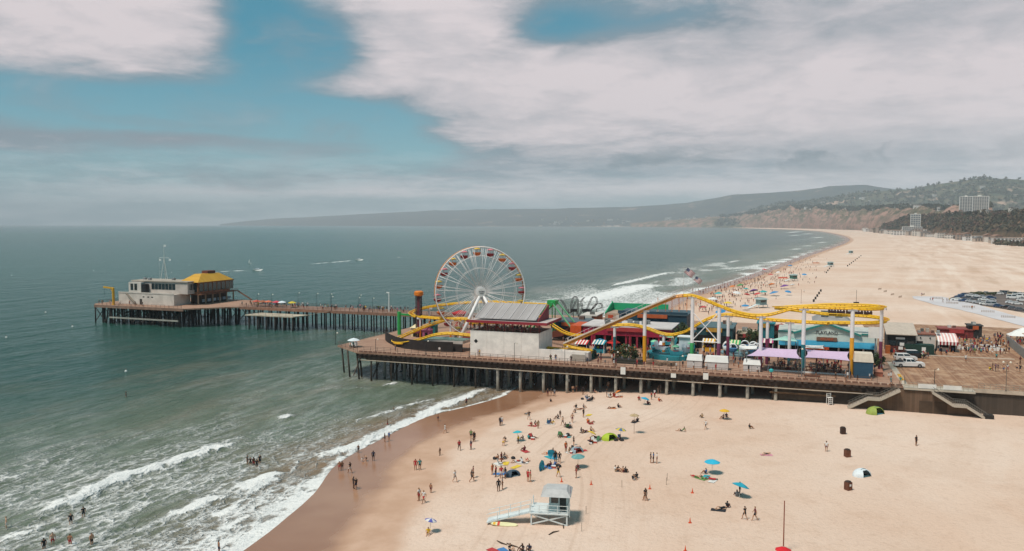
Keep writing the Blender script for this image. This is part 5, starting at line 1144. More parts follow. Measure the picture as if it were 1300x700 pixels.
# picnic terrace, small round white tables
u, v = uv(1228, 444); te = pthing('picnic_terrace', 'white low walled picnic terrace by the striped awning', 'terrace', u - 3, v)
MB().box(0, 11, 0, .25, 0, .7).build('low_wall', WHT, te); MB().beam((11, 0, .35), (8.5, 7, .35), .25, .7).build('low_wall', WHT, te); MB().box(-.1, .15, .26, 7, 0, .7).build('low_wall', WHT, te)
u_, v_ = uv(1221, 447); ptm = MB().lathe([(.35, 0), (.08, .06), (.06, .7), (.6, .72), (.6, .78)], 10).mesh('cafe_table'); ptm.materials.append(WHT)
for i in range(6): tag(link('white_table', ptm, None, W(u - 1.5 + i * 1.9, v + 2 + (i % 2) * 2.5)), 'white round table on the picnic terrace', 'table', 'tables on the picnic terrace')
# flagpole with the stars and stripes
fp_u, fp_z = pv(868, 356, 78)
fpole = pthing('flagpole', 'taller flagpole with striped national flag rising at the back of the pier', 'flagpole', fp_u, 78)
MB().tube([(0, 0, 0), (0, 0, fp_z - DECK + 4.4)], [.09, .04], 6).build('pole', M('cbbfb5', .5, .1), fpole)
fm_ = flag_mesh(3.0, 1.8, None, 9).mesh('flag')
for m_ in (M('b25a5c', .8, .05), M('d8cfc8', .8, .05), M('5a6078', .8, .05)): fm_.materials.append(m_)
f_ = link('flag', fm_, fpole, (.08, 0, fp_z - DECK + 2.6)); f_.rotation_euler = (0, R(38), R(10))
fp_u, fp_z = pv(880, 361, 78)
fpole = pthing('flagpole', 'shorter flagpole with striped flag at the back of the pier', 'flagpole', fp_u, 78)
MB().tube([(0, 0, 0), (0, 0, fp_z - DECK + 3.0)], [.09, .04], 6).build('pole', M('cbbfb5', .5, .1), fpole); f_ = link('flag', fm_, fpole, (.08, 0, fp_z - DECK + 1.4)); f_.rotation_euler = (0, R(38), R(10)); f_.scale = (.8, .8, .8)
# tall thin poles by the water ride and on the far walk
def lamp(loc, h, label, group, rz=0.0, mat=BLACK, heads=1):
    o = thing('lamp_post', label, 'lamp post', loc, rz, group)
    MB().lathe([(.13, 0), (.13, .3), (.06, .4), (.05, h)], 8).build('post', mat, o)
    for s in ((1, -1) if heads == 2 else (1,)):
        MB().tube([(0, 0, h), (s * .5, 0, h + .12)], .035, 5).build('arm', mat, o); MB().lathe([(.06, h + .2), (.2, h + .05), (.22, h - .12), (.05, h - .16)], 8, s * .6).build('lantern', M('d7cbb8', .4, .05), o)
    return o
L_ = 'slim lamp post along the front rail of the amusement pier'
for x, y, yt in ((426, 441, 424), (477, 447, 431), (541, 450.5, 433), (596, 454, 437), (653, 459, 436), (717, 463, 440), (863, 470.5, 452), (781, 466.5, 447)):
    _, v = uv(x, y); v = max(v, .8) if x > 450 else 8.5; u, _ = pv(x, y, v); _, zt = pv(x, yt, v); lamp(W(u, v), max(3.2, zt - DECK), L_, 'lamp posts on the amusement pier', -PA)
L_ = 'slim dark lamp post standing on the long pier'
for x in (360, 384, 402, 421, 440, 455, 473, 327, 345): u, _ = pv(x, 390, 80.8); lamp(W(u, 80.8 if x % 2 else 90.3), 5.2, L_, 'lamp posts on the long pier', -PA)
for x, y, yt, lb in ((1186, 494, 469, 'dark lamp post at the head of the right hand stairs'), (1277, 497, 460, 'tall grey double lamp post on the boardwalk edge'), (1014, 479, 443, 'weathered post with lantern before the lavender sails')):
    u, v = uv(x, y); _, zt = pv(x, yt, v); lamp(W(u, v), zt - DECK, lb, None, -PA, M('6e6459', .6, .2) if x != 1186 else BLACK, 2 if x == 1277 else 1)
u, v = uv(494, 394.5); u, _ = pv(494, 394, 84); _, zt = pv(494, 371, 84); ta = pthing('white_light_mast', 'white light mast rising above the long pier railing', 'mast', u, 84); MB().lathe([(.22, 0), (.18, zt - DECK)], 8).build('post', WHT, ta); MB().box(-1.0, .2, -.15, .15, zt - DECK - .4, zt - DECK).build('light_bar', WHT, ta)
# ---- vehicles -----------------------------------------------------------
TYRE = M('161616', .8, .2); RIM = M('8f8f90', .4, .1, 1, .5)
def wheel(o, x, y, r=.36, w=.24):
    t = MB().tube([(x, y - w / 2, r), (x, y + w / 2, r)], r, 14).build('wheel', TYRE, o); MB().tube([(x, y - w / 2 - .015, r), (x, y + w / 2 + .015, r)], r * .58, 10).build('rim', RIM, t)
def vehicle(name, label, body, cabin, L, Wd, mat, wx, win=None, group=None, cat='car', r=.36, bed=None):
    o = thing(name, label, cat, (0, 0, 0), 0, group)
    bo = MB().side(body, -Wd / 2, Wd / 2).build('body', mat, o)
    cx = [p[0] for p in cabin]; zc = [p[1] for p in cabin]; k = .86
    b = MB(); n = len(cabin); zlo, zhi = min(zc), max(zc)
    def yw(z): return Wd / 2 * (.97 - .15 * (z - zlo) / (zhi - zlo))
    vs = [(x, -yw(z), z) for x, z in cabin] + [(x, yw(z), z) for x, z in cabin]
    b.add(vs, [tuple(range(n)), tuple(range(n, 2 * n))[::-1]] + [(i, n + i, n + (i + 1) % n, (i + 1) % n) for i in range(n)]); b.build('cabin', mat, o)
    # glazing a little proud of the cabin: side panes and windscreens
    A, B, C, D_ = cabin[0], cabin[1], cabin[2], cabin[3]     # rear foot, rear top, front top, front foot
    def lerp(p, q, t): return (p[0] + (q[0] - p[0]) * t, p[1] + (q[1] - p[1]) * t)
    for s in (-1, 1):
        for f0, f1 in ((.06, .48), (.53, .95)):
            lo0, lo1 = lerp(lerp(A, D_, f0), lerp(B, C, f0), .22), lerp(lerp(A, D_, f1), lerp(B, C, f1), .22)
            hi0, hi1 = lerp(lerp(A, D_, f0), lerp(B, C, f0), .88), lerp(lerp(A, D_, f1), lerp(B, C, f1), .88)
            q = [(p[0], s * (yw(p[1]) + .012), p[1]) for p in (lo0, lo1, hi1, hi0)]; MB().add(q, [(0, 1, 2, 3)]).build('window', GLASS, o)
    for P0, P1, dx in ((A, B, -.015), (D_, C, .015)):
        lo, hi = lerp(P0, P1, .15), lerp(P0, P1, .9); MB().add([(lo[0] + dx, -yw(lo[1]) + .1, lo[1] + .01), (lo[0] + dx, yw(lo[1]) - .1, lo[1] + .01), (hi[0] + dx, yw(hi[1]) - .1, hi[1] + .01), (hi[0] + dx, -yw(hi[1]) + .1, hi[1] + .01)], [(0, 1, 2, 3)]).build('windscreen', GLASS, o)
    for x in wx:
        for y in (-Wd / 2 + .1, Wd / 2 - .1): wheel(o, x, y, r)
    xf = max(p[0] for p in body); xr = min(p[0] for p in body)
    for y in (-Wd / 2 + .3, Wd / 2 - .3):
        MB().box(xf - .02, xf + .03, y - .2, y + .2, .68, .86).build('headlight', M('d8d8d0', .2, .05), o); MB().box(xr - .03, xr + .02, y - .15, y + .15, .7, .95).build('tail_light', M('8e1a1a', .3, .05), o)
    if bed: MB().box(bed[0], bed[1], -Wd / 2 + .12, Wd / 2 - .12, bed[2], bed[2] + .02).build('bed', BLACK, o)
    return o
pk_body = [(-3.0, .35), (3.0, .35), (3.05, .75), (2.95, 1.05), (1.35, 1.15), (-3.0, 1.15), (-3.05, .7)]
pk = vehicle('pickup_truck', 'white pickup truck parked on the boardwalk facing the land', pk_body, [(-.85, 1.13), (-.75, 1.85), (.75, 1.85), (1.5, 1.13)], 6, 1.95, M('e2ddd8', .3, .05), (-1.9, 1.95), cat='pickup truck', r=.42, bed=(-2.9, -.95, 1.16))
u, v = uv(1154, 467); pk.location = W(u, v + 1.0); pk.rotation_euler = (0, 0, -PA + R(12)); pk.scale = (1.06, 1.06, 1.06)
su = vehicle('parked_suv', 'white estate car parked behind the pickup truck', [(-2.4, .35), (2.4, .35), (2.45, .7), (2.35, 1.0), (1.1, 1.1), (-2.4, 1.15), (-2.45, .7)], [(-2.3, 1.1), (-2.1, 1.75), (.5, 1.75), (1.3, 1.1)], 4.9, 1.9, M('d9d4d0', .3, .05), (-1.5, 1.5))
u, v = uv(1150, 459); su.location = W(u, v + 1.2); su.rotation_euler = (0, 0, -PA + R(12))
sv = vehicle('parked_van', 'dark car with pale roof parked beside the green container', [(-2.4, .35), (2.4, .35), (2.45, .7), (2.35, 1.0), (1.1, 1.1), (-2.4, 1.15), (-2.45, .7)], [(-2.3, 1.1), (-2.1, 1.8), (.5, 1.8), (1.3, 1.1)], 4.9, 1.9, M('2b2b2d', .3, .05), (-1.5, 1.5))
u, v = uv(1162, 455.5); sv.location = W(u, v + 1.5); sv.rotation_euler = (0, 0, -PA + R(12)); MB().box(-2.0, .4, -.72, .72, 1.81, 1.87).build('pale_roof', M('d9d4d0', .3, .05), sv)
# ---- greenery -------------------------------------------------------------
LEAF = [M('38452a', .8, .35, 2.0), M('4a5632', .8, .35, 2.0), M('5a5a33', .8, .35, 2.0)]
def leaf_cloud(rx, ry, rz, n, size, seed, zc=0.0, flowers=0):
    r = random.Random(seed); b = MB()
    # clumps, each a ragged ball of leaf quads, so that the outline is uneven and gaps show
    cl = []
    for _ in range(max(5, n // 45)):
        a, c_, d = r.random() * 6.283, r.uniform(-.75, .95), r.uniform(.45, .95)
        s = math.sqrt(max(0, 1 - c_ * c_)); cl.append((rx * d * s * math.cos(a), ry * d * s * math.sin(a), rz * d * c_, r.uniform(.28, .5)))
    for i in range(n):
        cx, cy, cz, k = cl[i % len(cl)]; v = Vector((r.gauss(0, 1), r.gauss(0, 1), r.gauss(0, 1))).normalized() * (r.random() ** .4)
        p = Vector((cx + v.x * rx * k, cy + v.y * ry * k, zc + cz + v.z * rz * k)); t = Vector((r.gauss(0, 1), r.gauss(0, 1), r.gauss(0, .6))).normalized(); w = t.cross(Vector((r.gauss(0, 1), r.gauss(0, 1), r.gauss(0, 1)))).normalized()
        s = size * r.uniform(.6, 1.3); b.m = 3 if (flowers and r.random() < flowers) else r.choice((0, 0, 1, 1, 2)); b.add([p - t * s, p + w * s * .5, p + t * s, p - w * s * .5], [(0, 1, 2, 3)])
    return b
def shrub(x, y, r, h, label, seed, flowers=0, name='leafy_shrub', tree=False, n=700, z=DECK, loc=None):
    q = loc if loc is not None else W(*uv(x, y, z), z); o = thing(name, label, 'tree' if tree else 'shrub', q)
    leaf_cloud(r, r, h * (.33 if tree else .45), n, .26 if not tree else .3, seed, h * (.68 if tree else .52), flowers).build('crown', LEAF + [M('c9702c', .7, .2)], o)
    tk = MB().tube([(0, 0, 0), (.05, .03, h * .3), (.1, 0, h * .62)], [.14, .1, .05], 7)
    tk.build('trunk', M('4d3d30', .9, .3), o)
    for k in range(4): MB().tube([(.05, .03, h * .3), (r * .5 * math.cos(k * 1.6), r * .5 * math.sin(k * 1.6), h * .6)], [.07, .025], 5).build('limb', M('4d3d30', .9, .3), o)
    return o
shrub(783, 456, 1.7, 3.2, 'rounded shrub with orange flowers beside the low white wall end', 1, .12)
shrub(797, 457.5, 2.2, 4.2, 'tall leafy shrub with orange flowers before the crimson arcade', 2, .10, n=1000)
shrub(806, 458, 1.2, 2.4, 'small dark shrub beside the yellow based column', 3, .02, n=400)
shrub(879, 459, 1.4, 2.4, 'small green shrub at the foot of the green based column', 4, 0, n=450)
shrub(866, 446, 2.3, 7.0, 'tree standing before the navy show building', 5, 0, 'pier_tree', True, 1000)
shrub(955, 445, 2.0, 5.5, 'small tree between the snack stall and the ring ride', 6, 0, 'pier_tree', True, 900)
shrub(986, 441, 2.0, 4.5, 'bushy tree beneath the red lettered stand', 7, 0, 'pier_tree', True, 900)
shrub(945, 438, 2.2, 4.5, 'broad bush behind the ring ride', 8, 0, n=800)
shrub(1115, 470, 1.3, 4.5, 'tall dark hedge plant beside the dark blue kiosk', 9, 0, n=700)
shrub(752, 455, 1.2, 2.2, 'small shrub at the end of the low white wall', 10, .06, n=400)
u, v = uv(795, 463); pl_ = pthing('planter_box', 'long dark planter box under the flowering shrubs', 'planter', u - 3.4, v + .8); MB().box(0, 6.8, 0, 2.0, 0, .9).build('box', M('2f2f25', .8, .25), pl_); MB().box(.12, 6.68, .12, 1.88, .902, .94).build('soil', M('2a2019', .95, .2), pl_)
u, v = uv(830, 464); pl_ = pthing('driftwood_bed', 'rough brown rockwork bed before the boat ride', 'rock bed', u - 1.5, v + .5)
for k in range(9): r_ = random.Random(k); MB().lathe([(.1, 0), (.75, .1), (.6, .55), (.2, .8)], 7).build('rock', M('6a5240', .9, .3), pl_, (k * .75 + r_.uniform(-.2, .2), r_.uniform(0, 1.2), 0), r_.random() * 6)
# umbrellas and small carts on the decks
def umbrella_mesh(r, drop, n=8):
    b = MB(); vs = [(0, 0, 0)]
    for k in range(n):
        for f, z in ((.55, -.42), (1.0, -1.0)): a = 2 * math.pi * k / n; vs.append((r * f * math.cos(a), r * f * math.sin(a), z * drop))
    fs = []
    for k in range(n):
        a, c = 1 + 2 * k, 1 + 2 * ((k + 1) % n); fs += [(0, a, c), (a, a + 1, c + 1, c)]
    m = len(vs); b.add(vs + [(x, y, z - .03) for x, y, z in vs], [f for f in fs] + [tuple(i + m for i in f[::-1]) for f in fs]); b.mi = [(i // 2) % 2 for i in range(len(fs))] * 2
    return b.mesh('canopy')
UMB = {}
def umbrella(loc, r, h, label, c1, c2=None, tilt=0.0, rz=0.0, group=None, cat='umbrella', pole=None):
    o = thing('beach_umbrella', label, cat, loc, rz, group)
    key = round(r, 1)
    if key not in UMB: me = umbrella_mesh(key, key * .38); me.materials.append(WHT); me.materials.append(WHT); UMB[key] = me
    top = Vector((math.sin(tilt) * h, 0, math.cos(tilt) * h))
    c = link('canopy', UMB[key], o, top); c.rotation_euler = (0, tilt * 1.6, 0)
    for i, hx in enumerate((c1, c2 or c1)): c.material_slots[i].link = 'OBJECT'; c.material_slots[i].material = M(hx, .75, .08, 1.5)
    MB().tube([(0, 0, -.25), top + Vector((0, 0, .08))], .028, 5).build('pole', pole or M('c9c2ba', .4, .1), o); return o
for x, y, c1, lb in ((326, 389, 'b8503a', 'brick red parasol on the long pier near the landing'), (334, 389, '9a5a3c', 'brown parasol on the long pier near the landing'), (341, 388.5, 'c96a4a', 'orange parasol on the long pier near the landing'), (351, 388.5, 'c8424e', 'red parasol on the long pier beside a white one'), (358, 388, 'd5d8da', 'white parasol on the long pier beside a red one'), (371, 388, 'c9b03a', 'yellow parasol standing on the long pier')):
    u, _ = pv(x, y, 84); umbrella(W(u, 84), 1.7, 2.5, lb, c1)
u, v = uv(444, 442); v += 2.0; umbrella(W(u, v), 1.7, 2.4, 'pale parasol over a cart at the tip of the amusement pier', 'd4d8d8')
ct = pthing('vendor_cart', 'white vendor cart under the pale parasol at the pier tip', 'cart', u - .4, v - 1.4); MB().box(0, 1.8, 0, 1.0, .4, 1.3).build('cart_body', WHT, ct); wheel(ct, .4, -.02, .35, .1); wheel(ct, 1.4, -.02, .35, .1); MB().tube([(1.8, .5, 1.2), (2.3, .5, 1.25)], .04, 5).build('handle', STEEL, ct)
u, v = uv(769, 446); umbrella(W(u - 1.5, v), 1.9, 3.2, 'blue parasol beside a red one by the game stalls', '2f9ac0'); umbrella(W(u + 1.8, v + .3), 1.9, 3.0, 'bright red parasol beside a blue one by the game stalls', 'd02a22')
u, v = uv(774, 442); o = pthing('red_pillar_gate', 'red and purple pillar gate behind the parasols', 'gate', u - 4.5, v + 1.5)
for x, m_ in ((-.6, CRIM), (9.6, M('8e2438', .6, .15)), (5, RED)): MB().lathe([(.4, 0), (.4, 4.2), (.6, 4.3), (.6, 4.8)], 10, x).build('pillar', m_, o)
MB().box(-1, 10.2, -.2, .2, 4.82, 5.2).build('lintel', M('a84030', .6, .15), o)
u, v = uv(979, 480); bn = pthing('teal_viewer', 'teal topped coin viewer on the boardwalk by the rail', 'viewer', u, v); MB().lathe([(.18, 0), (.12, .2), (.1, 1.2)], 8).build('stand', M('6d2430', .6, .1), bn); MB().lathe([(.1, 1.2), (.42, 1.35), (.45, 1.75), (.2, 1.95)], 10).build('head', M('2aa0a0', .5, .1), bn)
b_ = MB().box(-1.6, 1.6, -.25, .25, .40, .46); u, v = uv(1031, 481)
be = pthing('boardwalk_bench', 'low brown bench at the front rail of the pier', 'bench', u, v); b_.build('seat', WOODB, be); MB().box(-1.6, 1.6, -.3, -.25, .5, .9).build('backrest', WOODB, be)
for s in (-1.3, 1.3): MB().box(s - .06, s + .06, -.22, .22, 0, .395).build('leg', BLACK, be)
# sculpted figures on rides left of the wheel
for x, y, hx, lb in ((526, 428, 'd9c79a', 'cream coloured ride hut inside the coaster curve'), (548, 424, '1f6f68', 'dark teal ride hut inside the coaster curve'), (541, 431, 'a8567a', 'pink ride hut beside the drop tower')):
    u, v = uv(x, y); o = pthing('ride_hut', lb, 'hut', u, v + 1); MB().box(-1.1, 1.1, -1, 1, 0, 2.6).build('wall', M(hx, .6, .12), o); MB().add([(-1.4, -1.3, 2.603), (1.4, -1.3, 2.603), (1.4, 1.3, 2.603), (-1.4, 1.3, 2.603), (0, 0, 3.7)], [(3, 2, 1, 0), (0, 1, 4), (1, 2, 4), (2, 3, 4), (3, 0, 4)]).build('roof', M(hx, .5, .2), o); MB().box(-.4, .4, -1.04, -1.005, .1, 1.9).build('door', SHADE, o)
u, v = uv(576, 420); sl_ = pthing('red_swing_ride', 'red spinning ride half hidden behind the wheel legs', 'ride', u + 1, v + 3); MB().lathe([(.8, 0), (.5, .5), (.4, 4), (2.6, 4.6), (2.8, 5.2), (.3, 6)], 14).build('canopy_tower', RED, sl_)
for k in range(8): a = k * .785; o = MB().box(-.3, .3, -.3, .3, 0, .5).build('seat', M('c94a3a', .5, .1), sl_, (3.2 * math.cos(a), 3.2 * math.sin(a), 1.5)); MB().tube([(0, 0, .5), (-.6 * math.cos(a), -.6 * math.sin(a), 3.3)], .03, 4).build('chain', STEEL, o)

# small striped game stalls and string of lights between the columns
for k, (x, y, ca, cb2, lb) in enumerate(((737, 449, 'c83a3a', 'e0d8cc', 'red and white striped game stall behind the low wall'), (759, 449, '2f8a9a', 'e0d8cc', 'turquoise and white striped game stall by the red pillars'), (899, 447, 'd8a02a', 'e0d8cc', 'yellow and white striped game stall behind the white kiosks'), (931, 449, '3f9a5a', 'd8d0a0', 'green and cream striped game stall beside the ring ride'), (973, 447, 'b84a7a', 'e0d8cc', 'pink and white striped game stall behind the lavender sail'), (835, 443, '3a5fa0', 'e0d8cc', 'blue and white striped game stall behind the boat ride'))):
    u, v = uv(x, y); o = pthing('game_stall', lb, 'stall', u - 1.6, v)
    MB().box(0, 3.2, .6, 2.6, 0, 1.0).build('counter', M(ca, .6, .12), o); MB().box(0, 3.2, 2.62, 2.75, 0, 2.5).build('back_wall', M('3a322e', .8, .2), o)
    for i in range(8): a = i * .4; MB().hexa([(a, 0, 2.3), (a + .39, 0, 2.3), (a + .39, 2.9, 3.0), (a, 2.9, 3.0)], [(a, 0, 2.36), (a + .39, 0, 2.36), (a + .39, 2.9, 3.06), (a, 2.9, 3.06)]).build('awning_stripe', M(ca if i % 2 else cb2, .7, .1), o)
    for a in (.05, 3.05):
        for b in (.1, 2.5): MB().box(a, a + .1, b, b + .1, 0, 2.29 + b * .24).build('post', WHT, o)
    for i in range(4): MB().lathe([(.05, 1.0), (.28, 1.15), (.3, 1.4), (.1, 1.6)], 8, .5 + i * .75, 1.5).build('prize', M(('d0602a', '3f8ac0', 'd8c03a', '9a4aa0')[(i + k) % 4], .7, .15), o)
# ================================================================== people
BONES = {  # name: (a, b, region)
 'pelvis': 'bottom', 'spine': 'top', 'chest': 'top', 'neck': 'skin', 'head': 'head', 'shoulder': 'top', 'upper_arm': 'sleeve', 'forearm': 'skin', 'hand': 'skin', 'hip': 'bottom', 'thigh': 'thigh', 'shin': 'skin', 'foot': 'skin'}
def pose_joints(kind):
    V = Vector
    J = dict(pel=V((0, 0, .95)), spi=V((0, 0, 1.14)), che=V((0, .0, 1.36)), nek=V((0, .0, 1.50)), hed=V((0, .02, 1.62)), top=V((0, .015, 1.71)))
    for s, n in ((-1, 'l'), (1, 'r')):
        J['sh' + n] = V((s * .19, 0, 1.42)); J['el' + n] = V((s * .25, -.02, 1.14)); J['wr' + n] = V((s * .25, .06, .90)); J['fi' + n] = V((s * .25, .10, .76))
        J['hi' + n] = V((s * .10, 0, .90)); J['kn' + n] = V((s * .11, .02, .50)); J['an' + n] = V((s * .11, -.02, .08)); J['to' + n] = V((s * .13, .17, .03))
    def st(**k):
        for a, b in k.items(): J[a] = V(b)
    if kind == 'walk': st(knl=(-.1, .20, .53), anl=(-.1, .26, .09), tol=(-.11, .44, .06), knr=(.1, -.05, .50), anr=(.1, -.33, .14), tor=(.11, -.18, .03), ell=(-.24, -.14, 1.16), wrl=(-.23, -.16, .92), fil=(-.23, -.13, .78), elr=(.24, .1, 1.16), wrr=(.22, .24, .96), fir=(.21, .32, .84))
    if kind == 'phone': st(ell=(-.24, .02, 1.16), wrl=(-.12, .25, 1.24), fil=(-.06, .30, 1.32), elr=(.24, .02, 1.16), wrr=(.12, .25, 1.24), fir=(.06, .30, 1.32), hed=(0, .05, 1.61))
    if kind == 'wave': st(elr=(.30, .02, 1.62), wrr=(.26, .05, 1.86), fir=(.25, .06, 1.98), ell=(-.34, 0, 1.22), wrl=(-.20, .06, 1.00), fil=(-.16, .1, .9))
    if kind in ('sit', 'lean', 'lie', 'chairsit'):
        if kind == 'sit':
            st(pel=(0, 0, .13), spi=(0, -.02, .33), che=(0, .03, .56), nek=(0, .07, .70), hed=(0, .11, .82), top=(0, .11, .91))
            for s, n in ((-1, 'l'), (1, 'r')): st(**{'sh' + n: (s * .19, .04, .61), 'el' + n: (s * .27, .22, .42), 'wr' + n: (s * .18, .42, .46), 'fi' + n: (s * .10, .50, .44), 'hi' + n: (s * .1, .06, .13), 'kn' + n: (s * .16, .42, .46), 'an' + n: (s * .13, .62, .08), 'to' + n: (s * .15, .80, .04)})
        if kind == 'lean':
            st(pel=(0, 0, .12), spi=(0, -.12, .30), che=(0, -.25, .50), nek=(0, -.30, .64), hed=(0, -.30, .77), top=(0, -.31, .86))
            for s, n in ((-1, 'l'), (1, 'r')): st(**{'sh' + n: (s * .19, -.28, .56), 'el' + n: (s * .27, -.44, .32), 'wr' + n: (s * .27, -.50, .08), 'fi' + n: (s * .29, -.62, .04), 'hi' + n: (s * .1, .06, .12), 'kn' + n: (s * .13, .46, .20 if n == 'l' else .40), 'an' + n: (s * .12, .88 if n == 'l' else .66, .08), 'to' + n: (s * .16, .98 if n == 'l' else .82, .14 if n == 'l' else .04)})
        if kind == 'lie':
            st(pel=(0, 0, .13), spi=(0, -.20, .13), che=(0, -.42, .15), nek=(0, -.56, .15), hed=(0, -.68, .16), top=(0, -.78, .16))
            for s, n in ((-1, 'l'), (1, 'r')): st(**{'sh' + n: (s * .19, -.48, .14), 'el' + n: (s * .33, -.30, .09), 'wr' + n: (s * .30, -.06, .07), 'fi' + n: (s * .28, .08, .06), 'hi' + n: (s * .1, .05, .12), 'kn' + n: (s * .13, .45, .13 if n == 'l' else .34), 'an' + n: (s * .13, .87 if n == 'l' else .70, .08), 'to' + n: (s * .18, .94 if n == 'l' else .88, .14 if n == 'l' else .05)})
        if kind == 'chairsit':
            st(pel=(0, 0, .50), spi=(0, -.03, .70), che=(0, 0, .93), nek=(0, .03, 1.07), hed=(0, .06, 1.19), top=(0, .06, 1.28))
            for s, n in ((-1, 'l'), (1, 'r')): st(**{'sh' + n: (s * .19, .0, .98), 'el' + n: (s * .26, .10, .74), 'wr' + n: (s * .18, .32, .70), 'fi' + n: (s * .14, .42, .68), 'hi' + n: (s * .1, .06, .48), 'kn' + n: (s * .12, .46, .48), 'an' + n: (s * .12, .46, .08), 'to' + n: (s * .14, .64, .03)})
    if kind == 'bend':
        st(pel=(0, -.12, .88), spi=(0, .02, 1.02), che=(0, .22, 1.14), nek=(0, .36, 1.18), hed=(0, .47, 1.20), top=(0, .54, 1.22))
        for s, n in ((-1, 'l'), (1, 'r')): st(**{'sh' + n: (s * .19, .27, 1.14), 'el' + n: (s * .22, .36, .86), 'wr' + n: (s * .18, .46, .64), 'fi' + n: (s * .15, .50, .52), 'hi' + n: (s * .1, -.10, .84)})
    return J
RAD = dict(pel=.155, spi=.135, che=.155, nek=.06, hed=.105, top=.075, sh=.075, el=.05, wr=.034, fi=.028, hi=.10, kn=.065, an=.045, to=.04)
LINKS = [('pel', 'spi', 'spine'), ('spi', 'che', 'chest'), ('che', 'nek', 'neck'), ('nek', 'hed', 'head'), ('hed', 'top', 'head')] + [(a + n if a not in ('che', 'pel') else a, b + n, r) for n in 'lr' for a, b, r in (('che', 'sh', 'shoulder'), ('sh', 'el', 'upper_arm'), ('el', 'wr', 'forearm'), ('wr', 'fi', 'hand'), ('pel', 'hi', 'hip'), ('hi', 'kn', 'thigh'), ('kn', 'an', 'shin'), ('an', 'to', 'foot'))]
def body_mesh(kind):
    J = pose_joints(kind); names = list(J); me = bpy.data.meshes.new('person')
    me.from_pydata([J[n] for n in names], [(names.index(a), names.index(b)) for a, b, _ in LINKS], [])
    o = bpy.data.objects.new('person', me); COL.objects.link(o)
    md = o.modifiers.new('skin', 'SKIN'); md.use_smooth_shade = True; md.branch_smoothing = .6
    for n, v in zip(names, me.skin_vertices[0].data): r = RAD[n if n in RAD else n[:2]]; v.radius = (r, r * (.72 if n in ('che', 'spi', 'pel') else 1)) if n != 'pel' else (r, r * .85); v.use_root = (n == 'pel')
    s = o.modifiers.new('sub', 'SUBSURF'); s.levels = s.render_levels = 1
    dg = bpy.context.evaluated_depsgraph_get(); dg.update(); out = bpy.data.meshes.new_from_object(o.evaluated_get(dg)); bpy.data.objects.remove(o); out.name = 'person'; out.materials.clear()
    segs = [(J[a], J[b], r) for a, b, r in LINKS]; hd = J['hed']; up = (J['top'] - J['nek']).normalized(); fwd = Vector((0, 1, 0)) if kind != 'lie' else Vector((0, 0, 1))
    if kind == 'bend': fwd = Vector((0, .3, -1)).normalized()
    for p in out.polygons:
        c = p.center; best = None
        for a, b, r in segs:
            ab = b - a; t = max(0, min(1, (c - a).dot(ab) / ab.dot(ab))); d = (c - a - ab * t).length
            if best is None or d < best[0]: best = (d, r, t)
        _, r, t = best
        if r == 'head': k = c - hd; m = 3 if (k.dot(up) > .055 or k.dot(fwd) < -.015) else 0
        elif r in ('spine', 'chest', 'shoulder'): m = 1 if not (r == 'spine' and t < .25) else 2
        elif r == 'upper_arm': m = 1 if t < .55 else 0
        elif r == 'hip' or (r == 'thigh' and t < .62): m = 2
        else: m = 0
        p.material_index = m
    for k in range(4): out.materials.append(WHT)
    return out
BODY = {k: body_mesh(k) for k in ('stand', 'walk', 'phone', 'wave', 'sit', 'lean', 'lie', 'bend', 'chairsit')}
CLOTH = dict(white='d8d4cf', black='1c1c20', navy='232c44', red='b22a2e', blue='3a6aa0', teal='2a8a8a', grey='77787a', yellow='d8b02a', green='4a7a3a', pink='d07a90', orange='d0682a', purple='6a3f78', tan='a98a68', maroon='6a2430')
SKIN = [M('b98a6c', .6, .08), M('9c6a4c', .6, .08), M('c79b7e', .6, .08), M('6a4632', .6, .08)]; HAIR = [M('1a1412', .7, .2), M('2c1e16', .7, .2), M('4a3424', .7, .2), M('7a5a38', .7, .2)]
VERB = dict(stand='standing', walk='walking', phone='raising a phone', wave='waving an arm', sit='sitting hugging knees', lean='sitting propped on arms', lie='lying stretched out', bend='bending forward', chairsit='seated')
pr = random.Random(21); N_PEOPLE = [0]
DARKS = ['black', 'navy', 'black', 'grey', 'white', 'white', 'red', 'blue', 'teal', 'maroon', 'purple', 'green', 'orange', 'pink', 'yellow', 'tan']
def person(loc, pose, zone, group, top=None, bot=None, rz=None, scale=None, sink=0.0):
    top = top or pr.choice(DARKS + ['bare', 'bare', 'bare']); bot = bot or pr.choice(['black', 'navy', 'black', 'grey', 'blue', 'red', 'white', 'tan', 'green', 'maroon'])
    o = bpy.data.objects.new('person', BODY[pose]); COL.objects.link(o); o.location = (loc[0], loc[1], loc[2] - sink); o.rotation_euler = (0, 0, pr.random() * 6.28 if rz is None else rz)
    s = scale or pr.uniform(.95, 1.06); o.scale = (s * 1.18, s * 1.18, s * 1.06); sk = pr.choice(SKIN)
    child = s < .8
    ms = [sk, sk if top == 'bare' else M(CLOTH[top], .8, .12), M(CLOTH[bot], .8, .12), pr.choice(HAIR)]
    for sl, m in zip(o.material_slots, ms): sl.link = 'OBJECT'; sl.material = m
    who = 'child' if child else 'person'
    wear = f'bare chested {who} in {bot} shorts' if top == 'bare' else f'{who} in {top} top and {bot} shorts'
    if sink > .35: wear = f'bare shouldered {who}' if top == 'bare' else f'{who} in {top} swim top'
    N_PEOPLE[0] += 1
    return tag(o, f'{wear} {VERB[pose]} {zone}', 'person', group)
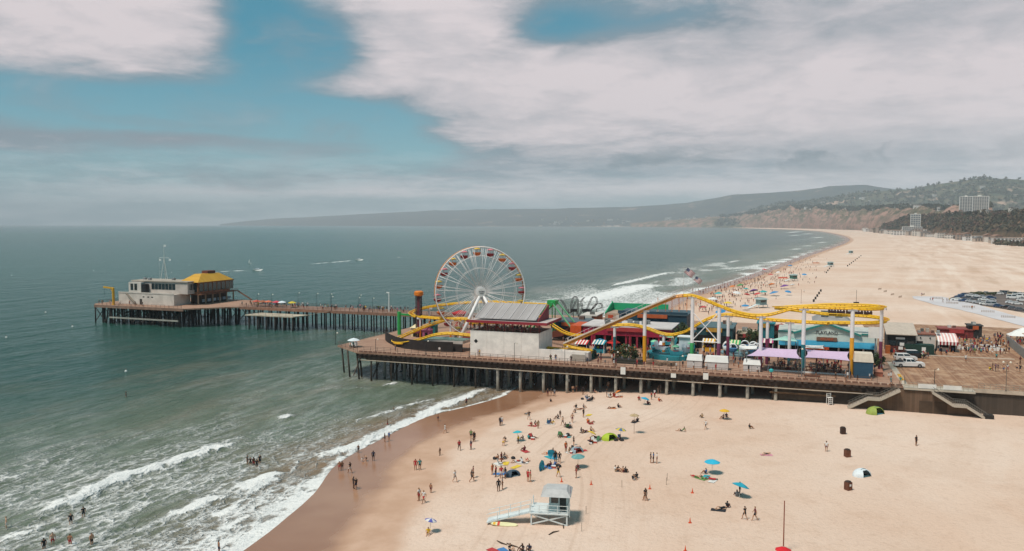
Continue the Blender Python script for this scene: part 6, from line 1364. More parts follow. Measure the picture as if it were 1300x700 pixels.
# ---- people on the near beach, at the photo's places: (x, y of the feet, pose, top, bottom)
WET, DRY = ('on wet sand by the water', 'people on the wet sand'), ('on sand below the pier', 'people on the dry sand')
def folk(rows, zone, sink=0.0, z=None):
    for r in rows:
        x, y, pose = r[:3]; top = r[3] if len(r) > 3 else None; bot = r[4] if len(r) > 4 else None; sc = r[5] if len(r) > 5 else None
        p = G(x, y) if z is None else P(x, y, z); person(p, pose, zone[0], zone[1], top, bot, None, sc, sink)
folk([(452, 622, 'stand', 'black', 'navy'), (449, 621, 'stand', 'black', 'black'), (431, 598, 'stand', 'bare', 'red', .9), (434.5, 597.5, 'stand', 'bare', 'black', .85), (444.5, 601, 'walk', 'black', 'white'), (455, 575, 'stand', 'bare', 'black', .8), (474, 585.5, 'stand', 'navy', 'black'), (460, 586, 'sit', 'white', 'white', .8), (465, 586, 'bend', 'bare', 'black', .75),
      (488.5, 561.5, 'stand', 'black', 'navy'), (494, 560, 'stand', 'blue', 'grey'), (556, 535, 'stand', 'bare', 'navy', .85), (565, 550, 'walk', 'white', 'white'), (583, 572, 'walk', 'red', 'black'), (598, 571, 'stand', 'navy', 'red'), (601.5, 561, 'walk', 'black', 'black'), (598, 558, 'stand', 'green', 'black'), (558.5, 578.5, 'stand', 'bare', 'tan', .75),
      (527.5, 597, 'stand', 'red', 'red'), (533, 597, 'stand', 'teal', 'black'), (577.5, 612.5, 'walk', 'white', 'grey'), (599, 612, 'walk', 'black', 'black'), (532, 636, 'stand', 'white', 'red'), (538, 639, 'walk', 'white', 'red'), (547, 626, 'stand', 'bare', 'maroon', .8), (635, 541, 'stand', 'black', 'black'), (637, 540, 'stand', 'white', 'blue')], WET)
folk([(500, 525, 'stand', 'bare', 'black', .85)], ('at the edge of the swash', 'people at the water edge'))
A = lambda zx, zy: (600 + zx / 5.83, 480 + zy / 5.83)
def fa(zx, zy, *k): return (*A(zx, zy), *k)
folk([fa(440, 65, 'stand', 'black', 'grey'), fa(457, 74, 'stand', 'white', 'black', .7), fa(556, 137, 'stand', 'black', 'maroon'), fa(581, 134, 'stand', 'navy', 'black'), fa(606, 137, 'stand', 'grey', 'navy'), fa(577, 178, 'sit', 'black', 'maroon', .8), fa(405, 266, 'lie', 'grey', 'black'), fa(416, 312, 'walk', 'black', 'grey'), fa(432, 355, 'sit', 'red', 'black'), fa(460, 350, 'sit', 'black', 'red'),
      fa(485, 374, 'stand', 'tan', 'tan', .9), fa(552, 336, 'sit'), fa(578, 334, 'sit', 'black', 'black'), fa(590, 340, 'lean'), fa(635, 302, 'sit', 'black', 'black'), fa(648, 292, 'stand', 'black', 'black', .8), fa(668, 352, 'walk', 'bare', 'black'), fa(700, 362, 'lean', 'black', 'black'), fa(722, 360, 'sit', 'white', 'grey'), fa(738, 330, 'walk', 'bare', 'maroon'), fa(760, 258, 'sit', 'black', 'black'), fa(742, 110, 'stand', 'bare', 'black'), fa(768, 102, 'walk', 'tan', 'maroon'), fa(838, 76, 'stand', 'grey', 'black'), fa(818, 124, 'stand', 'black', 'black'), fa(845, 155, 'sit', 'grey', 'navy'), fa(862, 165, 'sit', 'white', 'black'), fa(884, 160, 'sit', 'black', 'black'), fa(900, 112, 'sit', 'maroon', 'black'),
      fa(992, 142, 'stand', 'black', 'grey'), fa(1022, 140, 'sit', 'black', 'black'), fa(1046, 132, 'sit', 'black', 'tan'), fa(1060, 140, 'lean', 'bare', 'black'), fa(1004, 82, 'stand', 'bare', 'orange'), fa(1075, 222, 'sit', 'black', 'navy'), fa(1030, 224, 'lie', 'bare', 'tan'), fa(768, 222, 'sit', 'black', 'black'), fa(795, 232, 'lie', 'bare', 'maroon'), fa(818, 222, 'sit', 'navy', 'black'), fa(820, 292, 'stand', 'black', 'black'), fa(852, 332, 'sit', 'orange', 'maroon'), fa(880, 334, 'lie', 'bare', 'red'), fa(800, 400, 'sit', 'black', 'navy'), fa(830, 400, 'lie', 'maroon', 'black'), fa(872, 394, 'sit', 'bare', 'black'), fa(1190, 322, 'lie', 'black', 'black'), fa(1222, 326, 'sit', 'black', 'navy'),
      fa(12, 472, 'stand', 'black', 'maroon'), fa(228, 505, 'bend', 'bare', 'yellow'), fa(240, 470, 'sit', 'black', 'black'), fa(338, 486, 'stand', 'yellow', 'black', .8), fa(375, 452, 'sit', 'black', 'black', .8), fa(412, 454, 'sit', 'teal', 'black'), fa(446, 444, 'lean', 'black', 'black'), fa(388, 540, 'sit', 'maroon', 'maroon'), fa(213, 630, 'stand', 'maroon', 'black'), fa(190, 604, 'sit', 'bare', 'black'), fa(232, 590, 'sit', 'black', 'grey'), fa(322, 622, 'lie', 'red', 'white'), fa(368, 628, 'lean', 'white', 'blue'), fa(405, 612, 'lie', 'bare', 'red'), fa(660, 438, 'sit', 'green', 'green'), fa(705, 432, 'lie', 'black', 'black'),
      fa(690, 548, 'stand', 'orange', 'red'), fa(712, 552, 'sit', 'bare', 'green'), fa(748, 498, 'stand', 'black', 'black', .9), fa(800, 545, 'sit', 'red', 'red'), fa(735, 548, 'sit', 'grey', 'navy'), fa(880, 486, 'lie', 'white', 'black'), fa(868, 482, 'sit', 'maroon', 'black'), fa(940, 460, 'lean', 'white', 'grey'), fa(912, 442, 'lie', 'black', 'navy'), fa(590, 560, 'sit', 'black', 'black'), fa(560, 565, 'lie', 'bare', 'orange'), fa(612, 625, 'stand', 'black', 'black'), fa(643, 630, 'walk', 'black', 'black'), fa(545, 660, 'lie', 'blue', 'black'), fa(580, 660, 'sit', 'maroon', 'navy'), fa(612, 655, 'sit', 'blue', 'black'), fa(780, 678, 'sit', 'maroon', 'black'), fa(1095, 462, 'sit', 'black', 'black')], DRY)
B_ = lambda zx, zy: (600 + zx / 5.83, 580 + zy / 5.83)
def fbp(zx, zy, *k): return (*B_(zx, zy), *k)
TW = ('near the big lifeguard tower', 'people near the lifeguard tower')
folk([fbp(192, 258, 'stand', 'black', 'black'), fbp(220, 242, 'stand', 'grey', 'black'), fbp(146, 132, 'stand', 'orange', 'orange'), fbp(172, 150, 'stand', 'red', 'black'), fbp(212, 160, 'stand', 'red', 'white'), fbp(242, 160, 'stand', 'black', 'blue'), fbp(410, 186, 'stand', 'red', 'red'), fbp(428, 186, 'stand', 'red', 'tan'), fbp(634, 152, 'walk', 'black', 'yellow'), fbp(767, 158, 'stand', 'red', 'maroon', .9), fbp(1050, 110, 'sit', 'white', 'tan'), fbp(1072, 108, 'sit', 'black', 'black'), fbp(1108, 116, 'sit', 'bare', 'maroon'), fbp(1130, 120, 'sit', 'black', 'black'), fbp(1185, 176, 'sit', 'black', 'white'), fbp(1215, 162, 'sit', 'black', 'black'), fbp(1278, 325, 'stand', 'black', 'navy'), fbp(272, 698, 'sit', 'black', 'navy'), fbp(375, 700, 'sit', 'black', 'black'), fbp(422, 697, 'sit', 'navy', 'black'), fbp(5, 158, 'stand', 'maroon', 'black'), (544, 678, 'sit', 'yellow', 'yellow')], TW)
OPEN_ = ('on the open dry sand', 'people on the open sand')
folk([(826, 588, 'stand', 'black', 'black'), (829.5, 588, 'stand', 'blue', 'black'), (834, 588.5, 'stand', 'white', 'maroon'), (819.5, 636, 'walk', 'black', 'black'), (945.5, 660, 'walk', 'black', 'black'), (958.5, 661, 'walk', 'maroon', 'black'), (896, 545.5, 'walk', 'white', 'black'), (891.5, 531, 'sit', 'tan', 'black'), (866, 548, 'lean', 'green', 'black'), (951, 544.5, 'sit', 'black', 'tan'), (973, 577, 'lie', 'bare', 'black'), (1049, 573.5, 'stand', 'white', 'maroon'), (1163, 566, 'stand', 'black', 'black'), (916, 646, 'lie', 'black', 'black'), (923, 645, 'sit', 'black', 'maroon'), (883, 606, 'lie', 'red', 'green'), (891, 607, 'lie', 'green', 'black'), (903, 609, 'lie', 'red', 'red'), (897, 602, 'sit', 'blue', 'navy'), (936, 631, 'sit', 'grey', 'grey'), (939, 628, 'stand', 'tan', 'black'),
      (919, 532, 'sit', 'tan', 'maroon'), (922, 530, 'sit', 'navy', 'black'), (835.5, 500, 'stand', 'black', 'grey'), (838.5, 499, 'stand', 'grey', 'black'), (831, 505, 'stand', 'white', 'red'), (827, 508, 'stand', 'red', 'teal'), (836, 510, 'sit', 'orange', 'red'), (822, 514, 'sit', 'maroon', 'black'), (811, 508, 'sit', 'red', 'black'), (1131, 490 + 27, 'sit', 'black', 'black')], OPEN_)
folk([(318, 590, 'stand', 'black', 'black'), (322, 590, 'stand', 'bare', 'red'), (326, 593, 'stand', 'black', 'black'), (330, 588, 'stand', 'black', 'black'), (314, 588.5, 'stand', 'black', 'black'), (8, 669, 'stand', 'bare', 'white'), (90, 664, 'stand', 'black', 'black'), (106, 655, 'stand', 'black', 'black'), (67, 690, 'stand', 'bare', 'red'), (89, 691, 'stand', 'bare', 'red'), (116.5, 690, 'stand', 'bare', 'black'), (56, 697, 'stand', 'black', 'black'), (278, 700, 'stand', 'bare', 'navy')], ('wading in the shallow surf', 'bathers in the surf'), .45, .15)
folk([(592, 513, 'stand', 'maroon', 'black'), (492, 540.5, 'wave', 'bare', 'red'), (160, 504, 'stand', 'black', 'black')], ('in the water off the pier', 'bathers in the surf'), .5, .15)
# ---- people on the decks
def deck_folk(rows, zone, group):
    for x, y, *k in rows: person(W(*uv(x, y)), k[0] if k else pr.choice(['stand', 'walk', 'stand', 'phone']), zone, group)
PF, LPF, PKF = ('on the front boardwalk', 'people on the front boardwalk'), ('on the long pier', 'people on the long pier'), ('on the parking deck', 'people on the parking deck')
deck_folk([(607, 452.5), (609, 453), (699, 460), (705.5, 459.5), (725, 461.5), (502, 446, 'phone'), (558, 449.5), (445, 443, 'stand'), (452, 441), (448.5, 442, 'stand'), (1131, 490), (1143, 489)], *PF)
for i in range(46):
    x = pr.choice([pr.uniform(300, 505), pr.uniform(380, 505), pr.uniform(315, 380)]); v = pr.uniform(81, 90); u, _ = pv(x, 390, v); person(W(u, v), pr.choice(['stand', 'walk', 'stand', 'phone']), *LPF)
for i in range(14): person(W(pr.uniform(-205, -155), pr.choice([pr.uniform(67, 71.5), pr.uniform(95, 103)])), pr.choice(['stand', 'walk', 'phone']), 'at the pier head', 'people at the pier head')
deck_folk([(1171, 456), (1175, 455.5), (1178, 456), (1226, 460), (1265, 457.5), (1295, 463), (1260, 471, 'stand'), (1264, 472), (1267, 471.5), (1274, 473), (1279, 472), (1291, 472), (1295, 473), (1256, 470, 'sit')], *PKF)
for i in range(44): person(W(*uv(pr.uniform(1215, 1278), pr.uniform(432, 452))), pr.choice(['stand', 'walk', 'stand']), 'near the picnic terrace', 'crowd by the picnic terrace')
for i in range(22):
    cu = pr.uniform(0, 1); u0_, v0_ = uv(975, 470); u1_, _ = pv(1076, 478, v0_); person(W(u0_ + 1 + (u1_ - u0_ - 2) * cu, v0_ + pr.uniform(1.0, 6.0)), pr.choice(['stand', 'walk', 'stand']), 'under the lavender sails', 'people under the lavender sails')
pz = pav.location.z; ph_ = None
_u0, _v0 = uv(597, 451); _, _zt = pv(597, 419.5, _v0)
for i in range(22): person(W(_u0 + .8 + i * .68, _v0 + pr.uniform(.6, 2.6), _zt - .1), 'stand', 'on the pavilion terrace', 'people on the pavilion terrace')
# ================================================================== beach furniture
def on_sand(x, y): return G(x, y)
TOWEL_N = 0
def towel(x, y, hx, label, rz=None, L=1.9, wd=.95):
    g = G(x, y); r = random.Random(int(x * 7 + y)); n = 6; b = MB(); vs = []; a = r.random() * 3.1 if rz is None else rz
    for i in range(n + 1):
        for j in range(4):
            lx, ly = (i / n - .5) * L, (j / 3 - .5) * wd; wx, wy = g.x + lx * math.cos(a) - ly * math.sin(a), g.y + lx * math.sin(a) + ly * math.cos(a)
            vs.append((lx, ly, ground_z(wx, wy) - g.z + .05 + .02 * math.sin(i * 2.1 + j)))
    m = len(vs); fs = [(i * 4 + j, (i + 1) * 4 + j, (i + 1) * 4 + j + 1, i * 4 + j + 1) for i in range(n) for j in range(3)]
    b.add(vs + [(x_, y_, z_ - .04) for x_, y_, z_ in vs], fs + [tuple(k + m for k in f[::-1]) for f in fs]); tag(b.build('beach_towel', M(hx, .9, .12, 2), None, g, a), label, 'towel', 'towels on the sand')
TW_C = dict(yellow='d8b53a', red='b03a3a', white='d5d0c8', blue='4a78a8', teal='3a9aa0', black='26262a', orange='c8703a', tan='b08f70', pink='cf8a98', green='6a8a4a')
tr_ = random.Random(8)
for zx, zy, c_ in ((405, 268, 'tan'), (445, 356, 'red'), (575, 342, 'white'), (710, 366, 'black'), (790, 232, 'tan'), (860, 276, 'yellow'), (870, 336, 'red'), (830, 402, 'black'), (1030, 226, 'orange'), (1080, 142, 'orange'), (690, 436, 'teal'), (880, 470, 'black'), (370, 628, 'white'), (320, 660, 'yellow'), (245, 635, 'yellow'), (560, 662, 'blue'), (600, 650, 'blue'), (570, 590, 'teal'), (190, 640, 'white'), (390, 545, 'red'), (1030, 140, 'orange'), (860, 168, 'black'), (720, 556, 'white'), (805, 540, 'red'), (930, 462, 'white'), (1200, 328, 'black')):
    x, y = A(zx, zy); towel(x, y, TW_C[c_], f'{c_} beach towel spread on the dry sand below the pier')
for x, y, c_ in ((896, 606, 'teal'), (905, 611, 'white'), (890, 608, 'green'), (973, 578, 'pink'), (912, 648, 'black'), (634, 602, 'blue'), (640, 700, 'blue'), (627, 700, 'red')): towel(x, y, TW_C[c_], f'{c_} beach towel lying on the open sand')
for x, y, r, h, c1, c2, tl, lb in ((657.5, 561, 1.15, 2.1, '2aa5b0', None, .1, 'turquoise beach umbrella over people on the moist sand'), (699, 585.5, 1.25, 1.5, '22a0c8', '2aa8c8', .75, 'bright blue umbrella tipped on its side on the sand'), (734, 594, 1.35, 2.3, '5f8f8c', '6a9a96', .05, 'grey green umbrella shading one seated person'), (750, 557, 1.1, 1.4, 'd9b23a', None, .3, 'yellow umbrella beside the green pop up tent'), (787, 558, 1.2, 2.2, 'd5b83a', '4a6a90', -.1, 'yellow and blue umbrella beside the green pop up tent'), (904, 602, 1.45, 2.4, '29a9c6', None, 0, 'sky blue umbrella over sunbathers on the open sand'), (938, 632, 1.5, 2.2, '1f93a6', '2a9cae', .2, 'deep turquoise umbrella over two people on the open sand'),
    (919.5, 533, 1.25, 2.2, 'd9a528', None, 0, 'golden yellow umbrella over two seated people'), (818, 514, 1.2, 1.7, '2a9ab8', None, .15, 'blue umbrella among a family near the piles'), (786, 504, 1.0, 1.5, 'd8792f', None, .35, 'orange umbrella tipped beside a group near the pier'), (545, 677, 1.05, 2.0, 'd8d0c8', '5a5aa0', .15, 'white and purple umbrella alone on the moist sand'), (783, 489, 1.0, 2.0, 'd9b48a', None, .1, 'peach umbrella at the foot of the pier piles'), (692, 598, 1.3, 1.2, '3fa8b8', '2a8aa8', 1.0, 'pale turquoise umbrella lying on its side by a group')):
    umbrella(G(x, y), r * .8, h * .95, lb, c1, c2, tl, rnd.random() * 6.28)
umbrella(G(805, 551), .9, 3.7, 'beige thatched umbrella on a tall brown pole', 'b99f7a', 'a98d68', 0, 0, pole=M('6b4a34', .8, .2))
umbrella(G(994, 714), .95, 1.75, 'bright red umbrella beside the tall rusty pole', 'd02028', 'c81c24')
g = G(994.5, 700); tp = thing('rusty_pole', 'tall thin rusty pole standing in the sand by the red umbrella', 'pole', g); MB().tube([(0, 0, -.4), (0, 0, 5.9)], [.075, .06], 8).build('pole', M('8a4630', .8, .25), tp); MB().lathe([(.35, -.1), (.3, .12), (.1, .16)], 10).build('foot', M('6f5040', .9, .2), tp)
def popup(x, y, r, label, hx, hx2):
    g = G(x, y); o = thing('popup_tent', label, 'tent', g, .4); b = MB(); n, mrows = 12, 6
    vs = []
    for j in range(mrows + 1):
        t = j / mrows * math.pi / 2
        for i in range(n): a = 2 * math.pi * i / n; vs.append((r * math.cos(t) * math.cos(a) * (1.25), r * math.cos(t) * math.sin(a), r * .92 * math.sin(t)))
    fs = [(j * n + i, j * n + (i + 1) % n, (j + 1) * n + (i + 1) % n, (j + 1) * n + i) for j in range(mrows) for i in range(n) if not (j < 4 and i in (8, 9))]
    b.add(vs, fs); b.build('canopy', M(hx, .7, .12, 2), o, smooth=True)
    for k in (-1, 1): MB().tube([(k * r * .9 * math.cos(t * .314), -r * .2 + 0, r * .95 * math.sin(t * .314)) for t in range(0, 6)], .03, 4).build('hoop', M(hx2, .6, .1), o)
    MB().box(-r * .8, r * .8, -r * .7, r * .7, -.02, .06).build('groundsheet', M(hx2, .8, .1), o)
popup(774, 558, 1.25, 'lime green pop up tent between yellow umbrellas', 'a3b52f', '6f8a2a'); popup(1111, 525, 1.55, 'olive green pop up tent at the foot of the stairs wall', '8f9a45', '2f6a78'); popup(1094, 604, 1.2, 'white pop up tent on the empty sand', 'd3d6d6', '3a5a60'); popup(732, 574, 1.0, 'grey blue low tent amid a seated group', '8a9aa0', 'b04a3a'); popup(651, 604, 1.0, 'dark patterned low tent near the lifeguard tower', '3a4a58', '6a7a80')
for i, (x, y) in enumerate(((1070, 551), (1075.5, 580), (1076.5, 622))):
    g = G(x, y); o = thing('trash_bin', ('dark brown trash bin nearest the white lifeguard chair', 'brown trash bin between the other two in the row', 'brown trash bin with pale notice beyond the white tent')[i], 'trash bin', g, .2 * i)
    MB().prism([(-.38, -.38), (.38, -.38), (.38, .38), (-.38, .38)], -.05, 1.15).build('body', M('6a3f2c' if i else '3f2a22', .8, .25), o)
    for k in range(7):
        MB().box(-.40 + k * .115, -.31 + k * .115, -.415, -.385, .05, 1.1).build('slat', M('7a4a34' if i else '4a3228', .85, .25), o)
    MB().lathe([(.42, 1.152), (.40, 1.25), (.2, 1.32)], 10).build('lid', M('3a2a22', .7, .2), o)
    if i == 2: MB().box(-.15, .15, -.45, -.42, .6, .9).build('notice', WHT, o)
g = G(1053, 514); o = thing('lifeguard_chair', 'small white lifeguard chair under the pier edge', 'chair', g, .2)
for sx in (-.45, .45):
    for sy in (-.35, .35): MB().box(sx - .05, sx + .05, sy - .05, sy + .05, -.1, 1.5 if sy < 0 else 2.4).build('leg', WHT, o)
MB().box(-.5, .5, -.45, .4, 1.502, 1.58).build('seat', WHT, o)
for z in (.4, .8, 1.2, 1.9, 2.25): MB().box(-.40, .40, -.40 if z < 1.5 else .39, -.34 if z < 1.5 else .44, z - .07, z + .07).build('rung', WHT, o)
cone = MB().lathe([(.12, .02), (.02, .68)], 10).mesh('cone'); cone.materials.append(M('d8501f', .6, .1)); cbase = MB().box(-.2, .2, -.2, .2, -.03, .03).mesh('base'); cbase.materials.append(M('c8481c', .6, .1))
for x, y in ((713, 612), (750.5, 615.5), (825, 621), (879, 626), (876, 664), (870, 700)):
    o = thing('traffic_cone', 'orange traffic cone on the sand in the line past the lifeguard tower', 'cone', G(x, y), 0, 'cones in a line on the sand'); link('cone', cone, o); link('base', cbase, o)
stk = MB().tube([(0, 0, -.2), (0, 0, 1.1)], .03, 5).mesh('stake'); stk.materials.append(M('6a5a48', .8, .2))
for x, y in ((744, 653), (738.5, 675), (789.5, 619), (847, 610), (846, 616)): o = link('marker_stake', stk, None, G(x, y)); tag(o, 'thin wooden stake in the sand near the lifeguard tower', 'stake', 'stakes in the sand')
bagm = MB().lathe([(.1, 0), (.34, .05), (.36, .3), (.2, .42)], 8).mesh('beach_bag', True); bagm.materials.append(M('26262a', .8, .2)); bi = 0
for zx, zy in ((945, 107), (812, 160), (705, 425), (1105, 466), (1060, 466), (640, 660), (300, 600), (165, 602)): tag(link('beach_bag', bagm, None, G(*A(zx, zy))), 'dark beach bag left on the sand below the pier', 'bag', 'bags on the sand')
# ---- lifeguard tower
a, b2 = G(684, 660), G(718, 665); LT = thing('lifeguard_tower', 'pale blue lifeguard tower with long ramp on the sand', 'lifeguard tower', G(697, 661), R(-8))
pale = M('a9c0c2', .7, .12, 1.0); palew = M('cfd3d0', .7, .1, 1.0); gz = ground_z(LT.location.x, LT.location.y)
MB().box(-2.3, 2.6, -1.9, 1.9, 1.45, 1.6).build('deck', palew, LT)
for x in (-2.1, 2.4):
    for y in (-1.7, 1.7): MB().box(x - .09, x + .09, y - .09, y + .09, -.3, 1.44).build('leg', palew, LT)
for s in (-1, 1): MB().beam((-2.1, -1.7, .1 if s > 0 else 1.35), (2.4, -1.7, 1.35 if s > 0 else .1), .1, .14).build('cross_brace', palew, LT)
cab = MB().box(.1, 2.55, -1.0, 1.85, 1.602, 3.75).build('cabin', pale, LT)
MB().box(.35, 1.25, -1.04, -1.005, 2.7, 3.5).build('window', GLASS, cab); MB().box(1.45, 2.25, -1.04, -1.005, 1.65, 3.55).build('doorway', M('1f2a2c', .7, .2), cab); MB().box(.06, .095, -.7, 1.4, 2.7, 3.5).build('window', GLASS, cab); MB().box(2.56, 2.6, -.6, 1.4, 2.6, 3.5).build('shutter', M('7f9799', .7, .1), cab)
MB().hexa([(-.9, -2.0, 3.76), (2.9, -2.0, 3.76), (2.9, 2.2, 3.76), (-.9, 2.2, 3.76)], [(-.3, -1.0, 4.45), (2.3, -1.0, 4.45), (2.3, 1.2, 4.45), (-.3, 1.2, 4.45)]).build('roof', M('b5b1ad', .7, .12), LT)
def guard(pts, name='guardrail'):
    for h_ in (.5, 1.0): MB().tube([Vector(p) + Vector((0, 0, h_)) for p in pts], .035, 5).build(name, palew, LT)
    for p, q in zip(pts, pts[1:]):
        for f in (0, .5): r_ = Vector(p).lerp(Vector(q), f); MB().box(r_.x - .04, r_.x + .04, r_.y - .04, r_.y + .04, r_.z, r_.z + 1.02).build('baluster', palew, LT)
guard([(-2.2, -1.8, 1.6), (0, -1.8, 1.6), (2.5, -1.8, 1.6), (2.5, -1.05, 1.6)]); guard([(-2.2, 1.8, 1.6), (-2.2, .9, 1.6)]); guard([(2.55, -1.8, 1.6), (2.56, -1.1, 1.6)])
rp_ = [(-2.3, -.9, 1.5), (-7.6, -1.6, .12)]
MB().hexa([(-2.3, -1.6, 1.44), (-2.3, .1, 1.44), (-7.8, -.3, -.05), (-7.8, -2.0, -.05)], [(-2.3, -1.6, 1.58), (-2.3, .1, 1.58), (-7.8, -.3, .12), (-7.8, -2.0, .12)]).build('ramp', palew, LT)
guard([(-2.3, -1.6, 1.58), (-5.0, -1.8, .86), (-7.8, -2.0, .12)]); guard([(-2.3, .1, 1.58), (-5.0, -.1, .86), (-7.8, -.3, .12)])
MB().tube([(2.75, -1.75, 1.2), (2.75, -1.75, 5.2)], .03, 5).build('flagstaff', palew, LT); fl2 = MB().box(0, .05, -.02, .02, 4.3, 5.1).build('furled_flag', M('6a4a70', .8, .1), LT, (2.78, -1.75, 0))
bd_ = thing('rescue_board', 'yellow and white rescue paddle board with red band against the ramp foot', 'rescue board', G(640, 667.5) + Vector((0, 0, .12)), R(-10)); ou = [(-1.75, 0), (-1.4, .22), (-.5, .3), (.5, .3), (1.5, .2), (1.8, 0), (1.5, -.2), (.5, -.3), (-.5, -.3), (-1.4, -.22)]
MB().prism(ou, 0, .14).build('board', M('d9d0a0', .5, .1), bd_, (0, 0, 0)); MB().box(-.85, -.55, -.30, .30, .142, .155).build('red_band', M('c8402f', .5, .05), bd_); MB().box(-1.4, -1.1, -.2, .2, .142, .155).build('yellow_band', M('d9a52a', .5, .05), bd_); bd_.rotation_euler = (R(28), 0, R(-10))
dft = random.Random(6)
for x, y in ((637, 690), (650, 693), (716, 668), (703, 677)): tag(MB().tube([(-.9, 0, .06), (0, .1, .1), (.9, -.1, .05)], [.06, .09, .05], 6).build('driftwood', M('4a3a2e', .9, .3), None, G(x, y), dft.random() * 3), 'dark driftwood stick lying on the sand near the tower', 'driftwood', 'driftwood near the tower')
# ================================================================== far beach, car park, houses, bluff wood
fr = random.Random(33)
def far_person(x, y, wet=False): g = G(x, y); person(g, fr.choice(['stand', 'walk', 'sit', 'lean', 'stand']), 'on the far beach', 'people on the far beach')
far_xy = []
for i in range(400):
    t = fr.random(); x = 875 + 150 * t + fr.gauss(0, 14); yc = 392 - 52 * t; y = yc + fr.gauss(0, 9)
    g = P(x, y, 2); tt, _ = shore_t([(g.x, g.y)])
    if tt[0] < 16 or y > 408: continue
    far_xy.append((x, y))
NEED = max(0, 298 - N_PEOPLE[0])
for x, y in far_xy[:NEED]: far_person(x, y)
# the rest of that crowd is too small to tell apart: one mass of standing and seated figures
cm = MB(); cr_ = random.Random(17)
cols = [M(CLOTH[k], .8, .1) for k in ('black', 'white', 'red', 'navy', 'black', 'grey', 'maroon')] + [SKIN[0], SKIN[1]]
def crowd_fig(g, h):
    c = cr_.randrange(7); r = .17
    cm.m = cr_.choice((7, 8)); cm.tube([(g.x, g.y, g.z), (g.x, g.y, g.z + h * .48)], [r * .6, r], 5); cm.m = c; cm.tube([(g.x, g.y, g.z + h * .45), (g.x, g.y, g.z + h * .82)], [r, r * 1.2], 5); cm.m = cr_.choice((7, 0)); cm.tube([(g.x, g.y, g.z + h * .84), (g.x, g.y, g.z + h)], [.10, .09], 5)
for x, y in far_xy[NEED:]: crowd_fig(G(x, y), cr_.choice((1.7, 1.0, 1.6)))
for i in range(190):
    t = cr_.random() ** .7; x = 905 + 165 * t + cr_.gauss(0, 10); y = 386 - 84 * t + cr_.gauss(0, 7 * (1 - t) + 1.5); g = P(x, y, 2); tt, _ = shore_t([(g.x, g.y)])
    if 4 < tt[0] < 160: crowd_fig(G(x, y), cr_.choice((1.7, 1.0)))
for i in range(60):
    t = cr_.random(); x = 860 + 130 * t + cr_.gauss(0, 6); y = 381 - 36 * t; g = P(x, y, 0); tt, _ = shore_t([(g.x, g.y)]); g = G(x, y)
    if -3 < tt[0] < 14: crowd_fig(g, 1.7)
DIST = cm; cm = MB()
def deck_fig(u, v): crowd_fig(W(u, v), cr_.choice((1.7, 1.7, 1.6, 1.2)))
for i in range(150): deck_fig(cr_.uniform(17, 82), cr_.uniform(14, 29))
for i in range(60): deck_fig(cr_.uniform(17, 82), cr_.uniform(2, 7) + (6 if cr_.random() < .5 else 0))
for i in range(40): deck_fig(cr_.uniform(-40, 14), cr_.uniform(14, 60))
for i in range(90): q = uv(cr_.uniform(1205, 1300), cr_.uniform(428, 450)); deck_fig(*q)
for i in range(40): q = uv(cr_.uniform(1130, 1205), cr_.uniform(444, 452)); deck_fig(*q)
for i in range(70): deck_fig(cr_.uniform(-142, -60), cr_.uniform(81, 90))
tag(cm.build('pier_crowd', cols), 'throng of visitors among the rides and stalls', 'crowd', kind='stuff'); cm = DIST
tag(cm.build('distant_crowd', cols), 'distant crowd of bathers along the far beach', 'crowd', kind='stuff')
FC = [('blue', '2f7fae'), ('red', 'c03a3a'), ('teal', '2a9a9a'), ('white', 'd8d4cf'), ('orange', 'd0722f'), ('purple', '6f3f80'), ('green', '4f8a50'), ('yellow', 'd8b53a')]
for x, y, c_ in ((948, 379, 'red'), (962, 378, 'red'), (983, 376, 'blue'), (996, 367, 'purple'), (947, 371.5, 'teal'), (957, 373, 'purple'), (946, 394, 'blue'), (915, 401, 'blue'), (1021, 352, 'blue'), (1000, 375, 'blue'), (969, 375, 'teal'), (935, 376, 'white'), (905, 384, 'white'), (978, 352, 'red'), (893, 396, 'red'), (1006, 366, 'white'), (980, 365, 'orange'), (930, 368, 'orange'), (912, 377, 'teal'), (970, 345, 'red'), (924, 390, 'yellow'), (940, 366, 'green'), (988, 349, 'white'), (1003, 340, 'blue')):
    hx = dict(FC)[c_]; big = c_ in ('purple',) and x == 996
    umbrella(G(x, y), 2.6 if big else fr.choice((1.8, 2.2, 2.6)), 2.6, f'{c_} umbrella in the crowd on the far beach', hx, None, fr.uniform(-.2, .2), fr.random() * 6, 'umbrellas on the far beach')
for x, y, lb, hx in ((994, 357, 'long orange red awning on the far beach', 'b8482a'), (1036, 337, 'small orange awning on the distant sand', 'b0603a')):
    g = G(x, y); o = thing('beach_awning', lb, 'awning', g); MB().hexa([(-3.2, -1.5, 1.9), (3.2, -1.5, 1.9), (3.2, 1.5, 1.9), (-3.2, 1.5, 1.9)], [(-2.4, -.6, 2.6), (2.4, -.6, 2.6), (2.4, .6, 2.6), (-2.4, .6, 2.6)]).build('canopy', M(hx, .7, .1), o)
    for a in (-3, 3):
        for b in (-1.3, 1.3): MB().tube([(a, b, -.1), (a, b, 1.9)], .05, 5).build('leg', STEEL, o)
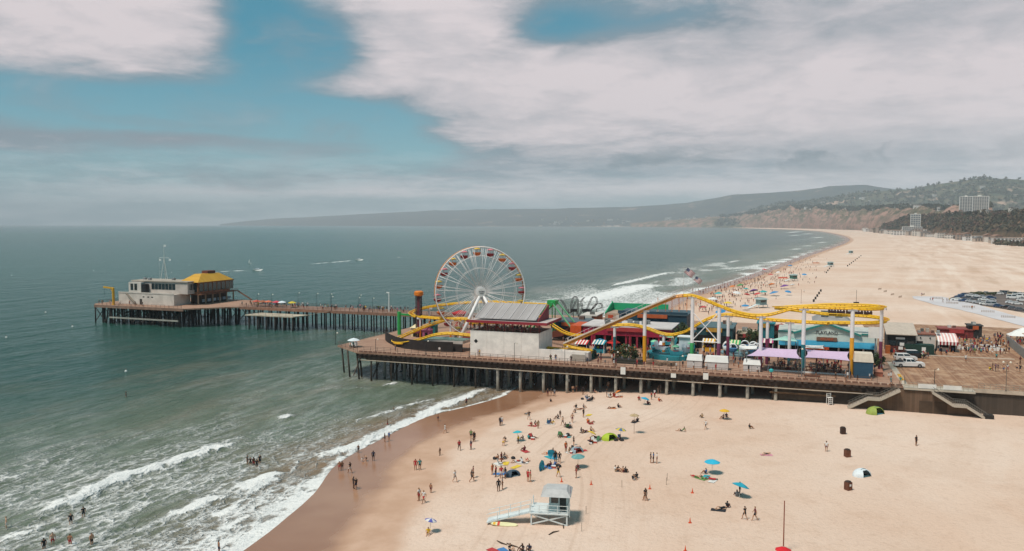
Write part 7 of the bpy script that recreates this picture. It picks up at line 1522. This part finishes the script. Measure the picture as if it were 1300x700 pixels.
for k, (x, y, lb) in enumerate(((966, 391, 'pale lifeguard tower amid umbrellas on the far beach'), (1007, 357, 'green lifeguard tower beyond the orange awning'), (1054, 339, 'grey lifeguard tower beside a row of dark bins'), (1080, 323, 'tiny lifeguard tower on the distant sand'))):
    g = G(x, y); o = thing('far_lifeguard_tower', lb, 'lifeguard tower', g, .3); cmx = M('8fa5a2' if k != 1 else '5a8a78', .7, .15)
    MB().box(-2.6, 2.6, -2, 2, 1.4, 1.55).build('deck', palew, o); MB().box(-1.6, 2.0, -1.5, 1.7, 1.552, 3.9).build('cabin', cmx, o); MB().hexa([(-2.6, -2.4, 3.91), (2.6, -2.4, 3.91), (2.6, 2.4, 3.91), (-2.6, 2.4, 3.91)], [(-1.4, -1, 4.6), (1.4, -1, 4.6), (1.4, 1, 4.6), (-1.4, 1, 4.6)]).build('roof', M('9aa5a0', .7, .1), o); MB().box(-1.2, 1.4, -1.55, -1.505, 2.6, 3.5).build('window', GLASS, o)
    for a in (-2.3, 2.3):
        for b in (-1.7, 1.7): MB().box(a - .1, a + .1, b - .1, b + .1, -.3, 1.39).build('leg', palew, o)
    MB().beam((-2.6, 0, 1.45), (-7, -.5, 0.05), 1.4, .12).build('ramp', palew, o)
# rows of dark bins on the sand
binm = MB().lathe([(.45, -.1), (.5, 1.1), (.3, 1.3)], 8).mesh('bin'); binm.materials.append(M('2a2624', .8, .2))
for i in range(5): t = i / 4; tag(link('sand_bin', binm, None, G(1033 + 9 * t, 383.5 - 13 * t)), 'dark bin in the row beyond the yellow coaster', 'bin', 'dark bins in a row on the far sand')
for i in range(5): t = i / 4; tag(link('sand_bin', binm, None, G(1049 + 8 * t, 347 - 10 * t)), 'dark bin in the row by the grey lifeguard tower', 'bin', 'dark bins by the grey lifeguard tower')
for i in range(8): t = i / 7; tag(link('sand_bin', binm, None, G(1076 + 17 * t, 338.5 - 13 * t)), 'dark bin in the long distant row on the sand', 'bin', 'dark bins in the distant row')
g = G(1071, 371); g2 = G(1026, 409); o = thing('volleyball_post', 'thin dark tall post standing alone on the far sand', 'post', G(1087, 386)); MB().tube([(0, 0, -.3), (0, 0, 6.5)], .07, 6).build('post', BLACK, o); MB().box(-1.2, 1.2, -.3, .3, 0, .9).build('footing', M('3a302a', .9, .2), o)
o = thing('volleyball_post', 'thin rusty tall post by the far umbrellas', 'post', G(1017, 385)); MB().tube([(0, 0, -.3), (0, 0, 6.5)], .06, 6).build('post', M('7a4634', .8, .2), o); MB().lathe([(.3, -.05), (.25, .1)], 8).build('footing', M('5a4a40', .9, .2), o)
# ---- path, car park
def sheet(name, label, px, lift, mat, cat=None):
    pts = [G(x, y) for x, y in px]; n = 14; b = MB(); vs = []
    # quad strip between the first half (one side) and second half (other side)
    h = len(pts) // 2; s1, s2 = pts[:h], pts[h:][::-1]
    def samp(s, t): k = t * (len(s) - 1); i = min(int(k), len(s) - 2); return s[i].lerp(s[i + 1], k - i)
    for i in range(n * 2 + 1):
        for j in range(9): q = samp(s1, i / (2 * n)).lerp(samp(s2, i / (2 * n)), j / 8); vs.append((q.x, q.y, ground_z(q.x, q.y) + lift))
    m = len(vs); fs = [(i * 9 + j, (i + 1) * 9 + j, (i + 1) * 9 + j + 1, i * 9 + j + 1) for i in range(2 * n) for j in range(8)]
    b.add(vs, fs); o = b.build(name, mat); tag(o, label, kind='structure'); return o
sheet('beach_path', 'pale concrete path curving across the sand past the car park', [(1158, 376.5), (1195, 377), (1232, 384), (1270, 396), (1310, 407), (1310, 417), (1262, 405), (1220, 394), (1185, 387), (1160, 379.5)], .10, M('c9c0be', .85, .1, .05))
sheet('car_park', 'small asphalt car park on the sand full of parked cars', [(1205, 379.5), (1245, 388), (1310, 399), (1310, 372), (1262, 371), (1222, 372)], .14, M('6b5d55', .9, .2, .1))
cb = [(-2.2, .3), (2.2, .3), (2.25, .62), (2.1, .88), (.95, .98), (-1.5, 1.0), (-2.2, .9), (-2.25, .6)]
CARC = [('white', 'dad6d2'), ('white', 'd5d0cc'), ('white', 'dcdad6'), ('white', 'd8d8d8'), ('silver', 'b3b3b5'), ('silver', 'a3a3a5'), ('black', '1c1c1f'), ('grey', '5a5a5e'), ('blue', '2f4668'), ('tan', '9a8a72')]
base_car = vehicle('parked_car', 'white hatchback parked in the beach car park', cb, [(-1.9, .95), (-1.35, 1.5), (.25, 1.5), (1.05, .95)], 4.5, 1.8, M('dad6d2', .3, .05), (-1.35, 1.4), group='cars in the beach car park')
van = vehicle('parked_van', 'white van parked in the beach car park', [(-2.6, .35), (2.6, .35), (2.65, .8), (2.4, 1.2), (-2.6, 1.25), (-2.65, .7)], [(-2.6, 1.2), (-2.5, 2.2), (1.5, 2.2), (2.3, 1.2)], 5.2, 2.0, M('dad6d2', .3, .05), (-1.7, 1.7), group='cars in the beach car park', cat='van')
tree_c, tree_v = flat(base_car), flat(van); first = True; kc = random.Random(2)
spots = [(x, 381.5 + (x - 1213) * .165 + kc.uniform(-.3, .3)) for x in range(1214, 1300, 9)] + [(x, 378 + (x - 1215) * .13) for x in range(1218, 1262, 10)] + [(x, 375.5 + (x - 1215) * .10) for x in range(1222, 1262, 9)] + [(1283, 386), (1291, 387.5), (1297, 383), (1285, 380), (1292, 378.5), (1286, 376), (1296, 375), (1268, 374.5), (1276, 374.5), (1245, 374), (1253, 374)]
for i, (x, y) in enumerate(spots):
    isv = kc.random() < .14; nm, hx = kc.choice(CARC); g = G(x, y); g.z += .15; rz = kc.choice((0, math.pi)) + kc.uniform(-.08, .08) - .5
    lb = f'{nm} van parked in the beach car park' if isv else f'{nm} hatchback parked in the beach car park'
    o = copy_tree(van if isv else base_car, g, rz, lb, 'cars in the beach car park', tree_v if isv else tree_c)
    for ch in o.children:
        if ch.name.split('.')[0] in ('body', 'cabin'): ch.material_slots[0].link = 'OBJECT'; ch.material_slots[0].material = M(hx, .3, .05)
for t_ in (tree_c, tree_v):
    for q in t_[::-1]: bpy.data.objects.remove(q)
for i, (x, y) in enumerate(((1209, 386), (1230, 391), (1254, 397), (1280, 404), (1190, 380), (1172, 375), (1143, 378), (1133, 375), (1124, 371), (1117, 368))):
    g = G(x, y); o = thing('sand_fence', 'short weathered sand fence beside the beach path', 'fence', g, -.5 if i < 5 else .8, 'sand fences on the beach')
    for k in range(8): MB().box(-2.4 + k * .65, -2.28 + k * .65, -.03, .03, -.2, .95 + .05 * (k % 2)).build('picket', M('8a6a4e', .9, .2), o)
    for z in (.35, .75): MB().box(-2.45, 2.4, .032, .06, z - .04, z + .04).build('rail', M('8a6a4e', .9, .2), o)
for i, (x, y) in enumerate(((1170, 376.5), (1181, 382), (1184, 383), (1197, 384.5), (1202, 383), (1205, 383), (1234, 393))):
    crowd_g = G(x, y); person(crowd_g, 'walk', 'on the beach path', 'people on the beach path')
# low bushes round the car park
for k, (x, y) in enumerate(((1236, 376), (1243, 375.5), (1250, 376), (1257, 376.5), (1262, 376.5))): shrub(0, 0, 2.6, 2.6, 'dark low bush edging the beach car park', 40 + k, 0, 'car_park_bush', False, 260, loc=G(x, y))['group'] = 'bushes edging the car park'
# ---- houses ---------------------------------------------------------------
HW_ = [M('cfc6bc', .8, .1, .3), M('b7a596', .8, .1, .3), M('d8d3cd', .8, .1, .3), M('a08c7e', .8, .12, .3)]; HR_ = [M('8c6a58', .85, .15, .3), M('77716c', .85, .15, .3), M('a88f80', .85, .15, .3)]
def house_mesh(w, d, h, k, flatr):
    b = MB(); b.m = 0; b.box(-w / 2, w / 2, -d / 2, d / 2, -6, h)
    b.m = 1
    if flatr: b.box(-w / 2 - .3, w / 2 + .3, -d / 2 - .3, d / 2 + .3, h + .01, h + .5)
    else: b.side([(-w / 2 - .5, h + .01), (w / 2 + .5, h + .01), (0, h + w * .24)], -d / 2 - .4, d / 2 + .4)
    b.m = 2; n = max(2, int(w / 4)); st_ = max(1, int(h / 3.2))
    for s in range(st_):
        for i in range(n): x = -w / 2 + (i + .5) * w / n; b.box(x - w / n * .28, x + w / n * .28, -d / 2 - .08, -d / 2 - .01, s * h / st_ + .9, (s + 1) * h / st_ - .6)
    me = b.mesh('house'); me.materials.append(HW_[k % 4]); me.materials.append(HR_[k % 3]); me.materials.append(M('6f6a66', .5, .2, .3)); return me
HM = [house_mesh(*a) for a in ((12, 10, 6.5, 0, True), (14, 10, 6, 1, False), (18, 12, 7, 2, True), (11, 12, 9.5, 3, False), (24, 12, 7, 2, True), (16, 11, 10, 0, True))]
HN = ['pale flat roofed house', 'beige gabled house', 'wide white flat roofed house', 'tall tan gabled house', 'long white flat roofed building', 'three storey pale house']
hr_ = random.Random(9)
def put_house(p, sc, where, group, k=None):
    k = hr_.randrange(6) if k is None else k; o = link('house', HM[k], None, p, math.atan2(-p.x, p.y) * .7 + hr_.uniform(-.4, .4)); o.scale = (sc, sc, sc); tag(o, f'{HN[k]} {where}', 'house', group)
for i in range(46):       # along the back of the beach
    x = 1098 + i * 4.3 + hr_.uniform(-1.5, 1.5); base = np.interp(x, [1098, 1128, 1150, 1185, 1215, 1250, 1300], [4100, 2900, 2650, 2270, 1960, 1720, 1470]) - hr_.uniform(0, 60) ** 1.25
    X = (x - 650) / 1000 * base; put_house(Vector((X, base, 3.0)), hr_.uniform(1.1, 1.7) * (1.5 if x < 1180 else 1), 'standing at the foot of the bluff', 'houses at the foot of the bluff')
def on_hill(H, fx, fj):
    X, Y, Z = H['X'], H['Y'], H['Z']; i = min(int(fx * (X.shape[0] - 1)), X.shape[0] - 2); j = min(int(fj / 1.6 * (X.shape[1] - 1)), X.shape[1] - 2)
    return Vector((X[i, j], Y[i, j], Z[i, j]))
for i in range(60): put_house(on_hill(HILLS['mid'], hr_.uniform(.05, .62), hr_.uniform(.15, .85)), hr_.uniform(1.3, 2.4), 'on the green mountain slope', 'houses on the mountain slope')
for i in range(46): put_house(on_hill(HILLS['cliff'], hr_.uniform(.1, .98), hr_.uniform(1.0, 1.5)), hr_.uniform(1.0, 1.9), 'on top of the pink cliffs', 'houses on the clifftop')
for i in range(118): put_house(on_hill(HILLS['far'], hr_.uniform(.33, .74), hr_.uniform(.02, .30)), hr_.uniform(1.6, 3.3), 'on the hazy far shore', 'houses on the far shore')
for i in range(10): put_house(on_hill(HILLS['bluff'], hr_.uniform(.05, .4), hr_.uniform(1.0, 1.3)), hr_.uniform(.9, 1.3), 'on top of the wooded bluff', 'houses on the bluff')
def tower(name, label, x, yb, yt, Y, wpx, dep, floors, bays, ends=True):
    c = D(x, yb, Y); w = wpx / 1000 * Y; h = (yb - yt) / 1000 * Y; o = thing(name, label, 'apartment building', c, math.atan2(-c.x, c.y) * .8)
    MB().box(-w / 2, w / 2, 0, dep, -15, h).build('wall', M('c9c2ba', .8, .08, .05), o); MB().box(-w / 2 - .5, w / 2 + .5, -.5, dep + .5, h + .01, h + 1.5).build('roof', M('d5d0c8', .8, .08, .05), o)
    MB().box(-w * .1, w * .1, dep * .3, dep * .7, h + 1.51, h + 5).build('plant_room', M('d5d0c8', .8, .08, .05), o)
    bw = w / bays; wm_ = MB().box(-bw * .36, bw * .36, -.6, -.02, -h / floors * .30, h / floors * .30).mesh('window_bay'); wm_.materials.append(M('5a6066', .4, .15, .1))
    for f in range(floors):
        for b in range(bays): link('window_bay', wm_, o, (-w / 2 + (b + .5) * bw, 0, (f + .5) * h / floors))
    for k in ((-1, 1) if ends else ()): MB().box(k * w / 2 - .8, k * w / 2 + .8, -2.0, -.62, -15, h + .5).build('end_pier', M('d8d4ce', .8, .06, .05), o)
    return o
tower('apartment_tower', 'pale slab apartment tower on the left of a pair above the bluff', 1226, 271, 250.5, 2350, 14, 16, 11, 5); tower('apartment_tower', 'wider pale slab apartment tower on the right of a pair above the bluff', 1243, 270, 250, 2380, 20, 16, 11, 8)
tower('white_apartment_block', 'white mid rise block between the cliffs and the bluff', 1162, 291, 272.5, 2600, 11, 14, 7, 4); tower('white_terrace_block', 'low white terraced block at the foot of the mid rise', 1158, 294, 288.5, 2560, 22, 18, 3, 9)
# ---- brush on the bluff and cliff top: a wood that reads as one mass -----------
def wood(name, label, H, n, fx, fj, size, seed, hexes, extra=()):
    r = np.random.RandomState(seed); X, Y, Z = H['X'], H['Y'], H['Z']; vs, fs, mi = [], [], []
    pts = []
    for _ in range(n):
        a = r.uniform(*fx) * (X.shape[0] - 1.001); b = r.uniform(*fj) / 1.6 * (X.shape[1] - 1.001); i, j = int(a), int(b); s, t = a - i, b - j
        q = lambda M_: (M_[i, j] * (1 - s) + M_[i + 1, j] * s) * (1 - t) + (M_[i, j + 1] * (1 - s) + M_[i + 1, j + 1] * s) * t
        pts.append((q(X), q(Y), q(Z)))
    pts += list(extra)
    for k, (x, y, z) in enumerate(pts):
        s0 = size * r.uniform(.5, 1.35) * (y / 2000.0) ** .5; m = r.randint(len(hexes))
        for _ in range(20):
            d = r.normal(size=3); d /= np.linalg.norm(d); d[2] = abs(d[2]) * 1.1; c = np.array([x, y, z + .2 * s0]) + d * s0 * r.uniform(.35, 1.0)
            t = r.normal(size=3); t /= np.linalg.norm(t); w_ = np.cross(t, r.normal(size=3)); w_ /= np.linalg.norm(w_) + 1e-6; e = s0 * r.uniform(.25, .5); o = len(vs)
            vs += [tuple(c - t * e), tuple(c + w_ * e * .8), tuple(c + t * e), tuple(c - w_ * e * .8)]; fs.append((o, o + 1, o + 2, o + 3)); mi.append(m)
    me = bpy.data.meshes.new(name); me.from_pydata(vs, [], fs); me.polygons.foreach_set('material_index', mi)
    for hx in hexes: me.materials.append(M(hx, .9, .3, .05))
    tag(link(name, me), label, 'woodland', kind='stuff')
ex = []
er_ = np.random.RandomState(4)
for _ in range(260):
    x = er_.uniform(1185, 1330); Yb = np.interp(x, [1185, 1215, 1250, 1300, 1330], [2300, 1960, 1700, 1430, 1320]) - abs(er_.normal()) * 45; ex.append(((x - 650) / 1000 * Yb, Yb, 3.0))
for _ in range(120):
    x = er_.uniform(1262, 1330); Yb = np.interp(x, [1262, 1300, 1330], [1500, 1330, 1250]) - abs(er_.normal()) * 40; ex.append(((x - 650) / 1000 * Yb, Yb, 3.0))
wood('bluff_woodland', 'dark brown green brush and trees covering the bluff', HILLS['bluff'], 2600, (0.02, .75), (.12, 1.12), 6.5, 3, ['4a4735', '5c5240', '66563f', '6e5446', '3f4230'], ex)
wood('clifftop_woodland', 'dark trees along the top of the pink cliffs', HILLS['cliff'], 1500, (.25, 1.0), (.95, 1.5), 8, 5, ['3a4030', '4a4a36', '444030'])
wood('slope_woodland', 'scattered dark trees on the mountain slope', HILLS['mid'], 1800, (.03, .7), (.08, 1.0), 9, 6, ['434a39', '525541', '5a5443'])
# ---- small craft, buoys, birds on the water ------------------------------------
def buoy(x, y, label):
    p = P(x, y, 0); o = thing('mooring_buoy', label, 'buoy', p, 0, 'buoys off the pier'); o.scale = (.5, .5, .5); MB().lathe([(.1, -.4), (.6, -.1), (.7, .3), (.4, .8), (.05, .9)], 10).build('float', WHT, o); MB().tube([(0, 0, .85), (0, 0, 1.8)], .05, 5).build('staff', M('b0452f', .6, .1), o)
for x, y in ((119, 344), (8, 429), (92, 415), (58, 397), (160, 472), (15, 350), (240, 337), (218, 346)): buoy(x, y, 'small white buoy floating off the pier head')
for x, y, lb in ((327, 343.6, 'small white motorboat drawing a short wake'), (456, 330.5, 'white speedboat at the head of a long wake')):
    p = P(x, y, 0); o = thing('motorboat', lb, 'boat', p, -.1); MB().hexa([(-4, -1.0, -.3), (3.0, -1.0, -.3), (3.0, 1.0, -.3), (-4, 1.0, -.3)], [(-4.2, -1.4, 1.0), (5.2, -.15, 1.3), (5.2, .15, 1.3), (-4.2, 1.4, 1.0)]).build('hull', WHT, o); MB().hexa([(-1.5, -.9, 1.05), (1.5, -.8, 1.1), (1.5, .8, 1.1), (-1.5, .9, 1.05)], [(-1.2, -.7, 2.0), (.6, -.6, 2.0), (.6, .6, 2.0), (-1.2, .7, 2.0)]).build('cabin', M('c9ccd0', .4, .1), o); MB().box(-.9, .4, -.75, -.71, 1.4, 1.85).build('window', GLASS, o)
p = P(317, 334.5, 0); o = thing('sailboat', 'tiny white sailing boat beyond the long pier', 'boat', p, .2); o.scale = (.5, .5, .5); MB().hexa([(-3, -.7, -.3), (2.5, -.7, -.3), (2.5, .7, -.3), (-3, .7, -.3)], [(-3.2, -1, .8), (4, -.1, .9), (4, .1, .9), (-3.2, 1, .8)]).build('hull', WHT, o); MB().tube([(0, 0, .8), (0, 0, 9)], .07, 5).build('mast', STEEL, o); MB().add([(-.1, 0, 1.4), (-3.0, .3, 1.5), (-.1, 0, 8.8), (-.1, .04, 1.4), (-3.0, .34, 1.5), (-.1, .04, 8.8)], [(0, 1, 2), (5, 4, 3)]).build('sail', WHT, o)

# ---- folding chairs and cool boxes among the bathers
ch_t = {}
def beach_chair(x, y, c_, hx):
    g = G(x, y); o = thing('folding_beach_chair', f'{c_} folding beach chair among the bathers below the pier', 'chair', g, cr_.random() * 6.28, 'folding chairs on the sand')
    if hx not in ch_t:
        a = MB().hexa([(-.28, -.25, .28), (.28, -.25, .28), (.28, .25, .22), (-.28, .25, .22)], [(-.28, -.25, .31), (.28, -.25, .31), (.28, .25, .25), (-.28, .25, .25)]).mesh('seat'); b = MB().hexa([(-.28, .26, .25), (.28, .26, .25), (.28, .52, .85), (-.28, .52, .85)], [(-.28, .30, .25), (.28, .30, .25), (.28, .56, .85), (-.28, .56, .85)]).mesh('backrest')
        l = MB().tube([(0, -.28, 0), (0, .3, .42), (0, .1, .45), (0, .32, 0)], .018, 4).mesh('leg_frame')
        for m in (a, b): m.materials.append(M(hx, .8, .1))
        l.materials.append(STEEL); ch_t[hx] = (a, b, l)
    a, b, l = ch_t[hx]; link('seat', a, o); link('backrest', b, o)
    for s_ in (-.3, .3): link('leg_frame', l, o, (s_, 0, 0))
ccx = [('blue', '2f5f95'), ('black', '26262a'), ('red', 'a8322f'), ('white', 'd2cec8'), ('green', '3f7048')]
for k, (zx, zy) in enumerate(((850, 160), (875, 172), (1050, 140), (1018, 146), (700, 368), (560, 340), (725, 540), (760, 552), (890, 478), (920, 470), (585, 660), (240, 600), (430, 450), (205, 640), (640, 436), (1085, 458))): c_, hx = ccx[k % 5]; beach_chair(*A(zx, zy), c_, hx)
cbx = MB().box(-.32, .32, -.2, .2, -.02, .34).mesh('box'); clid = MB().box(-.34, .34, -.22, .22, .342, .42).mesh('lid'); cbx.materials.append(M('b5483a', .5, .1)); clid.materials.append(WHT)
for zx, zy in ((868, 160), (1068, 145), (730, 560), (905, 482), (600, 668), (690, 440), (445, 458), (215, 604)):
    o = thing('cool_box', 'red cool box with white lid among the bathers', 'cool box', G(*A(zx, zy)), cr_.random() * 3, 'cool boxes on the sand'); link('box', cbx, o); link('lid', clid, o)
